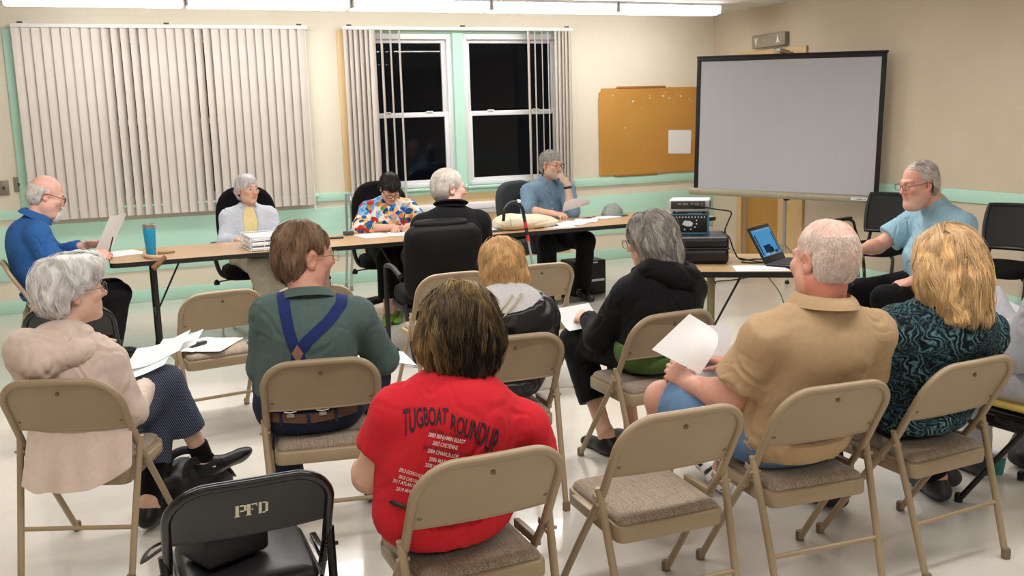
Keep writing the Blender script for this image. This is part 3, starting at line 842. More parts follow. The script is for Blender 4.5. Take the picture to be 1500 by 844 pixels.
def swivel(x, y, deg, label, m, wB=.50, hB=.62, zT=1.13, p=3., arms=True):
    """swivel desk chair, front towards local +y"""
    r = empty('desk_chair', (x, y, 0), rad(deg), label, 'chair', 'swivel desk chairs behind the tables')
    cushion('seat', .50, .48, .09, m, r, (0, .02, .455))
    Rb = rotx(rad(90+8))                                        # slab stood upright, face forward
    cushion('backrest', wB, hB, .09, m, r, (0, -.27, zT-hB/2), Rb@np.diag([1, 1, 1.]), p, .015)
    g = G().box((0, -.23, .47), (.09, .22, .02), bev=.006); g.box((0, -.325, .60), (.09, .02, .28), rotx(rad(6)), .006); g.build('back_bracket', M_PLAS, r)
    if arms:
        for s in (-1, 1):
            a = G().box((s*.285, .03, .685), (.07, .26, .03), bev=.012)
            a.tube(spline([(s*.285, .0, .67), (s*.29, -.02, .55), (s*.25, -.01, .43), (s*.15, 0, .41)], 6), .017, 8); a.build('armrest', M_PLAS, r)
    G().lathe([(.026, .10), (.026, .26), (.018, .27), (.018, .41)], n=16).build('gas_column', M_PLAS, r)
    g = G().box((0, 0, .405), (.2, .22, .03), bev=.008); g.build('seat_mechanism', M_PLAS, r)
    g = G().tube([(.10, .02, .40), (.27, .03, .385), (.29, .03, .38)], .006, 8); g.lathe([(.0, 0), (.022, .004), (.025, .02), (.012, .045), (0, .05)], (.30, .03, .355), 12); g.build('height_lever', M_PLAS, r)
    for k in range(5):
        a = 2*PI*k/5+.3; c_, s_ = math.cos(a), math.sin(a)
        l = G().tube([(.03*c_, .03*s_, .12), (.17*c_, .17*s_, .10), (.30*c_, .30*s_, .075)], [.026, .022, .015], 8).build('base_leg', M_PLAS, r)
        g = G()
        for q in (-1, 1): g.lathe([(0, 0), (.024, 0), (.027, .006), (.024, .016), (0, .016)], (.30*c_-q*s_*.012, .30*s_+q*c_*.012, .027), 14, np.array([[0, 0, -s_], [0, 0, c_], [1, 0, 0]], float)@np.diag([1, 1, 1.]))
        g.tube([(.30*c_, .30*s_, .03), (.30*c_, .30*s_, .078)], .009, 8); g.build('caster', M_PLAS, l)
    return r
swivel(1.07, 8.20, 178, 'black fabric swivel desk chair the white-haired woman in pale blue sits on', M_FAB, .50, .62, 1.13, 2.8)
swivel(2.20, 8.13, 176, 'black fabric swivel desk chair the woman in the floral blouse sits on', M_FAB, .50, .62, 1.12, 2.8)
swivel(3.66, 8.22, 200, 'charcoal grey swivel desk chair the bearded man in the denim shirt sits on', M_GFAB, .50, .56, 1.05, 3.2)
# high-backed leather chair with its back to the room
r = empty('leather_armchair', (2.06, 6.42, 0), rad(-4), 'padded black leather chair the man in the black jacket sits on, back to the audience', 'chair')
cushion('seat', .52, .50, .11, M_LEATH, r, (0, .03, .44), None, 5)
cushion('backrest', .53, .52, .11, M_LEATH, r, (0, -.255, .70), rotx(rad(98)), 7, .02)
cushion('head_cushion', .37, .10, .075, M_LEATH, r, (-.01, -.268, .940), rotx(rad(98)), 6, .004)
for s in (-1, 1):
    g = G().tube(spline([(s*.29, -.24, .62), (s*.30, -.05, .655), (s*.30, .16, .64), (s*.30, .215, .58), (s*.30, .22, .3), (s*.30, .225, .0175)], 6), .0175, 10); g.build('armrest', M_PLAS, r)
    g = G().tube(spline([(s*.26, -.20, .42), (s*.24, -.24, .2), (s*.22, -.27, .014)], 5), .016, 10); g.build('leg', M_PLAS, r)
    G().box((s*.275, .235, .012), (.09, .05, .022), bev=.008).build('foot_glide', M_PLAS, r)
G().box((0, 0, .375), (.54, .40, .03), bev=.008).build('seat_frame', M_PLAS, r)

# guest armchairs with mesh backs against the right wall
M_MESH = mat('black_mesh', (20, 21, 23), .75, var=.35, nscale=420)
M_GUN = mat('gunmetal_tube', (50, 50, 52), .4, .4)
def guest(x, y, deg, label):
    r = empty('guest_armchair', (x, y, 0), rad(deg), label, 'chair', 'black mesh-backed armchairs by the right wall')
    cushion('seat', .48, .47, .075, M_FAB, r, (0, .02, .435), None, 5)
    bk_ = lambda u, v: ((u-.5)*(.40+.05*math.sin(v*PI*.8)), -.215-.10*v-.045*(1-(2*u-1)**2)*1+.045, .565+.315*v)
    b = G().grid(bk_, 14, 10, .012).build('backrest', M_MESH, r)
    G().tube([bk_(u, 0) for u in np.linspace(0, 1, 10)]+[bk_(1, v) for v in np.linspace(.1, .9, 8)]+[bk_(u, 1) for u in np.linspace(1, 0, 10)]+[bk_(0, v) for v in np.linspace(.9, .1, 8)], .017, 8, closed=True).build('back_frame', M_PLAS, b)
    for s in (-1, 1):
        G().tube(spline([(s*.17, -.225, .60), (s*.19, -.20, .45), (s*.235, -.20, .40), (s*.25, -.26, .2), (s*.255, -.29, .012)], 6), .0145, 10).build('leg', M_GUN, r)
        G().tube(spline([(s*.23, .16, .40), (s*.265, .20, .38), (s*.262, .215, .2), (s*.258, .225, .012)], 6), .0145, 10).build('leg', M_GUN, r)
        g = G().tube(spline([(s*.245, -.19, .42), (s*.28, -.15, .55), (s*.285, -.10, .645), (s*.285, .05, .672), (s*.282, .20, .668)], 6), .012, 8)
        g.box((s*.284, .07, .680), (.05, .26, .022), bev=.009); g.build('armrest', M_PLAS, r)
    return r
guest(6.08, 6.52, 108, 'black mesh-backed armchair between the screen and the man in the light blue T-shirt')
guest(6.05, 5.22, 108, 'black mesh-backed armchair cut off by the right picture edge')

# ================================================================== projection screen
PL, PRr = A3(5.48, 8.40, 0), A3(6.47, 6.91, 0)
mid = (PL+PRr)/2; ang = math.atan2(PRr[1]-PL[1], PRr[0]-PL[0]); Ws = np.linalg.norm(PRr-PL)
s = empty('projection_screen', tuple(mid), ang, 'white tripod projection screen with black borders in front of the door', 'projection screen')
tl = rad(-1.4)
M_SCR = mat('screen_fabric', (178, 179, 184), .75, var=.012, nscale=4, stretch=(4, 1, .4))
M_SBLK = mat('screen_border', (12, 12, 12), .7)
M_CASE = mat('putty_enamel', (160, 152, 130), .45)
Rt = roty(-tl); z0, z1 = .862, 2.128; hw = Ws/2
def sg(): return G()
def tiltbox(g, c, size, bev=.002): g.box(Rt@(A3(*c)-A3(0, 0, 1.5))+A3(0, 0, 1.5), size, Rt, bev)
g = sg(); g.grid(lambda u, v: Rt@A3((u-.5)*(2*hw-.08), -.004*math.sin(9*u)*math.sin(3*v+1), z0-1.5+(z1-z0-.03)*v)+A3(0, 0, 1.5), 24, 10, .002); g.build('screen_surface', M_SCR, s)
g = sg()
for q in (-1, 1): tiltbox(g, (q*(hw-.02), 0, (z0+z1)/2), (.045, .006, z1-z0))
tiltbox(g, (0, .0, z1-.015), (2*hw, .010, .032)); g.build('black_border', M_SBLK, s)
g = sg(); tiltbox(g, (0, .012, z1+.012), (2*hw+.02, .022, .022), .006); g.build('top_bar', M_SBLK, s)
g = sg()
g.tube([Rt@A3(x, .02, z0-.035-1.5)+A3(0, 0, 1.5) for x in (-hw-.03, hw+.03)], .036, 16); hs = g.build('roller_case', M_CASE, s)
g = sg()
for q in (-1, 1): g.tube([Rt@A3(q*(hw+.03), .02, z0-.035-1.5)+A3(0, 0, 1.5), Rt@A3(q*(hw+.045), .02, z0-.035-1.5)+A3(0, 0, 1.5)], .040, 16)
g.build('end_cap', M_CASE, hs)
g = sg(); tiltbox(g, (hw-.16, -.0165, z0-.035), (.15, .003, .026), .001); g.build('label_plate', M_PAPER2, hs)
g = sg(); tiltbox(g, (hw-.16, -.0185, z0-.035), (.05, .002, .008), .0005); tiltbox(g, (hw-.205, -.0185, z0-.035), (.025, .002, .004), .0005); tiltbox(g, (hw-.115, -.0185, z0-.035), (.025, .002, .004), .0005); g.build('label_print', M_DARK, hs)
G().tube([(0, .065, .22), (0, .065, 2.17)], .013, 10).build('pole', M_METAL, s)
G().tube([(0, .065, .16), (0, .065, 1.0)], .019, 12).build('lower_tube', M_METAL, s)
g = G().box((0, .045, 2.155), (.10, .06, .022), bev=.006); g.tube(spline([(-.03, .02, 2.15), (-.045, -.01, 2.165), (-.02, -.015, 2.18), (.03, .02, 2.17)], 5), .007, 8); g.build('top_hook', mat('aged_brass', (150, 130, 96), .4, .6), s)
G().box((.02, .05, .80), (.05, .06, .05), bev=.008).build('bracket', M_PLAS, s)
for a in (math.atan2(7.505-mid[1], 5.889-mid[0])-ang, math.atan2(7.80-mid[1], 5.27-mid[0])-ang, rad(75)):
    L_ = {0: .17, 1: .72}.get(0)
    L_ = .42
    if abs(a-(math.atan2(7.80-mid[1], 5.27-mid[0])-ang)) < 1e-6: L_ = .72
    if abs(a-(math.atan2(7.505-mid[1], 5.889-mid[0])-ang)) < 1e-6: L_ = .24
    c_, s_ = math.cos(a), math.sin(a)
    l = G().tube([(.02*c_, .065+.02*s_, .34), (L_*c_, .065+L_*s_, .02)], .010, 8, flat=(1, .6)).build('tripod_leg', M_METAL, s)
    G().lathe([(.014, 0), (.022, .004), (.022, .02), (.012, .034)], (L_*c_, .065+L_*s_, 0), 12).build('foot_cap', M_RUBK, l)

# ================================================================== things on the side table
R_s = rotz(SD)
c = side(.06, .445)
k = empty('equipment_case', tuple(c), SD, 'large black hard case on the tan table under the projector box', 'case')
pr_ = [(-.175, .03), (-.165, 0), (.165, 0), (.175, .03), (.175, .125), (.16, .165), (-.16, .165), (-.175, .125)]
M_HARD = mat('black_hard_plastic', (16, 16, 18), .4, var=.1, bump=.06, bscale=300)
g = G().box((0, 0, .05), (.325, .35, .096), bev=.028, seg=3); g.build('case_body', M_HARD, k)
g = G().box((0, 0, .130), (.325, .35, .068), bev=.022, seg=3); g.build('lid', M_HARD, k)
G().box((0, 0, .096), (.333, .36, .012), bev=.005).build('seam_rim', M_PLAS, k)
c = side(-.012, .515, .905)
bx = empty('projector_box', tuple(c), SD-rad(3), 'black and blue cardboard box standing on the hard case', 'box')
M_BBLK = mat('black_carton', (16, 17, 20), .55); M_BBLUE = mat('blue_carton', (58, 128, 160), .55); M_CLIP = mat('white_print', (222, 222, 224), .6)
G().box((0, 0, .061), (.245, .15, .122), bev=.002).build('carton', M_BBLK, bx)
g = G(); g.box((0, -.0755, .004), (.247, .002, .008)); g.box((.1195, -.0755, .061), (.010, .002, .122)); g.box((0, -.0755, .119), (.247, .002, .006))
g.box((.1230, -.07, .061), (.002, .012, .122)); g.build('blue_edge', M_BBLUE, bx, smooth=0)
G().box((0, 0, .1226), (.240, .145, .0012)).build('grey_top', mat('grey_carton', (128, 136, 142), .6), bx, smooth=0)
g = G()
for i in range(12): g.lathe([(.0042, 0), (.0042, .0012)], (-.108+i*.0187, -.0752, .103), 10, rotx(PI/2))
for x, z in ((.05, .083), (.05, .062), (.04, .042), (.015, .028), (-.022, .027), (-.056, .04)): g.lathe([(.0048, 0), (.0048, .0012)], (x, -.0752, z), 10, rotx(PI/2))
g.build('printed_dots', M_CLIP, bx, smooth=0)
G().prism([(-.038, .058), (-.024, .082), (.012, .079), (.030, .066), (.022, .047), (-.008, .046)], .0015, rotx(PI/2), (0, -.0748, 0)).build('printed_picture', M_CLIP, bx, smooth=0)
c = side(-.005, .52, 1.0295)
pj = empty('projector', tuple(c), SD-rad(5), 'grey projector with its rear sockets showing, on top of the blue-edged box', 'projector')
M_PJ = mat('projector_grey', (172, 174, 176), .45); M_PJD = mat('projector_dark', (44, 46, 44), .5)
G().box((0, 0, .050), (.245, .19, .070), bev=.010).build('projector_body', M_PJ, pj)
for x, y in ((-.09, -.07), (.09, -.07), (0, .07)): G().lathe([(.008, 0), (.010, .003), (.008, .016)], (x, y, 0), 10).build('foot', M_PJD, pj)
g = G().box((-.005, -.0962, .054), (.205, .004, .046), bev=.001); bk2 = g.build('rear_panel', M_PJD, pj)
g = G()
for i, (x, w_, h_) in enumerate(((-.055, .022, .01), (-.02, .03, .012), (.02, .018, .01), (.05, .026, .012), (.08, .012, .012))): g.box((x, -.0990, .060), (w_, .003, h_), bev=.001)
g.build('socket', mat('socket_grey', (120, 120, 116), .5), bk2)
G().box((.1235, 0, .052), (.003, .12, .045), bev=.001).build('side_vent', M_PJD, pj)
g = G().grid(lambda u, v: ((u-.5)*.09, -.03+v*.05-.055, .0012), 3, 3, .0006)
tag(G().grid(lambda u, v: ((u-.5)*.10, (v-.5)*.05, 0), 3, 3, .001).build('paper_slip', M_PAPER, None, tuple(side(.03, .466, 1.0296)), SD), 'small white slip lying on the front of the projector box', 'paper')
# laptop
H1, H2 = A3(3.512, 4.640, .752), A3(3.773, 4.793, .752); hu = unit(H2-H1); pu = A3(-hu[1], hu[0], 0)
lp = empty('laptop', tuple((H1+H2)/2-A3(0, 0, .012)), math.atan2(hu[1], hu[0]), 'open black laptop with a blue picture on its screen', 'laptop')
G().box((0, -.105, .011), (.305, .21, .018), bev=.004).build('base', M_PLAS, lp)
g = G()
for i in range(5):
    for j in range(13): g.box((-.132+j*.022, -.03-i*.021, .0215), (.018, .017, .003), bev=.001, seg=1)
g.build('keyboard', mat('key_black', (26, 26, 28), .6), lp)
G().box((0, -.17, .0205), (.09, .055, .002), bev=.001).build('touchpad', M_DARK, lp)
b_ = rad(60); Rl = rotx(-(PI/2-b_)-0)                             # lid leans away from the user
lv = A3(0, math.cos(b_), math.sin(b_)); lnm = A3(0, -math.sin(b_), math.cos(b_))
Rl = np.stack([A3(1, 0, 0), lv, lnm], 1)
g = G().box(lv*.118+lnm*0+A3(0, .004, .016), (.305, .236, .010), Rl, .004); lid = g.build('lid', M_PLAS, lp)
def emis(name, c, st):
    m = bpy.data.materials.new(name); t = NT(m); e = t.add('ShaderNodeEmission'); n = t.noise(t.coord(), 6, 1)
    col = t.mix(.15, lin(c), t.ramp(n.outputs['Fac'], [(.4, (.85, .85, .85, 1)), (.6, (1, 1, 1, 1))]), 'MULTIPLY'); t.link(col, e.inputs[0])
    e.inputs[1].default_value = st; t.link(e.outputs[0], t.out.inputs[0]); return m
o_ = A3(0, .004, .016)+lnm*.0056
G().box(lv*.128+o_, (.270, .172, .0008), Rl).build('display', emis('lcd_sky', (96, 176, 232), .55), lid, smooth=0)
scr = [((-.118, .118), (.018, .13), (60, 78, 92)), ((-.02, .082), (.10, .055), (40, 60, 88)), ((.03, .075), (.03, .03), (26, 34, 50)), ((.118, .12), (.014, .12), (70, 92, 110)),
       ((.03, .050), (.12, .012), (150, 190, 215)), ((.075, .058), (.05, .018), (60, 80, 100)), ((-.06, .052), (.05, .016), (178, 206, 222)), ((0, .207), (.26, .010), (140, 186, 220))]
g = None
for i, ((x, v), (w_, h_), c) in enumerate(scr):
    G().box(A3(x, 0, 0)+lv*v+o_+lnm*(.0007+.0001*i), (w_, h_, .0004), Rl).build('screen_tile', emis('lcd_%d' % i, c, .55), lid, smooth=0)
# papers on the side table
def paper(c, rz, label, w_=.216, h_=.279, tilt=None, curl=.0, th=.0012, m=None, group=None):
    g = G().grid(lambda u, v: ((u-.5)*w_, (v-.5)*h_, .0008+curl*(abs(v-.5)*2)**2*.5+curl*max(0, u-.6)*1.2), 8, 8, th)
    o = g.build('paper_sheet', m or M_PAPER, None, tuple(c)); o.rotation_euler = (tilt[0] if tilt else 0, tilt[1] if tilt else 0, rz)
    return tag(o, label, 'paper', group)
c = side(.395, .12, .7405); paper(c, SD+rad(4), 'white paper lying on the tan table in front of the laptop', .30, .20)
tag(G().box((0, 0, .0028), (.21, .15, .004)).build('paper_pad', M_PAPER2, None, tuple(side(.42, .13, .742)), SD+rad(10)), 'thin pad of white paper stacked on the sheet before the laptop', 'paper')
# cables
M_CAB = mat('black_cable', (14, 14, 14), .5)
def cable(pts, rr, label, m=M_CAB, n=8):
    return tag(G().tube(spline(pts, n), rr, 7).build('cable', m), label, 'cable')
cable([side(.0, .42, 1.085), side(.07, .40, 1.075), side(.16, .42, 1.055), side(.24, .46, 1.035), side(.225, .43, .985), side(.205, .40, .94), side(.205, .43, .909)], .0045, 'black cable looping down from the projector over the right of its box')
cable([side(.19, .50, .909), side(.23, .47, .88), side(.26, .44, .80), side(.30, .42, .748), side(.40, .46, .745), side(.47, .40, .745), side(.43, .34, .745), side(.36, .40, .745), side(.30, .50, .745)], .0045, 'black cable coiling on the tan table between the hard case and laptop')
cable([side(.30, .33, .745), side(.36, .30, .745), side(.43, .30, .748)], .005, 'short black cable lying in front of the coiled one, by the laptop hinge')
c0 = side(.34, .02, .0); cable([side(.40, .66, .70), A3(4.05, 5.2, .45), A3(4.25, 5.35, .2), A3(4.45, 5.42, .03), A3(4.7, 5.35, .006), A3(4.9, 5.3, .006)], .0035, 'thin dark cable hanging from the tan table to the floor', mat('grey_cable', (60, 58, 56), .5))
cable([A3(5.02, 8.3, .006), A3(5.1, 8.1, .006), A3(5.3, 7.95, .006), A3(5.6, 7.9, .006), A3(5.9, 8.0, .006)], .005, 'dark cable trailing on the floor below the screen')

# ================================================================== things on the long tables
ZT = .7405
t = empty('tumbler', (.26, 7.34, ZT), 0, 'bright blue insulated tumbler with a steel rim on the long table', 'tumbler')
G().lathe([(.030, 0), (.033, .004), (.043, .195), (.0435, .20)], n=28).build('body', mat('cyan_enamel', (8, 142, 184), .35, var=.03), t)
G().lathe([(.0437, .198), (.0445, .205), (.0445, .224), (.041, .228), (.040, .222), (.0, .220)], n=28).build('rim', mat('steel', (176, 172, 164), .3, .85), t)
M_CANE = mat('tan_strap', (206, 172, 138), .6); M_CANE2 = mat('brown_wood', (112, 76, 44), .5, var=.15, nscale=20)
t = empty('curved_handle', (.25, 7.2, ZT), 0, 'curved tan and brown handle hooked over the table edge under the blue tumbler', 'handle')
G().tube(spline([(-.03, .24, .012), (-.035, .10, .016), (-.015, -.01, .016), (.03, -.09, .018), (.085, -.125, .018)], 6), .0135, 10).build('curved_shaft', M_CANE, t)
G().tube(spline([(.085, -.125, .018), (.05, -.158, -.01), (.0, -.172, -.05)], 6), [.017]*6+[.02]*6+[.019], 12).build('hand_grip', M_CANE2, t)
t = empty('eyeglass_case', (.365, 7.43, ZT), rad(8), 'small flat tan case lying to the right of the blue tumbler', 'case')
G().box((0, 0, .010), (.11, .055, .018), bev=.006).build('shell', mat('tan_leather', (176, 140, 106), .5), t); G().box((0, 0, .0105), (.113, .057, .004), bev=.001).build('seam', M_DARK, t)
def phone(x, y, a, label):
    t = empty('phone', (x, y, ZT), rad(a), label, 'phone'); G().box((0, 0, .006), (.075, .15, .010), bev=.004).build('body', M_PLAS, t)
    G().box((0, 0, .0112), (.068, .142, .0008)).build('screen', mat('dark_screen', (30, 34, 38), .15), t)
phone(1.62, 7.58, 78, 'black phone lying alone on the table left of the floral woman\'s papers')
tag(G().box((0, 0, .016), (.08, .06, .03), bev=.008).build('spectacle_pouch', mat('grey_pouch', (70, 76, 74), .7), None, (1.775, 7.74, ZT), .1), 'small dark grey pouch beside the black phone on the table', 'pouch')
# wire letter tray with papers
t = empty('letter_tray', (1.06, 7.33, ZT), rad(4), 'white wire letter tray holding stacked papers on the long table', 'letter tray')
M_WIRE = mat('white_wire', (222, 222, 226), .4)
for i, z in enumerate((.008, .042, .076, .106)):
    g = G().tube([(x, y, z) for x, y in rrect(.30, .36, .02)], .003, 6, closed=True)
    if i < 3:
        for y in np.linspace(-.15, .15, 9): g.tube([(-.148, y, z), (.148, y, z)], .0018, 5)
    g.build('tray_rail', M_WIRE, t)
g = G()
for x in (-.146, -.05, .05, .146):
    for y in (-.178, .178): g.tube([(x, y, 0), (x, y, .11)], .003, 6)
g.build('post_grid', M_WIRE, t)
for i, (z, h_) in enumerate(((.012, .012), (.046, .016), (.080, .018))):
    tag(G().box((.0, -.005, z+h_/2), (.27, .335, h_), bev=.001).build('paper_stack', M_PAPER2 if i != 1 else M_PAPER, None, (1.06, 7.33, ZT), rad(4)), 'stack of papers in the %s tier of the white wire letter tray' % ('bottom', 'middle', 'top')[i], 'papers')
paper((.08, 7.63, ZT), rad(20), 'white paper on the table end nearest the man in the blue shirt', .25, .30)
paper((1.94, 7.58, ZT), rad(8), 'left white paper before the woman in the floral blouse', .24, .28)
paper((2.16, 7.55, ZT+.0015), rad(-14), 'right white paper under the writing hand of the woman in the floral blouse', .22, .28)
tag(G().box((0, 0, .009), (.17, .20, .016), bev=.003).build('notebook', mat('grey_notebook', (92, 94, 98), .5), None, (2.80, 7.30, ZT), rad(12)), 'dark notebook on the table to the left of the tote bag', 'notebook')
paper((2.80, 7.30, ZT+.0175), rad(-4), 'white note lying on top of the dark notebook', .13, .15)
paper((3.44, 7.33, ZT), rad(-20), 'white sheet lying on the table right of the tote bag, nearest its edge', .26, .34)
paper((3.62, 7.40, ZT+.0015), rad(-48), 'white sheet lying under the raised paper of the man in the denim shirt', .24, .30)
paper((3.80, 7.52, ZT+.003), rad(-30), 'white sheet reaching towards the grey cap from the other papers', .20, .26)
tag(G().box((0, 0, .004), (.23, .16, .007), bev=.002).build('envelope', M_PAPER, None, (4.05, 7.62, ZT), rad(14)), 'thick white envelope lying in front of the grey cap', 'envelope')
tag(G().tube([(-.07, 0, .007), (.07, 0, .007)], .006, 8).build('marker_pen', M_PLAS, None, (3.90, 7.66, ZT), rad(10)), 'black pen lying to the left of the white envelope', 'pen')
# cap
def cap():
    t = empty('baseball_cap', (4.20, 7.78, ZT), rad(200), 'grey fabric baseball cap lying on the long table', 'cap')
    mg = mat('grey_twill', (138, 146, 140), .85, bump=.2); mb = mat('brown_lining', (110, 52, 34), .7)
    pr = [ell((0, 0, .005), (.088, .10, .105), k=.02), ell((.03, .02, .0), (.09, .08, .075), k=.03), ell((0, 0, -.06), (.2, .2, .06), op=-1, k=.004)]
    V, F = mesh_sdf(pr, .005); V = V+normals(V, F)*(pnoise(V*22)*.012)[:, None]; V[:, 2] = np.maximum(V[:, 2], 0.001)
    np_obj('crown', V, F, mg, t)
    g = G().grid(lambda u, v: ((u-.5)*.17*(1-.15*v), .085+.075*v*(1-(2*u-1)**2*.6), .010+.006*math.cos((u-.5)*3)-.004*v), 10, 5, .004); g.build('visor', mat('teal_twill', (96, 128, 128), .85), t)
    G().tube([(x*.98, y*.98, .008) for x, y in [(.090*math.cos(a), .102*math.sin(a)) for a in np.linspace(PI*1.05, PI*1.95, 12)]], .008, 8).build('sweatband', mb, t)
# cane with a crook handle
t = empty('walking_cane', (3.03, 7.0, 0), 0, 'black crook-handled walking cane with red bands leaning on the table', 'walking cane')
c0, c1 = A3(.055, -.13, .018), A3(-.02, .035, .88)
sh = lambda q: c0+(c1-c0)*q
G().tube([sh(0), sh(.5), sh(.80)], .0095, 10).build('shaft', mat('silver_shaft', (178, 178, 176), .35, .6), t)
du = unit(c1-c0)
hp = [sh(.80), sh(.92), c1]+[c1+A3(-.085, 0, 0)+.085*(A3(math.cos(a), 0, 0)+A3(0, 0, 1.25*math.sin(a))) for a in np.linspace(.25, PI*1.02, 9)]
hp += [hp[-1]+A3(-.004, 0, -.03)]
G().tube(spline(hp, 4), .0135, 10).build('crook_handle', mat('black_grip', (24, 24, 24), .4), t)
M_RED = mat('red_band', (188, 34, 24), .5)
for a, b in ((.885, .935), (.765, .815)):
    G().tube([sh(a), sh(b)], .0148, 10).build('red_band', M_RED, t)
G().tube([A3(-.075, .03, .992)+A3(.0, 0, 0), A3(-.05, .03, .989)], .0142, 8).build('white_mark', M_CLIP, t)
G().lathe([(.016, 0), (.018, .004), (.013, .04)], tuple(sh(0)-A3(0, 0, .018)), 12).build('rubber_tip', M_RUBK, t)
# tote bag
def tote():
    t = empty('tote_bag', (3.11, 7.31, ZT), rad(6), 'cream canvas tote bag lying on the table under the cane handle', 'bag')
    pr = [ell((0, 0, .055), (.24, .13, .06), k=.04), ell((-.12, 0, .06), (.14, .125, .065), k=.05), ell((.16, -.02, .04), (.16, .10, .042), k=.05), ell((0, 0, -.1), (.6, .6, .102), op=-1, k=.01)]
    V, F = mesh_sdf(pr, .006); N = normals(V, F); V = V+N*(pnoise(V*9+2)*.014-.005*np.exp(-(np.abs(pnoise(V*A3(5, 9, 9)+8))/.05)**2))[:, None]; V[:, 2] = np.maximum(V[:, 2], .001)
    o = np_obj('bag_body', V, F, mat('cream_canvas', (222, 212, 188), .85, bump=.15, bscale=400), t)
    g = G()
    for i in range(5): g.tube([(-.175+.012*i*.2, -.128+.006*i, .05+.014*i), (-.165, -.127+.006*i, .055+.014*i)], .003, 5)
    g.build('printed_mark', M_DARK, t)
    G().tube(spline([(.25, -.03, .03), (.31, -.04, .012), (.33, .03, .006), (.27, .06, .02)], 5), .006, 6, flat=(2., .5)).build('strap', mat('cream_strap', (226, 214, 188), .85), t)
# walker behind the floral woman's chair
t = empty('folding_walker', (2.36, 9.36, 0), 0, 'silver tubular frame on rubber tipped legs behind the floral woman\'s chair', 'walker')
M_ALU = mat('aluminium_tube', (186, 188, 188), .3, .8)
for x in (-.20, .26):
    p = [(x-.03, .15, .03), (x, .13, .5), (x+.005, .11, .88), (x+.005, .05, .93), (x+.005, -.06, .93), (x, -.11, .88), (x-.005, -.10, .5), (x-.02, -.02+.0, .03)] if x < 0 else [(x, .15, .03), (x, .13, .88), (x, .05, .93), (x, -.06, .93), (x, -.11, .88), (x, -.12, .03)]
    sd_ = G().tube(spline(p, 5), .0125, 10).build('side_frame', M_ALU, t)
    G().tube([(x+.004, .06, .935), (x+.004, -.07, .935)], .018, 10).build('hand_grip', mat('grey_foam', (150, 154, 160), .7), sd_)
    for q in (p[0], p[-1]): G().lathe([(.017, 0), (.02, .004), (.015, .05)], (q[0], q[1], 0), 12).build('rubber_tip', mat('grey_rubber', (140, 138, 132), .6), sd_)
g = G().tube([(-.20, .13, .72), (.26, .13, .72)], .011, 8); g.tube([(-.20, .13, .5), (.26, .13, .5)], .011, 8); g.build('cross_brace', M_ALU, t)
# papers and recorder on the empty chair in the front row
rx_, ry_, ra_ = CH['R']; Rr = rotz(rad(ra_))
def onR(x, y, z): q = Rr@A3(x, y, 0); return (rx_+q[0], ry_+q[1], z)
o = paper(onR(-.02, .02, .4415), rad(ra_-38), 'lower white paper on the empty front-row beige chair', .25, .33)
o = paper(onR(-.07, .05, .4445), rad(ra_-62), 'upper white paper under the voice recorder on the beige chair', .22, .30)
t = empty('voice_recorder', onR(-.09, .02, .4468), rad(ra_-60), 'small black voice recorder lying on papers on the beige chair', 'recorder')
G().box((0, 0, .010), (.04, .11, .018), bev=.005).build('body', M_PLAS, t); G().box((0, .022, .0195), (.026, .03, .001)).build('display', mat('lcd_grey', (120, 124, 124), .3), t)
G().box((0, -.02, .0195), (.02, .02, .002), bev=.0008).build('button_pad', M_DARK, t)
# bags on the floor and on the lettered chair
def lump(prims, h, amp, fr, seed=0):
    V, F = mesh_sdf(prims, h); N = normals(V, F); V = V+N*(pnoise(V*fr+seed)*amp+pnoise(V*fr*2.7+seed)*amp*.4)[:, None]; return V, F
M_NYL = mat('black_nylon', (20, 20, 22), .55, bump=.25, bscale=500)
cap(); tote()
px_, py_, pa_ = P_CH; Rp = rotz(rad(pa_))
q = Rp@A3(-.055, .03, 0)
t = empty('camera_bag', (px_+q[0], py_+q[1], .443), rad(pa_+24), 'boxy black nylon bag resting on the black chair seat', 'bag')
g = G().box((0, 0, .052), (.20, .17, .10), bev=.016, seg=3); g.build('bag_body', M_NYL, t)
G().box((0, 0, .098), (.208, .178, .022), bev=.009, seg=2).build('lid_flap', M_NYL, t)
g = G()
for i in range(3): g.box((.1015, -.045+.0*i, .045+i*.012), (.004, .05, .004), bev=.001)
g.build('printed_mark', M_CLIP, t)
G().tube(spline([(-.10, .0, .09), (-.16, .04, .06), (-.19, .10, .015), (-.13, .17, .012), (-.02, .18, .012)], 6), .006, 6, flat=(2.4, .6)).build('strap', M_NYL, t)
t = empty('backpack', (.25, 4.36, 0), rad(20), 'black backpack with pale tags slumped on the floor by the crossed feet', 'bag')
V, F = lump([ell((0, 0, .085), (.17, .12, .09), k=.05), ell((-.06, .0, .12), (.10, .10, .085), k=.05), ell((0, 0, -.1), (.5, .5, .102), op=-1, k=.01)], .007, .02, 9); V[:, 2] = np.maximum(V[:, 2], .002)
np_obj('bag_body', V, F, M_NYL, t)
for i, p in enumerate(([(-.13, -.02, .15), (-.10, .0, .235), (.0, .02, .235), (.05, .0, .16)], [(-.08, -.09, .12), (-.06, -.09, .215), (.05, -.08, .20), (.12, -.07, .10)], [(.02, -.1, .12), (.10, -.08, .16), (.17, -.02, .08)])):
    G().tube(spline(p, 6), .011, 8, flat=(1.7, .5)).build('strap', M_NYL, t)
for c_, a in (((-.01, -.02, .222), .3), ((.03, -.10, .185), -.5)): G().box(c_, (.045, .02, .004), rotz(a)@rotx(.5), .001).build('pale_tag', M_PAPER2, t)
t = empty('patterned_bag', (3.85, 3.06, 0), rad(15), 'dark bag with a pink striped cloth on the floor at the right edge', 'bag')
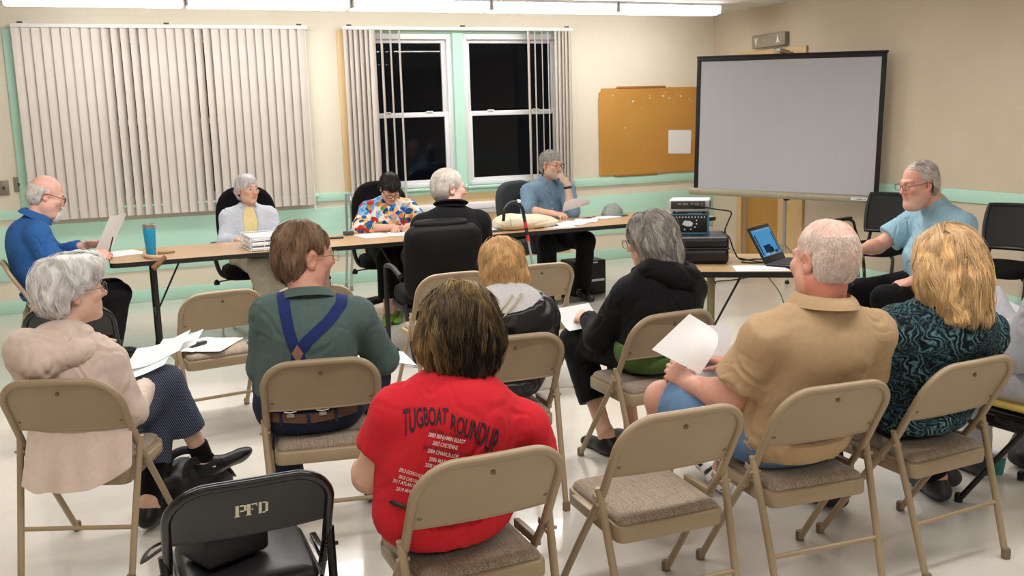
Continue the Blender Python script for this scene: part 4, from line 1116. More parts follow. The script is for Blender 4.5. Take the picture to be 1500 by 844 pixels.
V, F = lump([ell((0, 0, .07), (.17, .12, .075), k=.05), ell((.05, 0, .1), (.12, .1, .08), k=.05), ell((0, 0, -.1), (.5, .5, .102), op=-1, k=.01)], .008, .02, 8, 3); V[:, 2] = np.maximum(V[:, 2], .002)
np_obj('bag_body', V, F, mat('dark_print_cloth', (42, 38, 44), .8, var=.6, nscale=40), t)
def stripes():
    m = bpy.data.materials.new('pink_stripes'); t_ = NT(m); w_ = t_.add('ShaderNodeTexWave'); w_.inputs['Scale'].default_value = 22; w_.inputs['Distortion'].default_value = 1.; t_.link(t_.coord(rot=(0, 0, .6)), w_.inputs[0])
    t_.bsdf(t_.ramp(w_.outputs['Fac'], [(.4, lin((226, 120, 120))), (.6, lin((238, 206, 200)))]), .8); return m
G().grid(lambda u, v: (-.14+.14*u, -.10+.02*math.sin(5*u)-.03*v, .03+.17*(1-v)+.01*math.sin(9*u)), 12, 8, .006).build('striped_cloth', stripes(), t)
t = empty('drinking_cup', (3.60, 3.06, 0), 0, 'teal cup standing on the floor beside the dark bag at right', 'cup')
G().lathe([(.026, 0), (.03, .004), (.038, .085), (.036, .085), (.028, .01), (0, .01)], n=20).build('body', mat('teal_cup', (60, 150, 140), .4), t); G().lathe([(.039, .084), (.041, .088), (.041, .10), (.034, .104), (0, .104)], n=20).build('lid', M_PAPER2, t)

t = empty('storage_box', (4.03, 8.05, 0), rad(4), 'black box with white edges on the floor at the feet of the man in denim', 'box')
G().box((0, 0, .16), (.34, .26, .32), bev=.012).build('box_body', M_PLAS, t)
g = G().box((0, -.132, .135), (.30, .006, .022), bev=.002); g.box((-.02, -.132, .30), (.20, .006, .010), bev=.002); g.build('white_edge', M_PAPER2, t)
# ================================================================== people
M_SKIN = attr_mat('skin', 'col', .52, .35, .10, 260, sss=.0)
M_HAIR = attr_mat('hair_strands', 'col', .45, .25)
M_SHOE = attr_mat('shoe', 'col', .45, .4)
def fabric(name, c, rough=.85, var=.06, ns=50, bump=.18, bs=420, sheen=.03, crease=.16, cscale=5.):
    """woven cloth: mottled colour, fine weave and soft ridged creases"""
    if name in _M: return _M[name]
    m = bpy.data.materials.new(name); t = NT(m); c = lin(c); v = t.coord()
    lo = tuple(x*(1-var) for x in c[:3])+(1,); hi = tuple(min(1, x*(1+var)) for x in c[:3])+(1,)
    col = t.ramp(t.noise(v, ns).outputs['Fac'], [(.3, lo), (.7, hi)])
    n = t.noise(v, cscale, 3, .5, 1.1); n.noise_type = 'RIDGED_MULTIFRACTAL'
    b1 = t.add('ShaderNodeBump'); b1.inputs['Strength'].default_value = crease; b1.inputs['Distance'].default_value = .012; t.link(n.outputs['Fac'], b1.inputs['Height'])
    b2 = t.add('ShaderNodeBump'); b2.inputs['Strength'].default_value = bump; b2.inputs['Distance'].default_value = .003; t.link(t.noise(v, bs, 2).outputs['Fac'], b2.inputs['Height']); t.link(b1.outputs[0], b2.inputs['Normal'])
    t.bsdf(col, rough, 0, .14, b2.outputs[0], 0, sheen); _M[name] = m; return m
def perp(a, d):
    a = np.asarray(a, float); return unit(a-d*(a@d))
def ik2(a, b, l1, l2, pole):
    a, b = A3(*a), A3(*b); v = b-a; d = np.linalg.norm(v)
    if d > (l1+l2)*.995: s = d/((l1+l2)*.995); l1 *= s; l2 *= s
    t = v/max(d, 1e-6); x = (l1*l1-l2*l2+d*d)/(2*d); h = math.sqrt(max(l1*l1-x*x, 1e-6))
    return a+t*x+perp(pole, t)*h
def frame(yaw=0, pitch=0, roll=0):
    """rows right, forward, up; yaw left +, pitch down +, roll right ear down +"""
    yaw, pitch, roll = rad(yaw), rad(pitch), rad(roll)
    f = A3(-math.sin(yaw)*math.cos(pitch), math.cos(yaw)*math.cos(pitch), -math.sin(pitch))
    r = A3(math.cos(yaw), math.sin(yaw), 0); u = np.cross(r, f)
    r2 = math.cos(roll)*r-math.sin(roll)*u; u2 = math.sin(roll)*r+math.cos(roll)*u
    return np.stack([r2, f, u2])

def head_prims(fem=False, nose=1., fat=0.):
    e = []
    e.append(ell((0, -.018, .035), (.076, .097, .086), k=.02))
    e.append(ell((0, .030, -.045), (.058+fat*.012, .062, .083), k=.03))
    for s in (-1, 1): e.append(ell((s*(.045+fat*.008), .012, -.062), (.022+fat*.006, .036, .034), k=.03))
    e.append(ell((0, .072, -.102), (.024, .020, .019), k=.025))
    if fat > .3: e.append(ell((0, .04, -.115), (.05, .05, .03), k=.04))
    for s in (-1, 1):
        e.append(ell((s*.043, .066, -.018), (.022, .020, .020), k=.025))
        e.append(cone((s*.012, .087, .026), (s*.044, .074, .024), .010, .009, k=.015))
    for s in (-1, 1): e.append(ell((s*.032, .101, .004), (.018, .013, .011), k=.012, op=-1))
    for s in (-1, 1): e.append(ell((s*.031, .080, .004), (.0135, .0125, .0115), k=.006))
    e.append(cone((0, .085, .020), (0, .085+.024*nose, -.026), .008, .0125*(.9 if fem else 1), k=.012))
    for s in (-1, 1): e.append(ell((s*.0125, .095, -.030), (.009, .011, .008), k=.008))
    e.append(cone((-.017, .087, -.058), (.017, .087, -.058), .0065, k=.008)); e.append(cone((-.014, .086, -.069), (.014, .086, -.069), .0075, k=.008))
    e.append(cone((-.02, .096, -.0635), (.02, .096, -.0635), .003, k=.004, op=-1))
    for s in (-1, 1):
        R = rotz(s*rad(-24))@rotx(rad(-12)); c = A3(s*.079, -.012, -.004)
        e.append(ell(c, (.0075, .019, .033), R.T, k=.008)); e.append(ell(c+A3(s*.006, .004, .002), (.005, .011, .02), R.T, k=.004, op=-1))
        e.append(ell(c+A3(-s*.002, .006, -.026), (.006, .009, .010), k=.008))
    return e

def hand_prims(w, f, n, side, curl=.5, spread=.25, thumb=.4, s=1.):
    """five-fingered hand at wrist w pointing along f, back of the hand along n"""
    f = unit(f); n = perp(n, f); tx = -side*np.cross(f, n)
    P = lambda x, y, z: w+s*(x*tx+y*f+z*n)
    o = [cone(P(0, -.02, 0), P(0, .015, 0), .026*s, .025*s, k=.02, fl=(n, .75))]
    xs = [.029, .010, -.009, -.027]; Ls = [.070, .079, .074, .058]; ys = [.086, .090, .087, .080]
    for i in range(4):
        o.append(cone(P(xs[i]*.6, .015, 0), P(xs[i], ys[i], .002), .0125*s, .0105*s, k=.014))
    o.append(ell(P(.0, .05, -.003), (.034*s, .040*s, .013*s), np.stack([tx, f, n]), k=.012))
    o.append(ell(P(.024, .03, -.010), (.017*s, .026*s, .014*s), np.stack([tx, f, n]), k=.012))
    for i in range(4):
        a = curl*(.55+.12*i)*rad(60); p = P(xs[i], ys[i], .002); L = Ls[i]*s; sp = spread*(1.5-i)*.10
        for j, (q, r0, r1) in enumerate(((.45, .0092, .0085), (.31, .0083, .0075), (.24, .0074, .006))):
            d = unit(math.cos(a)*(f+tx*sp)-math.sin(a)*n); e = p+d*L*q
            o.append(cone(p, e, r0*s, r1*s, k=.003)); p = e; a += curl*rad(62 if j == 0 else 42)
    p = P(.026, .018, -.008); a = thumb
    for q, (dx, dy, dz), r0, r1 in ((.038, (.75, .62, -.25-.3*a), .0135, .0115), (.032, (.35-.35*a, .85, -.2-.35*a), .0110, .0098), (.026, (.10-.55*a, .92, -.15-.25*a), .0096, .0075)):
        d = unit(dx*tx+dy*f+dz*n); e = p+d*q*s; o.append(cone(p, e, r0*s, r1*s, k=.005)); p = e
    return o

def foot_frame(t, up=(0, 0, 1)):
    f = unit(t); u = perp(up, f); return np.stack([np.cross(f, u), f, u])
def shoe_prims(a, t, up=(0, 0, 1), s=1., g=0., sole=.0):
    R = foot_frame(t, up); q = []
    q.append(cone((0, -.045, -.040), (0, .03, -.040), .039+g, .040+g, k=.02)); q.append(cone((0, .03, -.045), (.004, .135, -.060), .041+g, .036+g, k=.02, fl=((0, 0, 1), .85)))
    q.append(ell((.004, .155, -.062), (.040+g, .050+g, .027+g), k=.02)); q.append(cone((0, -.01, .03), (0, -.005, -.03), .038+g, .043+g, k=.03))
    q = [p for p in q]
    for p in q: p.clips.append((A3(0, 0, -1), A3(0, 0, -.088)))
    o = []
    for p in xf(q, R, A3(0, 0, 0)):
        p.a = p.a*s+a
        if p.b is not None: p.b = p.b*s+a
        if p.t == 'c': p.ra *= s; p.rb *= s
        else: p.ra = p.ra*s
        p.clips = [(n, pp*s+a) for n, pp in p.clips]; o.append(p)
    return o, R

SKINS = dict(fair=(216, 172, 150), pink=(222, 174, 158), ruddy=(210, 156, 136), tan=(200, 140, 110), pale=(220, 180, 158))
def L3(c): return np.array(lin(c)[:3])

class Person:
    def __init__(s, label, loc, deg, J, B=None, skin='fair', fem=False, head=None, hs=1., nose=1., fat=0., h=.0045, hand=None, lips=(178, 100, 92), brow=(120, 95, 75), name='person', chair=False):
        s.chair = chair
        s.root = empty('person', (loc[0], loc[1], 0), rad(deg), label, 'person')
        j = dict(pelvis=(0, -.03, .555), waist=(0, -.06, .68), chest=(0, -.07, .83), neck=(0, -.05, .985), head=(0, .0, 1.085),
                 shL=(-.185, -.06, .925), shR=(.185, -.06, .925), wrL=(-.15, .28, .60), wrR=(.15, .28, .60), poleL=(-.5, -.5, -.6), poleR=(.5, -.5, -.6),
                 hipL=(-.09, .01, .535), hipR=(.09, .01, .535), kneeL=(-.12, .43, .50), kneeR=(.12, .43, .50), ankL=(-.12, .40, .09), ankR=(.12, .40, .09),
                 toeL=(-.15, 1, 0), toeR=(.15, 1, 0), upL=(0, 0, 1), upR=(0, 0, 1))
        j.update(J or {}); s.J = {k: A3(*v) for k, v in j.items()}
        b = dict(pw=.175, pd=.135, ph=.115, ww=.155, wd=.12, cw=.165, cd=.118, ch=.17, sr=.062, ar=.048, fr=.040, wr=.027, th=.082, kn=.058, cf=.052, an=.036, nk=.056, belly=0., bust=0., ua=.285, fa=.25, back=0.)
        b.update(B or {}); s.B = b; J = s.J
        for q in ('shL', 'shR'): J[q] = J[q]-A3(0, 0, .028)
        b['sr'] *= .92
        s.skin = skin; s.fem = fem; s.h = h; s.hs = hs; s.lips = lips; s.browc = brow
        for k in 'LR':
            if 'elb'+k not in J: J['elb'+k] = ik2(J['sh'+k], J['wr'+k], b['ua'], b['fa'], J['pole'+k])
        s.HR = frame(*(head or (0, 0, 0))); s.hc = J['head']
        s.hp = []
        for p in xf(head_prims(fem, nose, fat), s.HR, A3(0, 0, 0)):
            p.a = p.a*hs+s.hc
            if p.b is not None: p.b = p.b*hs+s.hc
            if p.t == 'c': p.ra *= hs; p.rb *= hs
            else: p.ra = p.ra*hs
            p.k *= hs; s.hp.append(p)
        s.hands = []
        for k, sd in (('L', -1), ('R', 1)):
            hd = dict(f=unit(J['wr'+k]-J['elb'+k])+A3(0, 0, -.1), n=(0, 0, 1), curl=.5, spread=.3, thumb=.4, s=.95 if fem else 1.03); hd.update((hand or {}).get(k, {}))
            s.hands += hand_prims(J['wr'+k], hd['f'], hd['n'], sd, hd['curl'], hd['spread'], hd['thumb'], hd['s'])
        s.torso = s.torso_prims(); s.arms = s.arm_prims(); s.legs = s.leg_prims()
        u = unit(J['head']-J['neck'])
        s.neck = [cone(J['neck']-.01*u, s.hc+s.HR.T@A3(0, -.022, -.055)*hs, b['nk'], b['nk']*.92, k=.03)]
    def axes(s):
        J = s.J; up = unit(J['neck']-J['pelvis'])
        l1 = perp(J['hipR']-J['hipL'], up); l2 = perp(J['shR']-J['shL'], up); return l1, l2, up
    def torso_prims(s, g=0., k=.055, sh=0.):
        J, b = s.J, s.B; l1, l2, up = s.axes(); o = []
        def el(c, r, l, u_, kk=k):
            u_ = unit(u_); l = perp(l, u_); return ell(c, A3(*r)+g, np.stack([l, np.cross(u_, l), u_]), k=kk)
        lm = unit(l1+l2)
        o.append(el(J['pelvis'], (b['pw'], b['pd'], b['ph']), l1, A3(0, 0, 1)))
        o.append(el(J['waist'], (b['ww'], b['wd'], .135), lm, J['chest']-J['pelvis']))
        o.append(el(J['chest'], (b['cw'], b['cd'], b['ch']), l2, J['neck']-J['waist']))
        fwd = np.cross(up, l2)
        if b['belly']: o.append(ell(J['waist']+fwd*(b['wd']*.55)+A3(0, 0, -.03), A3(b['ww']*.85, b['belly'], .13)+g, np.stack([lm, np.cross(up, lm), up]), k=.08))
        if b['back']: o.append(ell(J['chest']*.6+J['neck']*.4-fwd*.05, A3(.15, b['back'], .13)+g, np.stack([l2, np.cross(up, l2), up]), k=.08))
        if b['bust']:
            for q in (-1, 1): o.append(ell(J['chest']+fwd*(b['cd']*.75)+l2*q*.075+A3(0, 0, -.03), A3(.075, b['bust'], .075)+g, k=.05))
        r = b['sr']+g+sh
        o.append(cone(J['shL'], J['shR'], r, r, k=.045))
        for q in ('L', 'R'): o.append(cone(J['neck']+A3(0, 0, -.012), J['sh'+q]*.85+J['neck']*.15, b['nk']*.78+g*.6, r*.66, k=.045))
        return o
    def arm_prims(s, gu=0., gf=0.):
        J, b = s.J, s.B; o = []
        for q in ('L', 'R'):
            S, E, W_ = J['sh'+q], J['elb'+q], J['wr'+q]
            o.append(cone(S, E, b['ar']*1.14+gu, b['ar']*.86+gu, k=.035)); o.append(cone(E, E+(W_-E)*.35, b['ar']*.86+gf, b['fr']+gf, k=.02)); o.append(cone(E+(W_-E)*.3, W_, b['fr']*1.03+gf, b['wr']+gf, k=.02))
        return o
    def leg_prims(s, gt=0., gc=0.):
        J, b = s.J, s.B; o = []
        for q in ('L', 'R'):
            H, K, A = J['hip'+q], J['knee'+q], J['ank'+q]; d = A-K
            o.append(cone(H, K, b['th']+gt, b['kn']+gt, k=.04)); o.append(cone(K, A, b['kn']*.93+gc, b['an']+gc, k=.025))
            bk = perp(H-K, unit(d)) if np.linalg.norm(np.cross(unit(H-K), unit(d))) > .1 else A3(0, -1, 0)
            o.append(ell(K+d*.3+bk*.014, A3(b['cf']+gc, b['cf']+gc, .11), np.stack([unit(np.cross(bk, unit(d))), bk, unit(d)]), k=.03))
        return o
    def on_chair(s, V, g):
        """cloth and flesh lie against the folding chair's back panel and seat instead of passing through"""
        if not s.chair: return V
        x, y, z = V[:, 0], V[:, 1], V[:, 2]
        q = np.clip(1-(x/.2135)**2, 0, 1); bow = -.020*q*(.35+.65*(1-np.clip((z-.566)/.2, 0, 1)))
        yb = np.interp(z, [.501, .60, .713, .78], [-.106, -.158, -.222, -.252])+bow+.010+g
        m = (z > .548) & (z < .775) & (np.abs(x) < .226) & (y > -.36)
        V[:, 1] = np.where(m, np.maximum(y, yb), y)
        m = (np.abs(x) < .185) & (y > -.155) & (y < .21) & (z > .38)
        V[:, 2] = np.where(m, np.maximum(z, .440+y*.02+g), z)
        return V
    # -------------------------------------------------------------- parts
    def to_head(s, V): return (V-s.hc)@s.HR.T/s.hs
    def body(s, paint=None, feet=True):
        pr = s.torso_prims(-.004)+s.legs+s.arms+s.hands+s.neck+s.hp
        if feet:
            for q in ('L', 'R'): pr += shoe_prims(s.J['ank'+q], s.J['toe'+q], s.J['up'+q], .93, -.004)[0]
        V, F = mesh_sdf(pr, s.h); V = s.on_chair(V, .004)
        c0 = L3(SKINS.get(s.skin, s.skin)); C = np.tile(c0, (len(V), 1)); H = s.to_head(V)
        n = pnoise(V*26)+.5*pnoise(V*60); C *= (1+.10*n)[:, None]
        red = np.exp(-((H-A3(0, .10, -.03))**2/(A3(.02, .03, .02)**2)).sum(1))
        for q in (-1, 1): red += .8*np.exp(-((H-A3(q*.045, .075, -.03))**2/(A3(.022, .03, .022)**2)).sum(1))+.7*np.exp(-((H-A3(q*.082, -.01, 0))**2/(A3(.012, .03, .04)**2)).sum(1))
        C = C*(1-np.clip(red, 0, 1)[:, None]*A3(.0, .16, .16))
        lip = (np.abs(H[:, 0]) < .024-.6*np.abs(H[:, 2]+.063)) & (H[:, 1] > .08) & (np.abs(H[:, 2]+.0635) < .013)
        C[lip] = C[lip]*.35+L3(s.lips)*.65
        br = (np.abs(np.abs(H[:, 0])-.032) < .018) & (H[:, 1] > .06) & (np.abs(H[:, 2]-.028+.10*(np.abs(H[:, 0])-.03)**2*10) < .0055)
        C[br] = C[br]*.35+L3(s.browc)*.65
        if paint: C = paint(V, H, C)
        o = np_obj('body', V, F, M_SKIN, s.root, C); s.bodyprims = pr; return o
    def eyes(s, iris=(70, 80, 90), lid=.35):
        for q in (-1, 1):
            g = G(); n = 16; r = .0118*s.hs
            prof = [(r*math.sin(a), -r*math.cos(a)) for a in np.linspace(0.02, PI-.02, 14)]
            g.lathe(prof, n=n)
            o = g.build('eye', [M_SCLERA, mat('iris_%d%d%d' % iris, iris, .3), M_PUPIL], s.root)
            for p in o.data.polygons:
                z = p.center.z/r
                p.material_index = 2 if z > .93 else (1 if z > .80 else 0)
            R = s.HR; c = s.hc+R.T@(A3(q*.031, .0802, .003)*s.hs)
            M = Matrix(((R[0][0], R[2][0], R[1][0], c[0]), (R[0][1], R[2][1], R[1][1], c[1]), (R[0][2], R[2][2], R[1][2], c[2]), (0, 0, 0, 1)))
            o.matrix_local = M
    def cloth(s, name, pr, m, h=.007, wr=.006, fr=11., clip=(), seed=0., fold=None, stretch=(1, 1, 1), fine=.35, col=None, parent=None):
        V, F = mesh_sdf(pr, h, clip, 2); N = normals(V, F); P = V*A3(*stretch)*fr+seed
        W_ = P+.7*np.stack([pnoise(P*.7+9), pnoise(P*.7+31), pnoise(P*.7+57)], 1)
        a = np.abs(pnoise(W_*A3(1, 1, .6))); a2 = np.abs(pnoise(W_*A3(1.9, 1.9, 1.2)+3))
        fade = np.clip(.5+1.6*pnoise(P*.45+40), 0, 1)
        d = wr*(.8*pnoise(P*.5+4)+fade*(-.55*np.exp(-(a/.05)**2)+.38*np.exp(-((a-.12)/.06)**2)))+wr*fine*fade*(.35*np.exp(-((a2-.12)/.06)**2)-.45*np.exp(-(a2/.06)**2))
        if fold is not None: d = d+fold(V, N)
        V = V+N*d[:, None]; V[:, 2] = np.maximum(V[:, 2], .004)
        V = relax(V, F, .4); V = s.on_chair(V, .0)
        return np_obj(name, V, F, m, parent or s.root, col)
    def top(s, name, m, sleeve='long', g=.014, t=.6, hem=.455, wr=.006, h=.007, sh=.0, gs=None, extra=(), flare=.012, cuff=1., low=True, seed=0., fr=11., fold=None, col=None, neckcut=True, gb=None):
        J, b = s.J, s.B; pr = s.torso_prims(g if gb is None else gb, .06, sh-.004)
        if gb is not None: pass
        gs = g if gs is None else gs
        for q in ('L', 'R'):
            S, E, W_ = J['sh'+q], J['elb'+q], J['wr'+q]
            if sleeve == 'short':
                d = unit(E-S); e = S+(E-S)*t
                pr.append(cone(S, E, b['ar']*1.14+gs, b['ar']*.9+gs+flare*1.6, k=.03, clips=[(d, e)]))
            elif sleeve == 'long':
                d = unit(W_-E); e = E+(W_-E)*cuff
                pr.append(cone(S, E, b['ar']*1.10+gs, b['ar']*.92+gs, k=.028)); pr.append(cone(E, W_, b['ar']*.90+gs, b['wr']+gs*.9+.002, k=.03, clips=[(d, e)]))
        pr += list(extra)
        clip = [(A3(0, 0, -1), A3(0, 0, hem))]
        s.topprims = pr
        return s.cloth(name, pr, m, h, wr, fr, clip, seed, fold, col=col)
    def pants(s, name, m, g=.012, end=.97, wr=.006, h=.007, gc=None, top=.62, seed=5., extra=(), col=None):
        J, b = s.J, s.B; gc = g*1.3 if gc is None else gc
        pr = s.torso_prims(g-.010)[:2]
        for q in ('L', 'R'):
            H, K, A = J['hip'+q], J['knee'+q], J['ank'+q]; d = unit(A-K)
            if end > 0:
                e = K+(A-K)*end
                pr += [cone(H, K, b['th']+g, b['kn']+g*1.2, k=.05), cone(K, A, b['kn']*.98+gc, b['an']+gc*1.6, k=.035, clips=[(d, e)])]
            else:
                d = unit(K-H); e = H+(K-H)*(1+end)
                pr += [cone(H, K, b['th']+g, b['kn']+g*2.2, k=.05, clips=[(d, e)])]
        pr += list(extra); s.pantprims = pr
        return s.cloth(name, pr, m, h, wr, 10, [(A3(0, 0, 1), A3(0, 0, top))], seed, col=col)
    def shoes(s, name='shoe', upper=(20, 20, 21), sole=(24, 24, 24), which='LR', size=1., sandal=False, patch=None):
        for q in which:
            a = s.J['ank'+q]; pr, R = shoe_prims(a, s.J['toe'+q], s.J['up'+q], size)
            pr = [p.grow(0) for p in pr]
            top = (R[2], a+R[2]*.012)
            V, F = mesh_sdf(pr, .0055, [top])
            Lc = (V-a)@R.T; z = Lc[:, 2]+.088*size
            C = np.where((z < .022)[:, None], L3(sole), L3(upper))
            if patch: C = patch(Lc, C)
            o = np_obj(name, V, F, M_SHOE, s.root, C)
    # -------------------------------------------------------------- hair
    def hair(s, n, length, col, hull, root, seed=1, bottom=-9., depth=.010, lock=.006, wav=.25, wf=14., wid=.0014, nlock=160, crown=(0, -.05, .13), grav=1.0, radial=.6, flow=None, steps=14,
             cvar=.25, colfn=None, name='hair', base=.55, inset=.008, lvar=.35, hb=.006, clump=.35, flip=0., bjit=.012, basehull=None, lvl=None, lump=0., lf=20., fly=.004):
        """locks combed along a hair volume: strands lie within depth of the hull surface and follow gravity and the parting"""
        rs = np.random.RandomState(seed); hs = s.hs; R = s.HR
        lo = np.min([p.box()[0] for p in hull], 0); hi = np.max([p.box()[1] for p in hull], 0)
        X = lo+(hi-lo)*rs.rand(n*30, 3); D = sdf(hull, X); X = X[np.abs(D) < .012]
        X = X-sdf_grad(hull, X)*sdf(hull, X)[:, None]
        X = X[root(X)]; X = X[rs.permutation(len(X))[:n]]; n = len(X)
        L = (length(X) if callable(length) else np.full(n, length))*(1-lvar*rs.rand(n))
        ci = rs.choice(n, min(nlock, n), replace=False); li = ((X[:, None]*A3(1, 1, .6)-X[ci][None]*A3(1, 1, .6))**2).sum(-1).argmin(1)
        lockd = rs.rand(len(ci))[li]*lock; dep = depth*rs.rand(n)**1.3+lockd
        if lvl is not None: dep = dep*lvl(X)
        locks = rs.normal(size=(len(ci), 3))[li]
        dep = np.where(rs.rand(n) < fly, -.010*rs.rand(n), dep)
        lp = lambda q: lump*(pnoise(q*lf*A3(1, 1, .7)+seed*5.3)+.4*pnoise(q*lf*2.1+seed)) if lump else 0.
        gl = R@A3(0, 0, -1); C0 = A3(*crown)
        p = X-sdf_grad(hull, X)*(dep+lp(X))[:, None]; P = [p]; d = None; alive = np.ones(n, bool); ds = (L/steps)[:, None]
        bz = bottom(X) if callable(bottom) else np.full(n, bottom); bz = bz+bjit*(rs.normal(size=len(ci))[li]*.7+rs.normal(size=n)*.5)
        for i in range(steps):
            g = sdf_grad(hull, p)
            if flow is not None: f = flow(p, X)
            else:
                rd = p-C0; rd /= np.linalg.norm(rd, axis=1)[:, None]+1e-6; f = grav*gl+radial*rd
            w = wf; nz = np.stack([pnoise(p*w+li[:, None]*.22+k*17.) for k in range(3)], 1)
            f = f+wav*1.6*nz+.10*wav*locks
            f = f-g*(f*g).sum(1)[:, None]; f /= np.linalg.norm(f, axis=1)[:, None]+1e-6
            if flip: f = f+g*flip*((i/steps)**2)
            d = f if d is None else d*.45+f*.55; d = d/(np.linalg.norm(d, axis=1)[:, None]+1e-6)
            q = p+d*ds
            if not flip or i < steps*.6: q = q-sdf_grad(hull, q)*(sdf(hull, q)+dep+lp(q))[:, None]*.8
            alive &= q[:, 2] > bz
            q = np.where(alive[:, None], q, p); p = q; P.append(p)
        P = np.stack(P, 1); m = P.shape[1]; t = np.linspace(0, 1, m)
        gi = ci[li]; w = clump*t[None, :, None]
        off = np.clip(P[:, :1]-P[gi][:, :1], -.02, .02)
        P = P*(1-w)+(P[gi]+off*(1-.7*t)[None, :, None])*w if clump else P
        ln = np.linalg.norm(np.diff(P, axis=1), axis=-1); tot = ln.sum(1)
        T = np.gradient(P, axis=1)+1e-9; T /= np.linalg.norm(T, axis=-1)[..., None]+1e-9
        r1 = np.cross(T, A3(.3, .2, .93)); r1 /= np.linalg.norm(r1, axis=-1)[..., None]+1e-9; r2 = np.cross(T, r1)
        cl = np.concatenate([np.zeros((n, 1)), np.cumsum(ln, 1)], 1)/(tot[:, None]+1e-6)
        rad_ = wid*(.7+.6*rs.rand(n))[:, None]*np.clip(1-cl**3, 0.02, 1)*np.minimum(1, .35+cl*3)
        V = np.stack([P+rad_[..., None]*(math.cos(a)*r1+math.sin(a)*r2) for a in (0, 2.0944, 4.1888)], 2).reshape(-1, 3)
        b = (np.arange(n)*m)[:, None]+np.arange(m-1)[None]; F = []
        for k in range(3):
            k2 = (k+1) % 3; F.append(np.stack([b*3+k, b*3+k2, (b+1)*3+k2, (b+1)*3+k], -1).reshape(-1, 4))
        F = np.concatenate(F)
        pc = rs.normal(size=len(ci))[li]*.6+rs.normal(size=n)*.5
        cc = L3(col)[None]*np.clip(1+cvar*pc, .35, 2.)[:, None]
        if colfn is not None: cc = colfn(X, pc, cc)
        Cc = np.repeat(cc, m*3, 0)
        bh = [q.grow(-inset) for q in (basehull or hull)]
        for q, q0 in zip(bh, (basehull or hull)): q.k = q0.k
        Vc, Fc = mesh_sdf(bh, hb); keep = root(Vc)
        Fc = Fc[keep[Fc].all(1)]
        ids = np.unique(Fc); mp = np.full(len(Vc), -1); mp[ids] = np.arange(len(ids)); Fc = mp[Fc]; Vc = Vc[ids]
        cb = np.tile(L3(col)*base, (len(Vc), 1))
        if colfn is not None and len(Vc): cb = colfn(Vc, np.zeros(len(Vc)), cb/base)*base
        F = np.concatenate([F, Fc+len(V)]); V = np.concatenate([V, Vc]); Cc = np.concatenate([Cc, cb])
        V = (V*hs)@R+s.hc
        return np_obj(name, V, F, M_HAIR, s.root, Cc)
    def glasses(s, m, w_=.024, hh=.018, rr=.0011, temple=True, rim=True, y=.112):
        g = G(); T = lambda x, y_, z: s.hc+s.HR.T@(A3(x, y_, z)*s.hs)
        for q in (-1, 1):
            g.tube([T(q*.033+x, y-.004-.10*abs(q*.033+x)**1.3, .002+z) for x, z in rrect(w_*2, hh*2, hh*.8, 4)], rr, 6, closed=True)
            if temple: g.tube([T(q*(.033+w_), y-.012, .008), T(q*.070, y-.03, .010), T(q*.082, .03, .010), T(q*.0845, -.005, .012), T(q*.082, -.03, -.006)], rr, 6)
        g.tube([T(-.010, y-.004, .006), T(0, y, .008), T(.010, y-.004, .006)], rr, 6)
        g.build('glasses', m, s.root)
    def collar(s, name, m, r=None, hgt=.035, lean=.012, gap=.25, down=-.012, th=.004, fall=.03, drop=-.022):
        """folded shirt collar: a stand round the neck and a fall laid over it, open at the front"""
        J, b = s.J, s.B; r = r or b['nk']+.013; l1, l2, up = s.axes(); nu = unit(J['head']-J['neck']+A3(0, -.02, .0)); fw = perp(np.cross(nu, l2)*1., nu); rt = np.cross(fw, nu)
        g = G()
        def ringp(a, z, rr): return J['neck']+nu*(z-drop)+(rr)*(math.sin(a)*rt*1.06+math.cos(a)*fw*1.1)
        a0, a1 = gap, 2*PI-gap
        def fn(u, v):
            a = a0+(a1-a0)*u; bk = .5-.5*math.cos(a)
            if v < .45: q = v/.45; return ringp(a, down+(hgt)*q, r+.012-lean*q+.006*(1-q))
            q = (v-.45)/.55; return ringp(a, down+hgt+.004*math.sin(q*PI)-fall*(1+.35*(1-bk))*q, r+.012-lean+.006*math.sin(min(1, q*2)*PI/2)+.024*q)
        g.grid(fn, 40, 12, th); return g.build(name, m, s.root, smooth=60)
    def neckband(s, name, m, r=None, z=.0, w_=.012, fdrop=.035):
        J, b = s.J, s.B; r = r or b['nk']+.016; l1, l2, up = s.axes(); nu = unit(J['head']-J['neck']+A3(0, -.03, 0)); fw = perp(np.cross(nu, l2), nu); rt = np.cross(fw, nu)
        P = [J['neck']+nu*(z-fdrop*max(0, math.cos(a))**1.5)+r*(math.sin(a)*rt*1.08+math.cos(a)*fw*1.15) for a in np.linspace(0, 2*PI, 40, endpoint=False)]
        return G().tube(P, w_*.5, 8, closed=True, flat=(1, 1)).build(name, m, s.root)
M_SCLERA = mat('eye_white', (226, 220, 214), .25); M_PUPIL = mat('pupil', (12, 10, 10), .2)
M_WIREGL = mat('dark_wire_rim', (60, 44, 36), .35, .5); M_GOLDGL = mat('gold_wire_rim', (160, 128, 76), .3, .8); M_BLKGL = mat('black_rim', (18, 17, 18), .3); M_SILGL = mat('silver_wire_rim', (120, 116, 118), .3, .8)
CAPE = ell((0, -.02, .037), (.081, .102, .091), k=.02)
def want(k): return 'ONLY' not in globals() or k in ONLY
DENIM = fabric('dark_denim', (40, 50, 76)); BLKCLOTH = fabric('black_trousers', (17, 17, 19), .8); NAVY = fabric('navy_jeans', (34, 42, 62))
CRAN = ell((0, -.018, .035), (.081, .102, .091), k=.02)
SKULL = [CRAN, ell((0, -.03, -.02), (.074, .082, .075), k=.04)]
def front_free(r, zf=.085, yf=.062, side=.02):
    return ~((r[:, 1] > yf) & (r[:, 2] < zf)) & ~((r[:, 1] > .022) & (r[:, 2] < side))
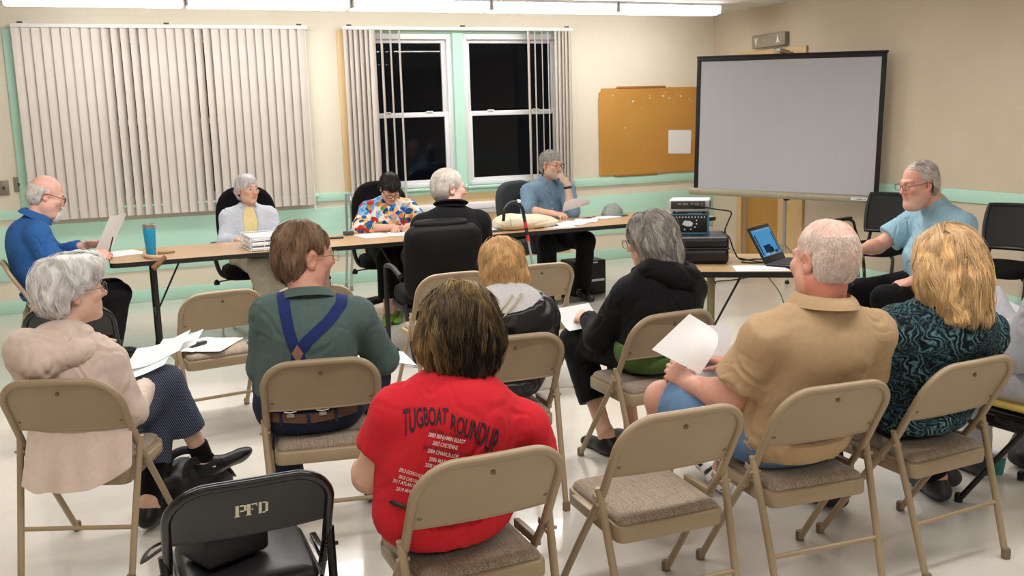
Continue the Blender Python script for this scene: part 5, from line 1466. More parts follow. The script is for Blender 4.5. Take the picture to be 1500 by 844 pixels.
def ear_free(r): return ~((np.abs(r[:, 0]) > .055) & (r[:, 1] > -.035) & (r[:, 1] < .02) & (r[:, 2] < .022))
def raymap(o, pts, d=(0, 1, 0), start=-.7, off=.0016, eye=None):
    """drop local points onto a garment along d"""
    me = o.data; bv = BVHTree.FromPolygons([v.co for v in me.vertices], [tuple(p.vertices) for p in me.polygons]); out = []; dv = Vector(d)
    for p in pts:
        if eye is not None: dv = (Vector(p)-eye).normalized(); d = tuple(dv)
        h = bv.ray_cast(Vector(p)+dv*start, dv)
        if h[0] is None: h = bv.find_nearest(Vector(p))
        out.append(np.array(h[0])-np.array(d)*off)
    return np.array(out)
def nearmap(o, pts, off=.004):
    me = o.data; bv = BVHTree.FromPolygons([v.co for v in me.vertices], [tuple(p.vertices) for p in me.polygons]); out = []
    for p in pts:
        c, n, _, _ = bv.find_nearest(Vector(p)); out.append(np.array(c)+np.array(n)*off)
    return np.array(out)
def drape_text(shirt, txt, a, b, size, m, name, y=-.2, bold=.012, arcs=None, sx=.8):
    """lettering on the back of a shirt along the line a->b in (x, z), or between two curves"""
    V, F = text_mesh(txt, 1., 1., bold); V, F = tri_fine(V, F, .25 if arcs is None else .12)
    x0, x1 = V[:, 0].min(), V[:, 0].max(); u = (V[:, 0]-x0)/(x1-x0); v = V[:, 1]/.72
    if arcs is None:
        a, b = A3(*a), A3(*b); t = (b-a); n = A3(-t[1], t[0]); n = n/np.linalg.norm(n)
        Q = a[None]+u[:, None]*t[None]+v[:, None]*n[None]*size
    else:
        top, bot = arcs; f = lambda c: np.stack([np.interp(u, [q[0] for q in c], [q[1] for q in c]), np.interp(u, [q[0] for q in c], [q[2] for q in c])], 1)
        B_, T_ = f(bot), f(top); Q = B_+(T_-B_)*v[:, None]
    P = raymap(shirt, [(q[0], -.165, q[1]) for q in Q], eye=Vector((-.939, -2.527, 1.656)), start=-.4)
    return G().add(P, F).build(name, m, shirt, smooth=0)

# ------------------------------------------------------------------ woman in the red T-shirt
if want('W'):
    p = Person('person in a red T-shirt with dark lettering on its back, brown chin-length hair', CH['W'][:2], CH['W'][2],
        dict(pelvis=(-.055, .0, .56), waist=(-.055, -.015, .68), chest=(-.035, -.035, .79), neck=(-.01, -.02, .925), head=(.012, .03, 1.06), shL=(-.185, .0, .875), shR=(.165, -.07, .80),
             wrL=(-.20, .32, .60), wrR=(.14, .28, .60), elbL=(-.255, .08, .65), elbR=(.245, -.01, .60), hipL=(-.13, .03, .535), hipR=(.05, .03, .535), kneeL=(.02, .44, .51), kneeR=(.20, .41, .51), ankL=(.06, .40, .09), ankR=(.22, .38, .09)),
        dict(pw=.20, pd=.135, ph=.125, ww=.185, wd=.125, cw=.175, cd=.125, sr=.060, ar=.053, fr=.044, th=.09, bust=.06, belly=.10), 'fair', True, (-4, 2, 4), .99, chair=True, h=.005)
    RED = fabric('red_jersey', (196, 38, 48), .9, .05)
    sh = p.top('t_shirt', RED, 'short', g=.016, t=.56, hem=.462, wr=.006, flare=.008, h=.006, seed=3)
    p.body(); p.neckband('collar_rib', RED, z=.012); p.pants('trousers', DENIM); p.shoes('shoe', (30, 30, 34))
    hull = [ell((0, -.02, .045), (.106, .122, .098), k=.03), ell((.0, -.045, -.03), (.126, .094, .10), k=.06), cone((0, -.04, -.05), (0, -.05, -.12), .092, .078, k=.06)]
    rootf = lambda r: front_free(r) & (r[:, 2] > -.125)
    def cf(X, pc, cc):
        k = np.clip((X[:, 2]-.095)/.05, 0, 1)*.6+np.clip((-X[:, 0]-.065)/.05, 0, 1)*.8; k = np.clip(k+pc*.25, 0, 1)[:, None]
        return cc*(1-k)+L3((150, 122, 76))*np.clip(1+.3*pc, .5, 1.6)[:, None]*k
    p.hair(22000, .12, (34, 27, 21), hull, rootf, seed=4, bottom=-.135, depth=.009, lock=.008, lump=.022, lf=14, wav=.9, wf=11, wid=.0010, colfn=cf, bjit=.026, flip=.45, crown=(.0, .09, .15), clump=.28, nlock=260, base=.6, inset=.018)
    P = raymap(sh, [(-.268+.05*t_, -.165, .666-.03*t_) for t_ in np.linspace(0, 1, 8)], eye=Vector((-.939, -2.527, 1.656)), start=-.4, off=.003)
    G().tube(P, [.003, .006, .0065, .0065, .006, .006, .005, .003], 8).build('black_clip', M_PLAS, p.root)
    M_PRINT = mat('faded_black_print', (42, 22, 34), .8, var=.25, nscale=90); M_PRW = mat('white_print_ink', (232, 214, 214), .8); M_PRD = mat('dark_red_print', (120, 22, 36), .85, var=.3, nscale=90)
    drape_text(sh, 'TUGBOAT ROUNDUP', None, None, 0, M_PRINT, 'lettering', arcs=([(0, -.219, .913), (.25, -.155, .908), (.46, -.097, .896), (.54, -.077, .872), (.8, .0, .843), (1, .054, .81)], [(0, -.224, .835), (.2, -.165, .857), (.46, -.105, .852), (.54, -.082, .828), (.8, -.018, .787), (1, .034, .735)]), bold=.018)
    for txt, a, b, sz, m in (('2000 BENJAMIN ELLIOT', (-.154, .826), (-.051, .787), .0112, M_PRW), ('2002 CHEYENNE', (-.143, .801), (-.073, .774), .0112, M_PRW), ('2004 CHANCELLOR', (-.158, .782), (-.072, .749), .0112, M_PRW),
            ('2006 MARGOT', (-.155, .758), (-.086, .732), .0112, M_PRW), ('2008 W.O. DECKER', (-.167, .744), (-.085, .711), .0112, M_PRW), ('2010 CORNELL', (-.164, .722), (-.095, .694), .0112, M_PRW),
            ('2013 GOWANUS BAY', (-.239, .744), (-.157, .703), .0103, M_PRW), ('2015 CHEYENNE', (-.241, .726), (-.176, .694), .0095, M_PRW), ('2017 ATLANTIC HUNTER', (-.258, .718), (-.150, .668), .0095, M_PRW), ('2019 MARIN T.', (-.249, .693), (-.184, .668), .010, M_PRW),
            ('1999 EARL J. CHAMPION', (-.151, .8375), (-.046, .801), .0105, M_PRD), ('2003 GOV. CLELLAND', (-.172, .795), (-.04, .748), .0105, M_PRD)):
        drape_text(sh, txt, a, b, sz, m, 'lettering')

# ------------------------------------------------------------------ man with suspenders
if want('S'):
    p = Person('person in a dark green polo shirt with crossed navy suspenders, face turned right', CH['S'][:2], CH['S'][2],
        dict(pelvis=(-.05, .0, .56), waist=(-.05, -.01, .69), chest=(-.035, -.035, .82), neck=(-.03, -.01, .965), head=(-.03, .06, 1.13), shL=(-.175, -.03, .945), shR=(.155, -.02, .915), wrL=(-.12, .33, .62), wrR=(.20, .36, .61),
             elbL=(-.215, .04, .70), elbR=(.255, .12, .675), hipL=(-.14, .03, .535), hipR=(.05, .03, .535), kneeL=(-.20, .44, .51), kneeR=(.22, .45, .51), ankL=(-.15, .22, .09), ankR=(.20, .30, .09)),
        dict(pw=.19, pd=.135, ph=.12, ww=.18, wd=.13, cw=.17, cd=.125, sr=.062, ar=.054, fr=.046, nk=.062, th=.09, belly=.14), 'ruddy', False, (-64, 4, 4), 1.11, fat=.6, chair=True, h=.005)
    POLO = fabric('green_polo', (84, 102, 100), .88)
    sh = p.top('polo_shirt', POLO, 'long', g=.016, hem=.56, wr=.008, h=.006, cuff=.35, seed=8, gs=.018)
    def pt(V, H, C):
        m = (H[:, 1] > .03) & (H[:, 2] < -.045) & (np.abs(H[:, 0]) < .07); C[m] = C[m]*.55+L3((110, 100, 92))*.45
        m = (H[:, 1] > .065) & (H[:, 2] < -.075) & (np.abs(H[:, 0]) < .035); C[m] = L3((58, 54, 50)); return C
    p.body(pt); p.collar('collar', POLO, hgt=.03, fall=.036)
    p.pants('trousers', NAVY, top=.605, h=.007, wr=.004, g=.030, gc=.018); p.shoes('shoe', (40, 34, 30), (20, 20, 20))
    hull = [ell((0, -.022, .042), (.086, .108, .094), k=.02), ell((0, -.045, -.035), (.074, .075, .075), k=.04)]
    p.hair(14000, .07, (144, 116, 94), hull, lambda r: front_free(r, .075, .055, .015) & ear_free(r) & (r[:, 2] > -.105), seed=2, bottom=-.12, depth=.008, lock=.010, lump=.008, lf=24, wav=.9, wf=16, wid=.0007, crown=(.0, -.02, .14), grav=.7, radial=1., cvar=.38, clump=.45, bjit=.01, base=.55, flip=.25)
    g = [ell((0, .080, -.108), (.030, .024, .026), k=.02), ell((0, .095, -.082), (.018, .010, .010), k=.01)]
    p.hair(900, .02, (70, 64, 58), g, lambda r: r[:, 1] > .07, seed=6, bottom=-.15, depth=.004, lock=.004, wid=.0010, name='goatee', base=.8, inset=.002, hb=.004)
    p.glasses(M_GOLDGL, .025, .016, .0014)
    STRAP = fabric('navy_webbing', (36, 50, 104), .75)
    def strap(pts, w_):
        P = nearmap(sh, spline(pts, 7)); P = .25*np.roll(P, 1, 0)+.5*P+.25*np.roll(P, -1, 0) if False else P
        T = np.gradient(P, axis=0); T /= np.linalg.norm(T, axis=1)[:, None]; Nn = P-nearmap(sh, P, 0.); Nn /= np.linalg.norm(Nn, axis=1)[:, None]+1e-9; s_ = np.cross(T, Nn); s_ /= np.linalg.norm(s_, axis=1)[:, None]
        n = len(P); a, b = nearmap(sh, P+s_*w_/2, .0035), nearmap(sh, P-s_*w_/2, .0035); c = P+Nn*.001
        V = np.concatenate([a, c, b, a-Nn*.004, b-Nn*.004]); F = []
        for i in range(n-1):
            F += [(i, i+1, n+i+1, n+i), (n+i, n+i+1, 2*n+i+1, 2*n+i), (3*n+i, 3*n+i+1, i+1, i), (2*n+i, 2*n+i+1, 4*n+i+1, 4*n+i), (4*n+i, 4*n+i+1, 3*n+i+1, 3*n+i)]
        return V, F
    a = strap([(-.118, .06, .965), (-.122, -.02, 1.0), (-.122, -.10, .985), (-.118, -.16, .92), (-.095, -.17, .83), (-.075, -.17, .785)], .044)
    b = strap([(.105, .06, .93), (.10, -.02, .97), (.095, -.10, .955), (.045, -.16, .905), (-.035, -.17, .84), (-.082, -.17, .785)], .044)
    G().add(*a).build('suspender', STRAP, p.root); G().add(*b).build('suspender', STRAP, p.root)
    c = strap([(-.085, -.17, .79), (-.10, -.17, .72), (-.118, -.17, .64), (-.122, -.17, .575)], .034); G().add(*c).build('suspender', STRAP, p.root)
    c = strap([(-.072, -.17, .79), (-.05, -.17, .72), (-.01, -.17, .64), (.0, -.17, .575)], .034); G().add(*c).build('suspender', STRAP, p.root)
    q = raymap(sh, [(-.080, -.17, .825), (-.058, -.17, .79), (-.080, -.17, .75), (-.102, -.17, .79)], off=.0075)
    G().add(np.concatenate([q, q+A3(0, .004, 0)]), [(0, 1, 2, 3), (0, 4, 5, 1), (1, 5, 6, 2), (2, 6, 7, 3), (3, 7, 4, 0)]).build('leather_patch', mat('tan_leather_patch', (150, 110, 92), .6), p.root, smooth=0)
    pn = [c for c in p.root.children if c.name.startswith('trousers')][0]
    for x in (-.122, .0):
        q = raymap(pn, [(x, -.17, .542)], off=.006)[0]
        g = G().box(q, (.030, .005, .014), bev=.003); g.tube([q+A3(d_, -.002, .012+.004*abs(d_)/.02) for d_ in (-.024, -.012, 0, .012, .024)], .0025, 6); g.build('suspender_clip', M_METAL, p.root)
    P = raymap(pn, [(x, -.3, .525+.05*abs(x+.05)) for x in np.linspace(-.235, .135, 24)], off=.004)
    V = np.concatenate([P+A3(0, 0, .018), P-A3(0, 0, .018)]); n = len(P); G().add(np.concatenate([V, V+A3(0, .004, 0)]), [(i, i+1, n+i+1, n+i) for i in range(n-1)]+[(i, 2*n+i, 2*n+i+1, i+1) for i in range(n-1)]).build('belt', mat('brown_belt', (88, 58, 40), .5), p.root)
    for x in (-.16, -.055, .05):
        q = raymap(pn, [(x, -.3, .525)], off=.007)[0]; G().box(q, (.012, .005, .052), bev=.002).build('belt_loop', NAVY, p.root)

if want('S'):
    cx, cy, ca = CH['S']
    g = G().grid(lambda u, v: A3(.16+.26*u-.04*v, .26+.19*v+.05*u, .622+.02*v-.03*u+.012*math.sin(4*u)), 8, 8, .0014); tag(g.build('paper_sheet', M_PAPER, None, (cx, cy, 0), rad(ca)), 'white paper on the lap of the man with navy suspenders, reaching out to his right', 'paper')
# ------------------------------------------------------------------ woman in the cream hooded jacket
if want('L'):
    p = Person('person in a cream hooded jacket with short curly white hair, legs crossed, holding papers', CH['L'][:2], CH['L'][2],
        dict(pelvis=(-.03, .0, .555), waist=(-.04, -.02, .665), chest=(-.055, -.04, .76), neck=(-.045, -.01, .875), head=(-.035, .05, 1.045), shL=(-.205, -.03, .835), shR=(.10, -.015, .815), elbL=(-.22, .09, .60), elbR=(.155, .02, .575), wrL=(.0, .25, .60), wrR=(.115, .265, .605),
             hipL=(-.10, .03, .535), hipR=(.06, .03, .535), kneeL=(.15, .40, .585), kneeR=(.10, .42, .51), ankL=(.25, .50, .20), ankR=(.09, .26, .09), toeL=(.8, .45, .36), toeR=(.1, 1, 0), upL=(-.35, -.1, 1)),
        dict(pw=.165, pd=.12, ph=.105, ww=.15, wd=.11, cw=.15, cd=.11, sr=.050, ar=.043, fr=.038, wr=.024, nk=.048, th=.070, kn=.05, cf=.046, an=.034), 'pale', True, (-52, -2, 2), 1.0, chair=True, h=.005,
        hand=dict(L=dict(f=(.8, .5, -.15), n=(-.2, .2, 1), curl=.4), R=dict(f=(-.2, 1, .0), n=(.3, .1, 1), curl=.4)))
    CREAM = fabric('cream_nylon', (212, 192, 180), .6, .04, bump=.06, crease=.5, cscale=8.)
    fold = lambda V, N: .010*np.clip(1-np.abs(pnoise(V*A3(6, 6, 9)+5))*4, 0, 1)
    sh = p.top('hooded_jacket', CREAM, 'long', g=.022, hem=.45, wr=.010, h=.006, cuff=1.0, seed=2, gs=.015, fr=9)
    p.body()
    hood = [cone((-.19, -.02, .875), (-.17, -.11, .855), .045, .055, k=.05), cone((-.17, -.11, .855), (-.08, -.165, .825), .055, .06, k=.05), cone((-.08, -.165, .825), (.02, -.12, .845), .06, .045, k=.05), cone((.02, -.12, .845), (.075, -.02, .855), .045, .03, k=.05),
            ell((-.10, -.10, .905), (.10, .07, .035), rotx(rad(-14)), k=.03), ell((-.09, -.03, .935), (.085, .06, .035), k=.03, op=-1)]
    p.cloth('hood', hood, CREAM, .006, .012, 10, (), 7)
    G().tube(spline([(-.165, .02, .895), (-.165, -.08, .925), (-.10, -.135, .925), (-.01, -.10, .905), (.045, -.02, .885), (.10, .06, .845)], 8), .0065, 8).build('hood_edge', CREAM, p.root)
    def hem_(u, v):
        x = -.165+.375*u
        y = np.interp(v, [0, .3, .62, 1], [-.115, -.150, -.188, -.215]); z = np.interp(v, [0, .3, .62, 1], [.62, .545, .435, .325+.105*u*u+.05*max(0, .12-u)/.12])
        return A3(x*(1+.08*v), y-.010*math.sin(11*u+3*v)*v-.006*math.sin(23*u)*v, z+.012*math.sin(7*u)*v)
    G().grid(hem_, 30, 16, .003).build('jacket_hem', CREAM, p.root)
    STR = fabric('pinstripe_trousers', (40, 48, 68), .85)
    m = STR.copy(); m.name = 'striped_trousers'; t = NT(m)
    w_ = t.add('ShaderNodeTexWave'); w_.inputs['Scale'].default_value = 42; w_.inputs['Distortion'].default_value = 1.2; w_.bands_direction = 'X'; t.link(t.coord(rot=(0, .5, -.5)), w_.inputs[0])
    t.bsdf(t.ramp(w_.outputs['Fac'], [(.74, lin((30, 36, 56))), (.86, lin((112, 124, 150)))]), .85)
    p.pants('trousers', m, g=.012, end=.60, gc=.022, h=.006, top=.75)
    J = p.J; 
    for q in 'LR':
        K, A = J['knee'+q], J['ank'+q]; d = unit(A-K); e = K+(A-K)*(.78 if q == 'L' else .56)
        V, F = mesh_sdf([cone(K+(A-K)*.5, A, .054, .041, k=.02, clips=[(-d, e)])], .006); np_obj('sock', V, F, fabric('black_sock', (16, 16, 18), .9), p.root)
    p.shoes('shoe', (18, 18, 19), (116, 112, 106), size=.97)
    A, R = J['ankL'], foot_frame(J['toeL'], J['upL']); g = G()
    for y in (.035, .06, .085): g.tube([A+R.T@A3(x, y, -.008-(y-.03)*.42+.004*(1-(x/.03)**2)) for x in np.linspace(-.03, .03, 6)], .0035, 6)
    g.tube(spline([A+R.T@A3(*c_) for c_ in ((-.012, .035, .0), (-.03, .02, .035), (-.01, .01, .04), (.0, .035, .004), (.02, .02, .045), (.03, .04, .02), (.008, .04, .0))], 5), .003, 6); g.build('lace', M_PLAS, p.root)
    hull = [ell((0, -.022, .055), (.112, .130, .100), k=.03), ell((0, -.065, .0), (.102, .090, .085), k=.05), ell((0, -.055, -.045), (.072, .062, .06), k=.05), ell((0, .065, .095), (.085, .055, .048), k=.04)]
    p.hair(18000, .085, (252, 249, 247), hull, lambda r: front_free(r, .062, .075, .012) & ear_free(r) & (r[:, 2] > -.085), seed=5, bottom=-.10, depth=.012, lock=.018, lump=.014, lf=20, wav=1.2, wf=16, wid=.0009, cvar=.10, clump=.55, crown=(.0, -.03, .15), grav=.55, radial=1., flip=.1, nlock=150, base=.85, inset=.012, bjit=.01)
    p.glasses(M_SILGL, .026, .021, .0014); p.eyes()
    g = G().grid(lambda u, v: A3(-.07+.25*u, .20+.17*v+.12*u, .635+.055*v+.05*u-.02*math.sin(3*u)), 8, 8, .0012); tag(g.build('paper_sheet', M_PAPER, None, (CH['L'][0], CH['L'][1], 0), rad(CH['L'][2])), 'white sheet held on the lap of the woman in the cream jacket, nearest her hands', 'paper')
    g = G().grid(lambda u, v: A3(.02+.20*u, .30+.15*v+.10*u, .668+.055*v+.045*u-.012*math.sin(4*u)), 8, 8, .0012); tag(g.build('paper_sheet', M_PAPER2, None, (CH['L'][0], CH['L'][1], 0), rad(CH['L'][2])), 'folded white sheet lying over the lap sheet of the woman in cream', 'paper')
    g = G().grid(lambda u, v: A3(.10+.16*u, .42+.12*v+.06*u, .700+.04*v+.03*u-.01*math.sin(3*u)), 8, 8, .0012); tag(g.build('paper_sheet', M_PAPER, None, (CH['L'][0], CH['L'][1], 0), rad(CH['L'][2])), 'white sheet fanned out farthest over the crossed knee of the woman in cream', 'paper')

# ------------------------------------------------------------------ strawberry blonde woman in the white and black wrap
if want('M'):
    p = Person('person with strawberry blonde bob, white top and black jacket slipped off the shoulders', CH['M'][:2], CH['M'][2],
        dict(pelvis=(.0, .0, .56), waist=(.01, -.01, .67), chest=(.03, -.03, .765), neck=(.035, -.005, .885), head=(.04, .045, 1.015), shL=(-.11, -.03, .825), shR=(.175, -.03, .815), elbL=(-.20, .05, .61), elbR=(.235, .06, .60), wrL=(-.10, .3, .6), wrR=(.15, .3, .6)),
        dict(pw=.18, pd=.13, ph=.11, ww=.165, wd=.12, cw=.15, cd=.115, sr=.052, ar=.045, th=.08, nk=.05, back=.06, bust=.05), 'fair', True, (-2, 6, -2), .97, chair=True, h=.005)
    WHT = fabric('white_knit', (206, 204, 206), .9)
    sh = p.top('white_top', WHT, 'short', g=.016, t=.7, hem=.60, wr=.005, h=.007, seed=1)
    p.body()
    NYL = mat('glossy_black_nylon', (18, 18, 20), .35, 0, .5, .15, 12, .15, 120)
    pr = [q.grow(.030) for q in p.torso]+[q.grow(.034) for q in p.arms[:3]+p.arms[3:6]]
    for q in pr: q.k = .06
    V, F = None, None
    p.cloth('black_jacket', pr, NYL, .007, .014, 9, [(A3(-.10, -.35, 1), A3(.03, -.2, .845)), (A3(0, 0, -1), A3(0, 0, .47))], 4)
    p.pants('trousers', BLKCLOTH); p.shoes()
    hull = [ell((0, -.02, .045), (.092, .112, .094), k=.03), ell((0, -.045, -.03), (.108, .088, .095), k=.05), cone((0, -.04, -.06), (0, -.045, -.10), .08, .066, k=.05)]
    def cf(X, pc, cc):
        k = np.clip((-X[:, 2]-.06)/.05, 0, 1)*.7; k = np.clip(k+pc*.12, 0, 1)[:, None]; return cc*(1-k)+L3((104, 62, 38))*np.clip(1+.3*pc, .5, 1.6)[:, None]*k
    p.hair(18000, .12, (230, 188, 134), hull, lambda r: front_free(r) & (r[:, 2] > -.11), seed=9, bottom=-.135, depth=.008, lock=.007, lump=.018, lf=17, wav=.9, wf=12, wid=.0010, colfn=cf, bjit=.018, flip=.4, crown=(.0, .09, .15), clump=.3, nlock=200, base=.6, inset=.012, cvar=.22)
    CRM = fabric('cream_webbing', (206, 194, 166), .8)
    for d_ in (0, .040):
        P = raymap(sh, spline([(-.085+d_, -.2, .82), (-.045+d_, -.2, .86), (-.005+d_, -.2, .895), (.025+d_, -.19, .925)], 6), off=.005)
        G().tube(P, .014, 8, flat=(1., .25)).build('bag_strap', CRM, p.root)

# ------------------------------------------------------------------ woman in the black hooded jacket
if want('J'):
    p = Person('person with long wavy grey hair in a black hooded jacket, leaning to the left', CH['J'][:2], CH['J'][2],
        dict(pelvis=(.06, .0, .56), waist=(.07, -.01, .68), chest=(.09, .0, .79), neck=(.09, .045, .92), head=(.075, .10, 1.06), shL=(-.065, .04, .85), shR=(.255, .0, .85), elbL=(-.165, .16, .60), elbR=(.31, .12, .62), wrL=(-.13, .31, .67), wrR=(.10, .34, .60),
             hipL=(-.03, .03, .535), hipR=(.15, .03, .535), kneeL=(-.13, .44, .525), kneeR=(.12, .44, .51), ankL=(-.10, .20, .085), ankR=(.06, .22, .085), toeL=(-.1, 1, 0), toeR=(.05, 1, 0)),
        dict(pw=.185, pd=.13, ph=.11, ww=.175, wd=.125, cw=.165, cd=.12, sr=.060, ar=.052, th=.088, nk=.05, back=.05, bust=.05), 'fair', True, (32, 16, 6), .98, chair=True, h=.005, hand=dict(L=dict(f=(-.1, 1, -.05), n=(-.6, 0, .8), curl=.6)))
    BJ = fabric('black_soft_jacket', (19, 20, 22), .75, .12)
    sh = p.top('hooded_jacket', BJ, 'long', g=.016, hem=.545, wr=.008, h=.006, seed=6, gs=.018)
    hood = [cone((-.03, .03, .925), (-.0, -.05, .945), .03, .04, k=.04), cone((-.0, -.05, .945), (.08, -.095, .915), .042, .055, k=.05), cone((.08, -.095, .915), (.17, -.09, .885), .055, .052, k=.05), cone((.17, -.09, .885), (.225, -.02, .905), .050, .04, k=.05), cone((.225, -.02, .905), (.19, .05, .92), .036, .03, k=.04),
            ell((.13, -.055, .955), (.07, .035, .03), k=.02, op=-1)]
    p.cloth('hood', hood, BJ, .006, .014, 12, (), 7)
    pr = [q.grow(.030) for q in p.torso[:2]]
    p.cloth('green_undershirt', pr, fabric('olive_green_cloth', (84, 112, 62), .85), .007, .006, 10, [(A3(0, 0, 1), A3(0, 0, .60)), (A3(0, 0, -1), A3(0, 0, .458))], 3)
    p.body(); p.pants('trousers', BLKCLOTH, end=.62, gc=.026); p.shoes('sandal', (20, 20, 21), (26, 24, 22))
    hull = [ell((0, -.02, .046), (.104, .122, .100), k=.03), ell((0, -.05, -.04), (.124, .100, .12), k=.05), cone((0, -.05, -.08), (0, -.055, -.17), .104, .100, k=.05)]
    p.hair(20000, .17, (168, 162, 154), hull, lambda r: front_free(r, .08, .055) & (r[:, 2] > -.16), seed=3, bottom=-.195, depth=.010, lock=.010, lump=.022, lf=14, wav=1.2, wf=12, wid=.0010, cvar=.42, bjit=.025, crown=(.0, .09, .15), clump=.32, nlock=170, base=.45, inset=.014, flip=.2)
    p.glasses(M_BLKGL, .026, .02, .0016)
    g = G().grid(lambda u, v: A3(-.22+.20*u, .34+.16*v, .625+.05*v-.02*math.sin(3*v+1)+.01*u), 8, 8, .0012); tag(g.build('paper_sheet', M_PAPER, None, (CH['J'][0], CH['J'][1], 0), rad(CH['J'][2])), 'white paper on the knee of the woman in the black hooded jacket', 'paper')

# ------------------------------------------------------------------ man in the tan shirt
if want('T'):
    p = Person('person in a tan short-sleeved shirt and denim shorts, nearly bald with white stubble', CH['T'][:2], CH['T'][2],
        dict(pelvis=(.0, -.01, .565), waist=(.01, -.02, .70), chest=(.025, -.065, .84), neck=(.04, -.09, 1.00), head=(.05, -.075, 1.155), shL=(-.175, -.08, .935), shR=(.24, -.09, .915), elbL=(-.24, .02, .69), elbR=(.30, .03, .66), wrL=(-.285, .215, .695), wrR=(-.04, .33, .72),
             hipL=(-.11, .03, .54), hipR=(.11, .03, .54), kneeL=(-.335, .33, .615), kneeR=(.16, .45, .51), ankL=(-.29, .42, .17), ankR=(.20, .80, .10), toeR=(.05, 1, .25), upR=(0, -.2, 1)),
        dict(pw=.20, pd=.135, ph=.13, ww=.205, wd=.14, cw=.195, cd=.13, sr=.074, ar=.058, fr=.050, wr=.032, nk=.068, th=.10, kn=.064, cf=.06, ua=.31, fa=.27, belly=.17), 'ruddy', False, (8, 6, 3), 1.10, fat=.8, chair=True, h=.005,
        hand=dict(L=dict(f=(-.35, .9, .35), n=(-.75, -.3, .6), curl=.75, thumb=.5), R=dict(f=(-.8, .6, .1), n=(.1, .2, 1), curl=.5)))
    TAN = fabric('tan_cotton', (178, 150, 116), .88, .04)
    sh = p.top('shirt', TAN, 'short', g=.018, t=.72, hem=.475, wr=.010, flare=.026, h=.006, seed=12, gs=.006, fr=8)
    def pt(V, H, C):
        m = (H[:, 2] > .03)&(H[:, 1] < .07); C[m] = C[m]*.35+L3((238, 200, 186))*.65
        m = (np.abs(H[:, 1]) < .1) & (H[:, 2] < -.05) & (H[:, 1] < .0); C[m] = C[m]*A3(.95, .72, .68); return C
    p.body(pt); p.collar('collar', TAN, hgt=.034, fall=.034, gap=.3)
    DS = fabric('denim_shorts', (100, 130, 164), .88, .12, 30)
    p.pants('shorts', DS, g=.014, end=-.07, h=.006, top=.72)
    J = p.J; K, Hh_ = J['kneeL'], J['hipL']; d = unit(K-Hh_); e = Hh_+(K-Hh_)*.92; a = perp(A3(0, 0, 1), d); b = np.cross(d, a)
    G().tube([e-d*.012+(.082)*(math.cos(t)*a+math.sin(t)*b) for t in np.linspace(0, 2*PI, 28, endpoint=False)], .0055, 6, closed=True).build('shorts_hem', mat('frayed_denim', (120, 146, 176), .9, var=.3, nscale=80), p.root)
    def sp(Lc, C):
        m = (np.abs(Lc[:, 0]) > .03) & (np.sin(Lc[:, 1]*90+Lc[:, 2]*60) > .3) & (Lc[:, 2] > -.06); C[m] = L3((24, 24, 26)); return C
    p.shoes('shoe', (222, 222, 224), (26, 26, 28), size=1.08, patch=sp)
    hull = [ell((0, -.020, .035), (.080, .101, .090), k=.02), ell((0, -.035, -.02), (.074, .080, .070), k=.04)]
    def cf(X, pc, cc):
        k = np.clip(.6-np.abs(X[:, 2]-.01)*12, 0, 1)*np.clip((-X[:, 1]-.06)/.03, 0, 1)*.5; k = k[:, None]; return cc*(1-k)+L3((176, 132, 98))*k
    p.hair(16000, .013, (244, 226, 214), hull, lambda r: front_free(r, .06, .02, .01) & ear_free(r) & (r[:, 2] > -.065) & ((r[:, 2] < .075) | (np.abs(r[:, 0]) > .06)) , seed=7, bottom=-.10, depth=.003, lock=.003, wav=.5, wid=.0005, cvar=.10, steps=5, colfn=cf, base=.95, inset=.004, clump=0., crown=(0, -.02, .12), flip=.6, lvar=.5)
    p.hair(2600, .012, (240, 216, 204), hull, lambda r: (r[:, 2] > .05) & (r[:, 1] < .07), seed=17, bottom=-.1, depth=.002, lock=.002, wav=.5, wid=.0004, cvar=.1, steps=5, inset=.02, clump=0., name='hair_fuzz', flip=.5)
    cx, cy, ca = CH['T']
    c00, c01, c11, c10 = A3(-.443, .20, .840), A3(-.268, .25, .941), A3(-.156, .25, .868), A3(-.262, .185, .735)
    def pap(u, v):
        q_ = (c00*(1-u)+c10*u)*(1-v)+(c01*(1-u)+c11*u)*v
        return q_+A3(.02, -.03, .03)*math.sin(PI*v)*u*u+A3(0, .05, -.015)*max(0, u-.75)*v
    g = G().grid(pap, 14, 12, .0014); tag(g.build('paper_sheet', M_PAPER, None, (cx, cy, 0), rad(ca)), 'large white paper held up in the left hand of the man in the tan shirt', 'paper')
    g = G().grid(lambda u, v: A3(-.19+.17*u+.04*v, .36+.05*v+.03*u, .66+.20*v-.03*u), 8, 8, .0014); tag(g.build('paper_sheet', M_PAPER2, None, (cx, cy, 0), rad(ca)), 'second white paper behind the raised one, before the chest of the man in tan', 'paper')

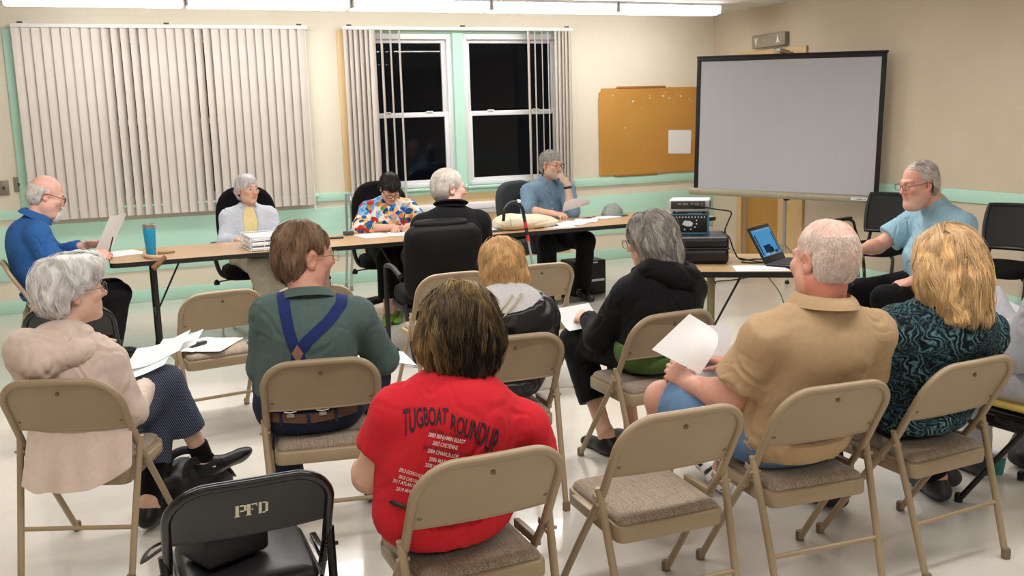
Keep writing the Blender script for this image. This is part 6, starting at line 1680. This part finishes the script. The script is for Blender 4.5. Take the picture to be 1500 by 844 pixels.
# ------------------------------------------------------------------ blonde woman in the leafy top
if want('B'):
    p = Person('person with long wavy blonde hair in a dark teal leaf-patterned top', CH['B'][:2], CH['B'][2],
        dict(pelvis=(.02, .0, .56), waist=(.01, -.02, .68), chest=(.01, -.065, .80), neck=(.015, -.085, .955), head=(.02, -.065, 1.085), shL=(-.19, -.06, .90), shR=(.215, -.10, .845), elbL=(-.26, .07, .66), elbR=(.29, .02, .62), wrL=(-.12, .32, .60), wrR=(.18, .32, .60),
             hipL=(-.07, .03, .535), hipR=(.11, .03, .535), kneeL=(-.05, .45, .51), kneeR=(.27, .42, .51), ankL=(.0, .42, .09), ankR=(.44, .26, .09), toeR=(.35, 1, 0)),
        dict(pw=.205, pd=.14, ph=.12, ww=.20, wd=.135, cw=.185, cd=.125, sr=.066, ar=.056, th=.09, back=.05, bust=.06, belly=.1), 'fair', True, (0, 4, 2), 1.02, chair=True, h=.005)
    m = bpy.data.materials.new('leafy_print'); t = NT(m); v = t.coord((1, 1, 1.2))
    def swirl(sc, dist, rot, off):
        w_ = t.add('ShaderNodeTexWave'); w_.inputs['Scale'].default_value = sc; w_.inputs['Distortion'].default_value = dist; w_.inputs['Detail'].default_value = 2.; w_.inputs['Detail Scale'].default_value = 1.1; w_.inputs['Phase Offset'].default_value = off
        t.link(t.coord((1, 1, 1.2), rot=rot), w_.inputs[0]); return w_.outputs['Fac']
    a1 = t.ramp(swirl(13, 20, (.3, .2, .5), 0), [(.30, lin((18, 26, 34))), (.55, lin((40, 62, 70))), (.80, lin((66, 98, 106))), (.95, lin((98, 136, 142)))])
    a2 = t.ramp(swirl(18, 26, (1.1, .4, 2.), 3), [(.35, lin((20, 28, 36))), (.6, lin((32, 52, 60))), (.9, lin((64, 94, 100)))])
    k_ = t.ramp(t.noise(v, 8, 2).outputs['Fac'], [(.44, (0, 0, 0, 1)), (.56, (1, 1, 1, 1))])
    c3 = t.mix(k_, a1, a2)
    t.bsdf(c3, .8, 0, .2)
    sh = p.top('leafy_top', m, 'long', g=.018, hem=.47, wr=.008, h=.006, seed=21, gs=.024, cuff=.8)
    p.body(); p.pants('trousers', fabric('black_knit_trousers', (18, 19, 22), .9)); p.shoes('shoe', (44, 48, 50), (24, 24, 24))
    hull = [ell((0, -.02, .046), (.106, .122, .102), k=.03), ell((-.005, -.05, -.04), (.140, .100, .12), k=.06), cone((-.01, -.055, -.08), (.0, -.06, -.16), .125, .125, k=.06)]
    def cf(X, pc, cc):
        k = np.clip((X[:, 2]-.09)/.04, 0, 1)[:, None]*.5; return cc*(1-k)+L3((214, 184, 150))*k
    p.hair(32000, .16, (218, 182, 132), hull, lambda r: front_free(r, .09, .06) & (r[:, 2] > -.17), seed=11, bottom=-.185, depth=.009, lock=.008, lump=.026, lf=12, wav=1.1, wf=10, wid=.0010, cvar=.36, bjit=.018, crown=(.0, .10, .16), clump=.3, nlock=190, base=.62, inset=.016, flip=.2, colfn=cf)

# ------------------------------------------------------------------ man in the blue shirt at the table end
if want('A'):
    p = Person('person in a bright blue shirt with white goatee reading a paper at the table end', CH['A'][:2], CH['A'][2],
        dict(pelvis=(.0, -.02, .56), waist=(.0, -.05, .71), chest=(.0, -.075, .88), neck=(.0, -.03, 1.05), head=(.0, .065, 1.205), shL=(-.185, -.03, .99), shR=(.185, -.03, .99), elbL=(-.25, .08, .765), elbR=(.25, .05, .735), wrL=(-.10, .26, .83), wrR=(.115, .30, .775),
             kneeL=(-.12, .44, .50), kneeR=(.12, .45, .50), ankL=(-.12, .36, .09), ankR=(.12, .36, .09)),
        dict(pw=.18, pd=.14, ww=.175, wd=.145, cw=.18, cd=.135, sr=.07, ar=.054, nk=.06, belly=.16, th=.09), 'pink', False, (0, 24, 0), 1.06, fat=.4, chair=True, h=.006, hand=dict(R=dict(f=(-.1, 1, .05), n=(.8, 0, .6), curl=.7), L=dict(f=(.1, 1, .1), n=(-.8, 0, .6), curl=.7)))
    BLU = fabric('blue_cotton', (44, 90, 150), .8, .05)
    p.top('shirt', BLU, 'long', g=.018, hem=.50, wr=.009, h=.007, seed=4, gs=.022, cuff=.92); p.body(); p.collar('collar', BLU, hgt=.04, fall=.04); p.pants('trousers', BLKCLOTH, h=.008); p.shoes()
    hull = [ell((0, -.022, .035), (.084, .106, .090), k=.02), ell((0, -.045, -.03), (.078, .078, .07), k=.04)]
    p.hair(4000, .035, (214, 208, 204), hull, lambda r: front_free(r, .06, .0, .0) & ear_free(r) & (r[:, 2] > -.08) & ((r[:, 2] < .045) & (np.abs(r[:, 0])+(-r[:, 1]) > .05)), seed=3, bottom=-.10, depth=.004, lock=.008, wid=.0013, cvar=.1, base=.9, inset=.004, steps=8)
    g = [ell((0, .090, -.115), (.032, .030, .044), k=.02), ell((0, .102, -.05), (.032, .012, .010), k=.01)]
    p.hair(2000, .03, (226, 222, 218), g, lambda r: r[:, 1] > .06, seed=6, bottom=-.17, depth=.004, lock=.005, wid=.0013, name='goatee', base=.9, inset=.002, hb=.005, cvar=.08)
    p.glasses(M_WIREGL, .026, .017, .0022)
    cx, cy, ca = CH['A']
    g = G().grid(lambda u, v: A3(-.11+.15*u, .45-.13*u+.12*v+.012*math.sin(3*u), .80+.235*v), 8, 8, .0016); tag(g.build('paper_sheet', M_PAPER2, None, (cx, cy, 0), rad(ca)), 'white paper held upright in both hands by the man in the blue shirt', 'paper')
    R_ = rotz(rad(ca)); q0 = R_@A3(.10, .41, .80)+A3(cx, cy, 0); q1 = R_@A3(.12, .44, .90)+A3(cx, cy, 0)
    tag(G().tube([q0, q1], .0045, 8).build('ballpoint_pen', M_PLAS), 'black pen held upright in the hand of the man in the blue shirt', 'pen')

# ------------------------------------------------------------------ white-haired woman behind the table
if want('LADY'):
    CH['LADY'] = (1.07, 8.20, 178)
    p = Person('person with short white hair, pale blue open shirt and yellow top, behind the table', CH['LADY'][:2], CH['LADY'][2],
        dict(pelvis=(.0, -.04, .575), waist=(.0, -.08, .70), chest=(.0, -.09, .82), neck=(.0, -.06, .965), head=(.0, -.02, 1.118), shL=(-.155, -.06, .915), shR=(.155, -.06, .915), elbL=(-.215, .06, .70), elbR=(.215, .06, .70), wrL=(-.11, .26, .745), wrR=(.12, .26, .735),
             hipL=(-.09, .0, .55), hipR=(.09, .0, .55), kneeL=(-.15, .42, .54), kneeR=(.0, .44, .55), ankL=(-.13, .42, .10), ankR=(-.10, .50, .12)),
        dict(cw=.15, ww=.15, pw=.17, bust=.05, sr=.055, ar=.045, nk=.045, th=.075), 'pale', True, (28, 0, 0), .98, h=.005)
    YEL = fabric('pale_yellow_knit', (232, 216, 158), .85); PB = fabric('pale_blue_cotton', (198, 204, 216), .85, .04)
    p.top('yellow_top', YEL, None, g=.008, hem=.60, wr=.003, h=.007, sh=-.012, low=False)
    fw = A3(0, 1, 0); pr = p.torso_prims(.022, .07, .004)
    for q in 'LR':
        S, E, W_ = p.J['sh'+q], p.J['elb'+q], p.J['wr'+q]; d = unit(W_-E); pr += [cone(S, E, .068, .062, k=.05), cone(E, W_, .062, .048, k=.03, clips=[(d, E+(W_-E)*.85)])]
    pr += [ell((.0, .10, .90), (.060, .14, .16), k=.015, op=-1), ell((.0, .10, .70), (.045, .12, .16), k=.015, op=-1)]
    p.cloth('open_shirt', pr, PB, .006, .008, 10, [(A3(0, 0, -1), A3(0, 0, .50))], 2)
    p.body(); p.collar('collar', PB, r=.066, hgt=.026, fall=.05, gap=.7, drop=-.03, lean=.016)
    p.pants('trousers', fabric('cream_cotton', (206, 198, 178), .85), g=.018, gc=.035, h=.008); p.shoes('shoe', (60, 56, 50))
    hull = [ell((0, -.02, .045), (.090, .108, .090), k=.02), ell((0, -.045, -.02), (.084, .080, .075), k=.04)]
    p.hair(6000, .06, (226, 222, 224), hull, lambda r: front_free(r, .062, .07, .02) & ear_free(r) & (r[:, 2] > -.08), seed=3, bottom=-.10, depth=.008, lock=.010, wav=.5, wid=.0016, cvar=.08, base=.8, crown=(.02, -.02, .13), grav=.6, radial=1.)
    p.eyes((70, 70, 66))
    tag
if want('FL'):
    p = Person('person with short black hair in a colourful floral blouse, head bent over writing', (2.20, 8.13), 176,
        dict(pelvis=(.0, .0, .575), waist=(.0, .03, .70), chest=(.0, .07, .84), neck=(.0, .13, .985), head=(.0, .225, 1.085), shL=(-.17, .09, .93), shR=(.17, .09, .93), elbL=(-.27, .26, .765), elbR=(.275, .25, .765), wrL=(-.07, .42, .775), wrR=(.02, .40, .775),
             hipL=(-.09, .03, .55), hipR=(.09, .03, .55), kneeL=(-.10, .44, .52), kneeR=(.10, .44, .52), ankL=(.02, .40, .085), ankR=(.12, .50, .085), toeL=(.3, 1, 0), toeR=(.35, 1, 0)),
        dict(cw=.16, ww=.165, pw=.18, bust=.06, sr=.06, ar=.05, nk=.048, th=.08, ua=.27), 'fair', True, (4, 40, 0), .97, h=.005, hand=dict(R=dict(f=(-.8, .6, -.1), n=(.1, .1, 1), curl=.7), L=dict(f=(.7, .5, 0), n=(0, .1, 1), curl=.4)))
    m = bpy.data.materials.new('floral_print'); t = NT(m); v = t.coord(); w1 = t.noise(v, 7, 2)
    mp = t.add('ShaderNodeVectorMath', operation='MULTIPLY_ADD'); t.link(w1.outputs['Color'], mp.inputs[0]); mp.inputs[1].default_value = (.09, .09, .09); t.link(v, mp.inputs[2])
    def blobs(sc, th, seed):
        vo = t.add('ShaderNodeTexVoronoi'); vo.inputs['Scale'].default_value = sc; ad = t.add('ShaderNodeVectorMath', operation='ADD'); t.link(mp.outputs[0], ad.inputs[0]); ad.inputs[1].default_value = (seed, seed*.7, 0); t.link(ad.outputs[0], vo.inputs['Vector'])
        return vo, t.ramp(vo.outputs['Distance'], [(th, (1, 1, 1, 1)), (th+.05, (0, 0, 0, 1))])
    c = lin((232, 226, 218))
    for sc, th, sd, a, b in ((9, .5, 12.3, (60, 130, 190), (150, 186, 214)), (11, .5, 1.3, (236, 170, 96), (240, 196, 130)), (10, .46, 4.1, (30, 120, 190), (24, 66, 140)), (10, .38, 7.7, (206, 62, 48), (150, 40, 40)), (14, .36, 2.2, (26, 44, 92), (36, 96, 150)), (15, .30, 9.1, (70, 150, 90), (226, 120, 60))):
        vo, k = blobs(sc, th, sd); s_ = t.add('ShaderNodeSeparateColor'); t.link(vo.outputs['Color'], s_.inputs[0])
        keep = t.ramp(s_.outputs[1], [(.25, (0, 0, 0, 1)), (.3, (1, 1, 1, 1))]); kk = t.mix(1., k, keep, 'MULTIPLY')
        c = t.mix(kk, c, t.ramp(t.noise(v, 40, 2).outputs['Fac'], [(.4, lin(a)), (.6, lin(b))]))
    t.bsdf(c, .8, 0, .2)
    p.top('floral_blouse', m, 'long', g=.018, hem=.52, wr=.007, h=.006, seed=9, cuff=.45, gs=.024); p.body()
    p.pants('trousers', BLKCLOTH, end=.72, g=.02, h=.008); p.shoes('green_shoe', (84, 124, 36), (60, 86, 30))
    hull = [ell((0, -.02, .045), (.092, .112, .092), k=.02), ell((0, -.045, -.03), (.086, .080, .08), k=.04), ell((0, .055, .075), (.07, .055, .04), k=.03)]
    p.hair(7000, .07, (40, 37, 37), hull, lambda r: front_free(r, .045, .08, .0) & (r[:, 2] > -.09), seed=3, bottom=-.10, depth=.010, lock=.014, wav=.6, wid=.0015, cvar=.35, base=.6, crown=(.0, -.04, .14), grav=.5, radial=1.)
    p.glasses(M_BLKGL, .027, .018, .0024)
    q = A3(2.20, 8.13, 0)+rotz(rad(176))@A3(-.05, .45, .765); tag(G().tube([q, q+A3(.02, .03, .12)], .0045, 8).build('writing_pen', M_PLAS), 'black pen in the writing hand of the woman in the floral blouse', 'pen')
    
if want('DN'):
    DNL = (3.75, 8.20)
    p = Person('person with grey hair and beard in a denim-blue shirt, left hand at the chin', DNL, 172,
        dict(pelvis=(.0, -.02, .58), waist=(.0, -.03, .73), chest=(.0, -.03, .89), neck=(-.01, .02, 1.045), head=(-.015, .10, 1.20), shL=(-.185, .02, .985), shR=(.18, .02, .98), elbL=(-.13, .31, .790), elbR=(.23, .18, .80), wrL=(-.105, .275, 1.035), wrR=(.06, .36, .785),
             kneeL=(-.22, .43, .53), kneeR=(.14, .43, .53), ankL=(-.2, .38, .09), ankR=(.12, .38, .09)),
        dict(cw=.175, ww=.17, pw=.175, sr=.066, ar=.052, nk=.056, ua=.31), 'fair', False, (30, 6, 0), 1.02, h=.005, hand=dict(L=dict(f=(.45, -.35, .75), n=(-.4, .85, .2), curl=.9, thumb=.5), R=dict(f=(-.5, .8, -.05), n=(.2, .1, 1), curl=.5)))
    DB = fabric('denim_blue_shirt', (112, 138, 160), .85, .06)
    p.top('shirt', DB, 'long', g=.018, hem=.50, wr=.009, h=.006, seed=14, cuff=.12, gs=.024, extra=[ell((-.01, .20, .965), (.042, .10, .13), k=.012, op=-1)])
    for i_ in range(5):
        q_ = raymap(p.root.children[-1], [(-.012, .6, .86-.055*i_)], d=(0, -1, 0), start=-.2, off=.002)[0]; G().lathe([(.006, 0), (.006, .003), (.0, .004)], tuple(q_), 10, rotx(-PI/2)).build('button', M_CLIP, p.root)
    q_ = raymap(p.root.children[-6], [(-.085+.05*a_, .6, .86-.085*b_) for a_, b_ in ((-1, 0), (1, 0), (1, .8), (0, 1), (-1, .8))], d=(0, -1, 0), start=-.2, off=.0035); G().add(np.concatenate([q_, q_-A3(0, .004, 0)]), [(0, 1, 2, 3, 4)]+[(i_, 5+i_, 5+(i_+1) % 5, (i_+1) % 5) for i_ in range(5)]).build('chest_pocket', DB, p.root, smooth=0)
    def pt(V, H, C):
        m = (H[:, 1] > .0) & (H[:, 2] < -.035) & (np.abs(H[:, 0]) < .08); C[m] = C[m]*.45+L3((176, 166, 158))*.55; return C
    p.body(pt); p.collar('collar', DB, r=.070, hgt=.034, fall=.05, gap=.55, drop=-.036, lean=.016)
    p.top('grey_undershirt', fabric('grey_jersey', (98, 104, 112), .9), None, g=.008, hem=.62, wr=.003, h=.007, sh=-.012); p.pants('trousers', BLKCLOTH, g=.02, h=.008); p.shoes()
    hull = [ell((0, -.022, .045), (.086, .108, .094), k=.02), ell((0, -.045, -.03), (.080, .078, .07), k=.04)]
    p.hair(5000, .045, (176, 172, 168), hull, lambda r: front_free(r, .07, .06, .01) & ear_free(r) & (r[:, 2] > -.08), seed=3, bottom=-.10, depth=.006, lock=.010, wid=.0015, cvar=.18, base=.7, crown=(.03, .02, .13), grav=.5, radial=1.)
    g = [ell((0, .078, -.095), (.040, .028, .032), k=.02), ell((0, .100, -.049), (.026, .009, .008), k=.01)]
    p.hair(1500, .012, (184, 176, 168), g, lambda r: r[:, 1] > .06, seed=6, bottom=-.14, depth=.003, lock=.003, wid=.0012, name='beard', base=.9, inset=.002, hb=.005, cvar=.15)
    p.glasses(M_WIREGL, .026, .017, .0018); p.eyes((60, 50, 44))
    W_, E = p.J['wrL'], p.J['elbL']; d = unit(W_-E); a = perp(A3(0, 1, 0), d); b = np.cross(d, a)
    G().tube([W_-d*.035+.034*(math.cos(t)*a+math.sin(t)*b) for t in np.linspace(0, 2*PI, 24, endpoint=False)], .009, 8, closed=True, flat=(.5, 1.2)).build('wristwatch', M_PLAS, p.root)
    q = A3(3.75, 8.2, 0); R_ = rotz(rad(172))
    g = G().grid(lambda u, v: A3(-.02-.25*u, .39+.06*v-.02*u, .80+.085*v+.05*u*(1-v)+.03*math.sin(3*u)*v), 10, 8, .0014); o = g.build('paper_sheet', M_PAPER2, None, tuple(q), rad(172)); tag(o, 'white paper lifted from the table in the hand of the man in denim', 'paper')
if want('BM'):
    p = Person('person in a black jacket with short grey hair, seated in the leather chair', (2.19, 6.42), -2,
        dict(pelvis=(.0, -.02, .585), waist=(.0, -.03, .72), chest=(.0, -.035, .87), neck=(.01, .0, 1.02), head=(.02, .055, 1.165), shL=(-.195, -.01, .945), shR=(.20, -.01, .945), elbL=(-.25, .10, .70), elbR=(.275, .09, .70), wrL=(-.13, .29, .645), wrR=(.12, .30, .645)),
        dict(cw=.19, ww=.185, pw=.185, cd=.13, sr=.074, ar=.056, nk=.064, belly=.12, th=.09), 'pink', False, (-84, 4, 0), 1.12, fat=.6, h=.005)
    BF = fabric('black_fleece', (17, 17, 19), .95, .1)
    p.top('fleece_jacket', BF, 'long', g=.022, hem=.52, wr=.008, h=.007, seed=15, gs=.026); p.body(); p.collar('collar', BF, r=.078, hgt=.045, fall=.012, th=.008, lean=.006, gap=.35); p.pants('trousers', BLKCLOTH, h=.008); p.shoes()
    hull = [ell((0, -.020, .037), (.083, .104, .091), k=.02), ell((0, -.04, -.025), (.078, .080, .07), k=.04)]
    p.hair(12000, .020, (214, 206, 198), hull, lambda r: front_free(r, .075, .055, .01) & ear_free(r) & (r[:, 2] > -.075), seed=3, bottom=-.10, depth=.003, lock=.002, wid=.0006, cvar=.18, base=.8, crown=(0, .05, .13), steps=5, inset=.004, wav=.2, fly=0., clump=0.)
    p.glasses(M_SILGL, .026, .018, .0016)
if want('LM'):
    LM = (4.72, 4.55, 80.)
    place_chair(4.72, 4.55, 80., 'black folding chair under the man in the light blue T-shirt', True)
    p = Person('person in a light blue T-shirt with thinning grey hair, sitting by the laptop', LM[:2], LM[2],
        dict(pelvis=(.0, -.01, .57), waist=(.0, .0, .71), chest=(.0, -.045, .86), neck=(.0, .02, 1.055), head=(.0, .145, 1.175), shL=(-.20, -.03, .955), shR=(.20, .0, .955), elbL=(-.275, .06, .68), elbR=(.25, .24, .765), wrL=(-.17, .27, .61), wrR=(.09, .47, .775),
             kneeL=(-.14, .44, .51), kneeR=(.12, .44, .51)),
        dict(pw=.20, pd=.15, ph=.13, ww=.20, wd=.155, cw=.18, cd=.135, sr=.066, ar=.054, fr=.046, nk=.064, belly=.0, th=.09), 'ruddy', False, (4, 10, 0), 1.10, fat=.7, h=.005, hand=dict(L=dict(f=(.4, .8, -.3), n=(-.3, .3, 1), curl=.8), R=dict(f=(-.2, 1, -.1), n=(0, 0, 1), curl=.4)))
    LB = fabric('light_blue_jersey', (140, 174, 190), .88, .04)
    p.top('t_shirt', LB, 'short', g=.018, t=.72, hem=.475, wr=.010, flare=.02, h=.006, seed=16)
    def pt(V, H, C):
        m = (H[:, 1] > .02) & (H[:, 2] < -.055) & (np.abs(H[:, 0]) < .075); C[m] = C[m]*.7+L3((196, 176, 166))*.3; return C
    p.body(pt); p.pants('trousers', BLKCLOTH, h=.008); p.shoes()
    hull = [ell((0, -.022, .037), (.084, .108, .090), k=.02), ell((0, -.05, -.03), (.079, .078, .075), k=.04)]
    p.hair(9000, .045, (206, 196, 188), hull, lambda r: front_free(r, .10, .03, .0) & ear_free(r) & (r[:, 2] > -.095) & (r[:, 1] < .055), seed=3, bottom=-.115, depth=.005, lock=.010, wav=.7, wid=.0012, cvar=.2, base=.75, crown=(0, .06, .12), grav=.5, inset=.005)
    p.glasses(M_WIREGL, .026, .016, .0016)
    q = side(.86, .34, .7405)
    paper(side(.80, .30, .7405), SD-rad(30), 'white paper near the hand of the man in the light blue T-shirt', .2, .26)
if want('X'):
    p = Person('person in a grey top cut off by the right picture edge', CH['X'][:2] if 'X' in CH else X_CH[:2], X_CH[2],
        dict(pelvis=(.03, .0, .56), waist=(.03, -.02, .69), chest=(.03, -.04, .83), neck=(.04, -.02, .98), head=(.05, .02, 1.10), shL=(-.15, -.03, .90), shR=(.22, -.03, .90), elbL=(-.20, .06, .67), elbR=(.29, .08, .67), wrL=(-.115, .235, .89), wrR=(.16, .28, .66)),
        dict(pw=.18, ww=.165, cw=.165, sr=.06, bust=.05), 'pale', True, (10, 10, 0), .98, hand=dict(L=dict(f=(-.45, .1, 1), n=(-.3, -1, .1), curl=.2, spread=.1, thumb=.3)), h=.006)
    GR = fabric('light_grey_jersey', (176, 176, 182), .88)
    p.top('grey_top', GR, 'long', g=.022, hem=.465, wr=.010, h=.007, seed=18, gs=.028); p.body(); p.pants('trousers', fabric('pale_grey_trousers', (196, 194, 198), .85), h=.008); p.shoes('shoe', (60, 56, 60))
    hull = [ell((0, -.02, .042), (.092, .112, .094), k=.03), ell((0, -.045, -.03), (.10, .088, .10), k=.05)]
    p.hair(4000, .10, (150, 130, 104), hull, lambda r: front_free(r) & (r[:, 2] > -.11), seed=9, bottom=-.13, depth=.012, lock=.014, wav=.6, wid=.0015)
    cx, cy, ca = X_CH
    g = G().grid(lambda u, v: (A3(-.07, .2, .676)*(1-u)+A3(.15, .2, .60)*u)*(1-v)+(A3(-.105, .25, .905)*(1-u)+A3(.19, .26, .775)*u)*v+A3(0, .02*math.sin(3*u), 0), 8, 8, .0014); tag(g.build('paper_sheet', M_PAPER, None, (cx, cy, 0), rad(ca)), 'white papers held by the person in grey at the right picture edge', 'paper')
    tag(G().box((0, .02, .0), (.40, .36, .022), bev=.009).build('seat_pad_loose', fabric('yellow_cushion', (206, 176, 92), .9), None, (cx, cy, .452), rad(ca)), 'thin yellow cushion on the black folding chair at the right edge', 'cushion')
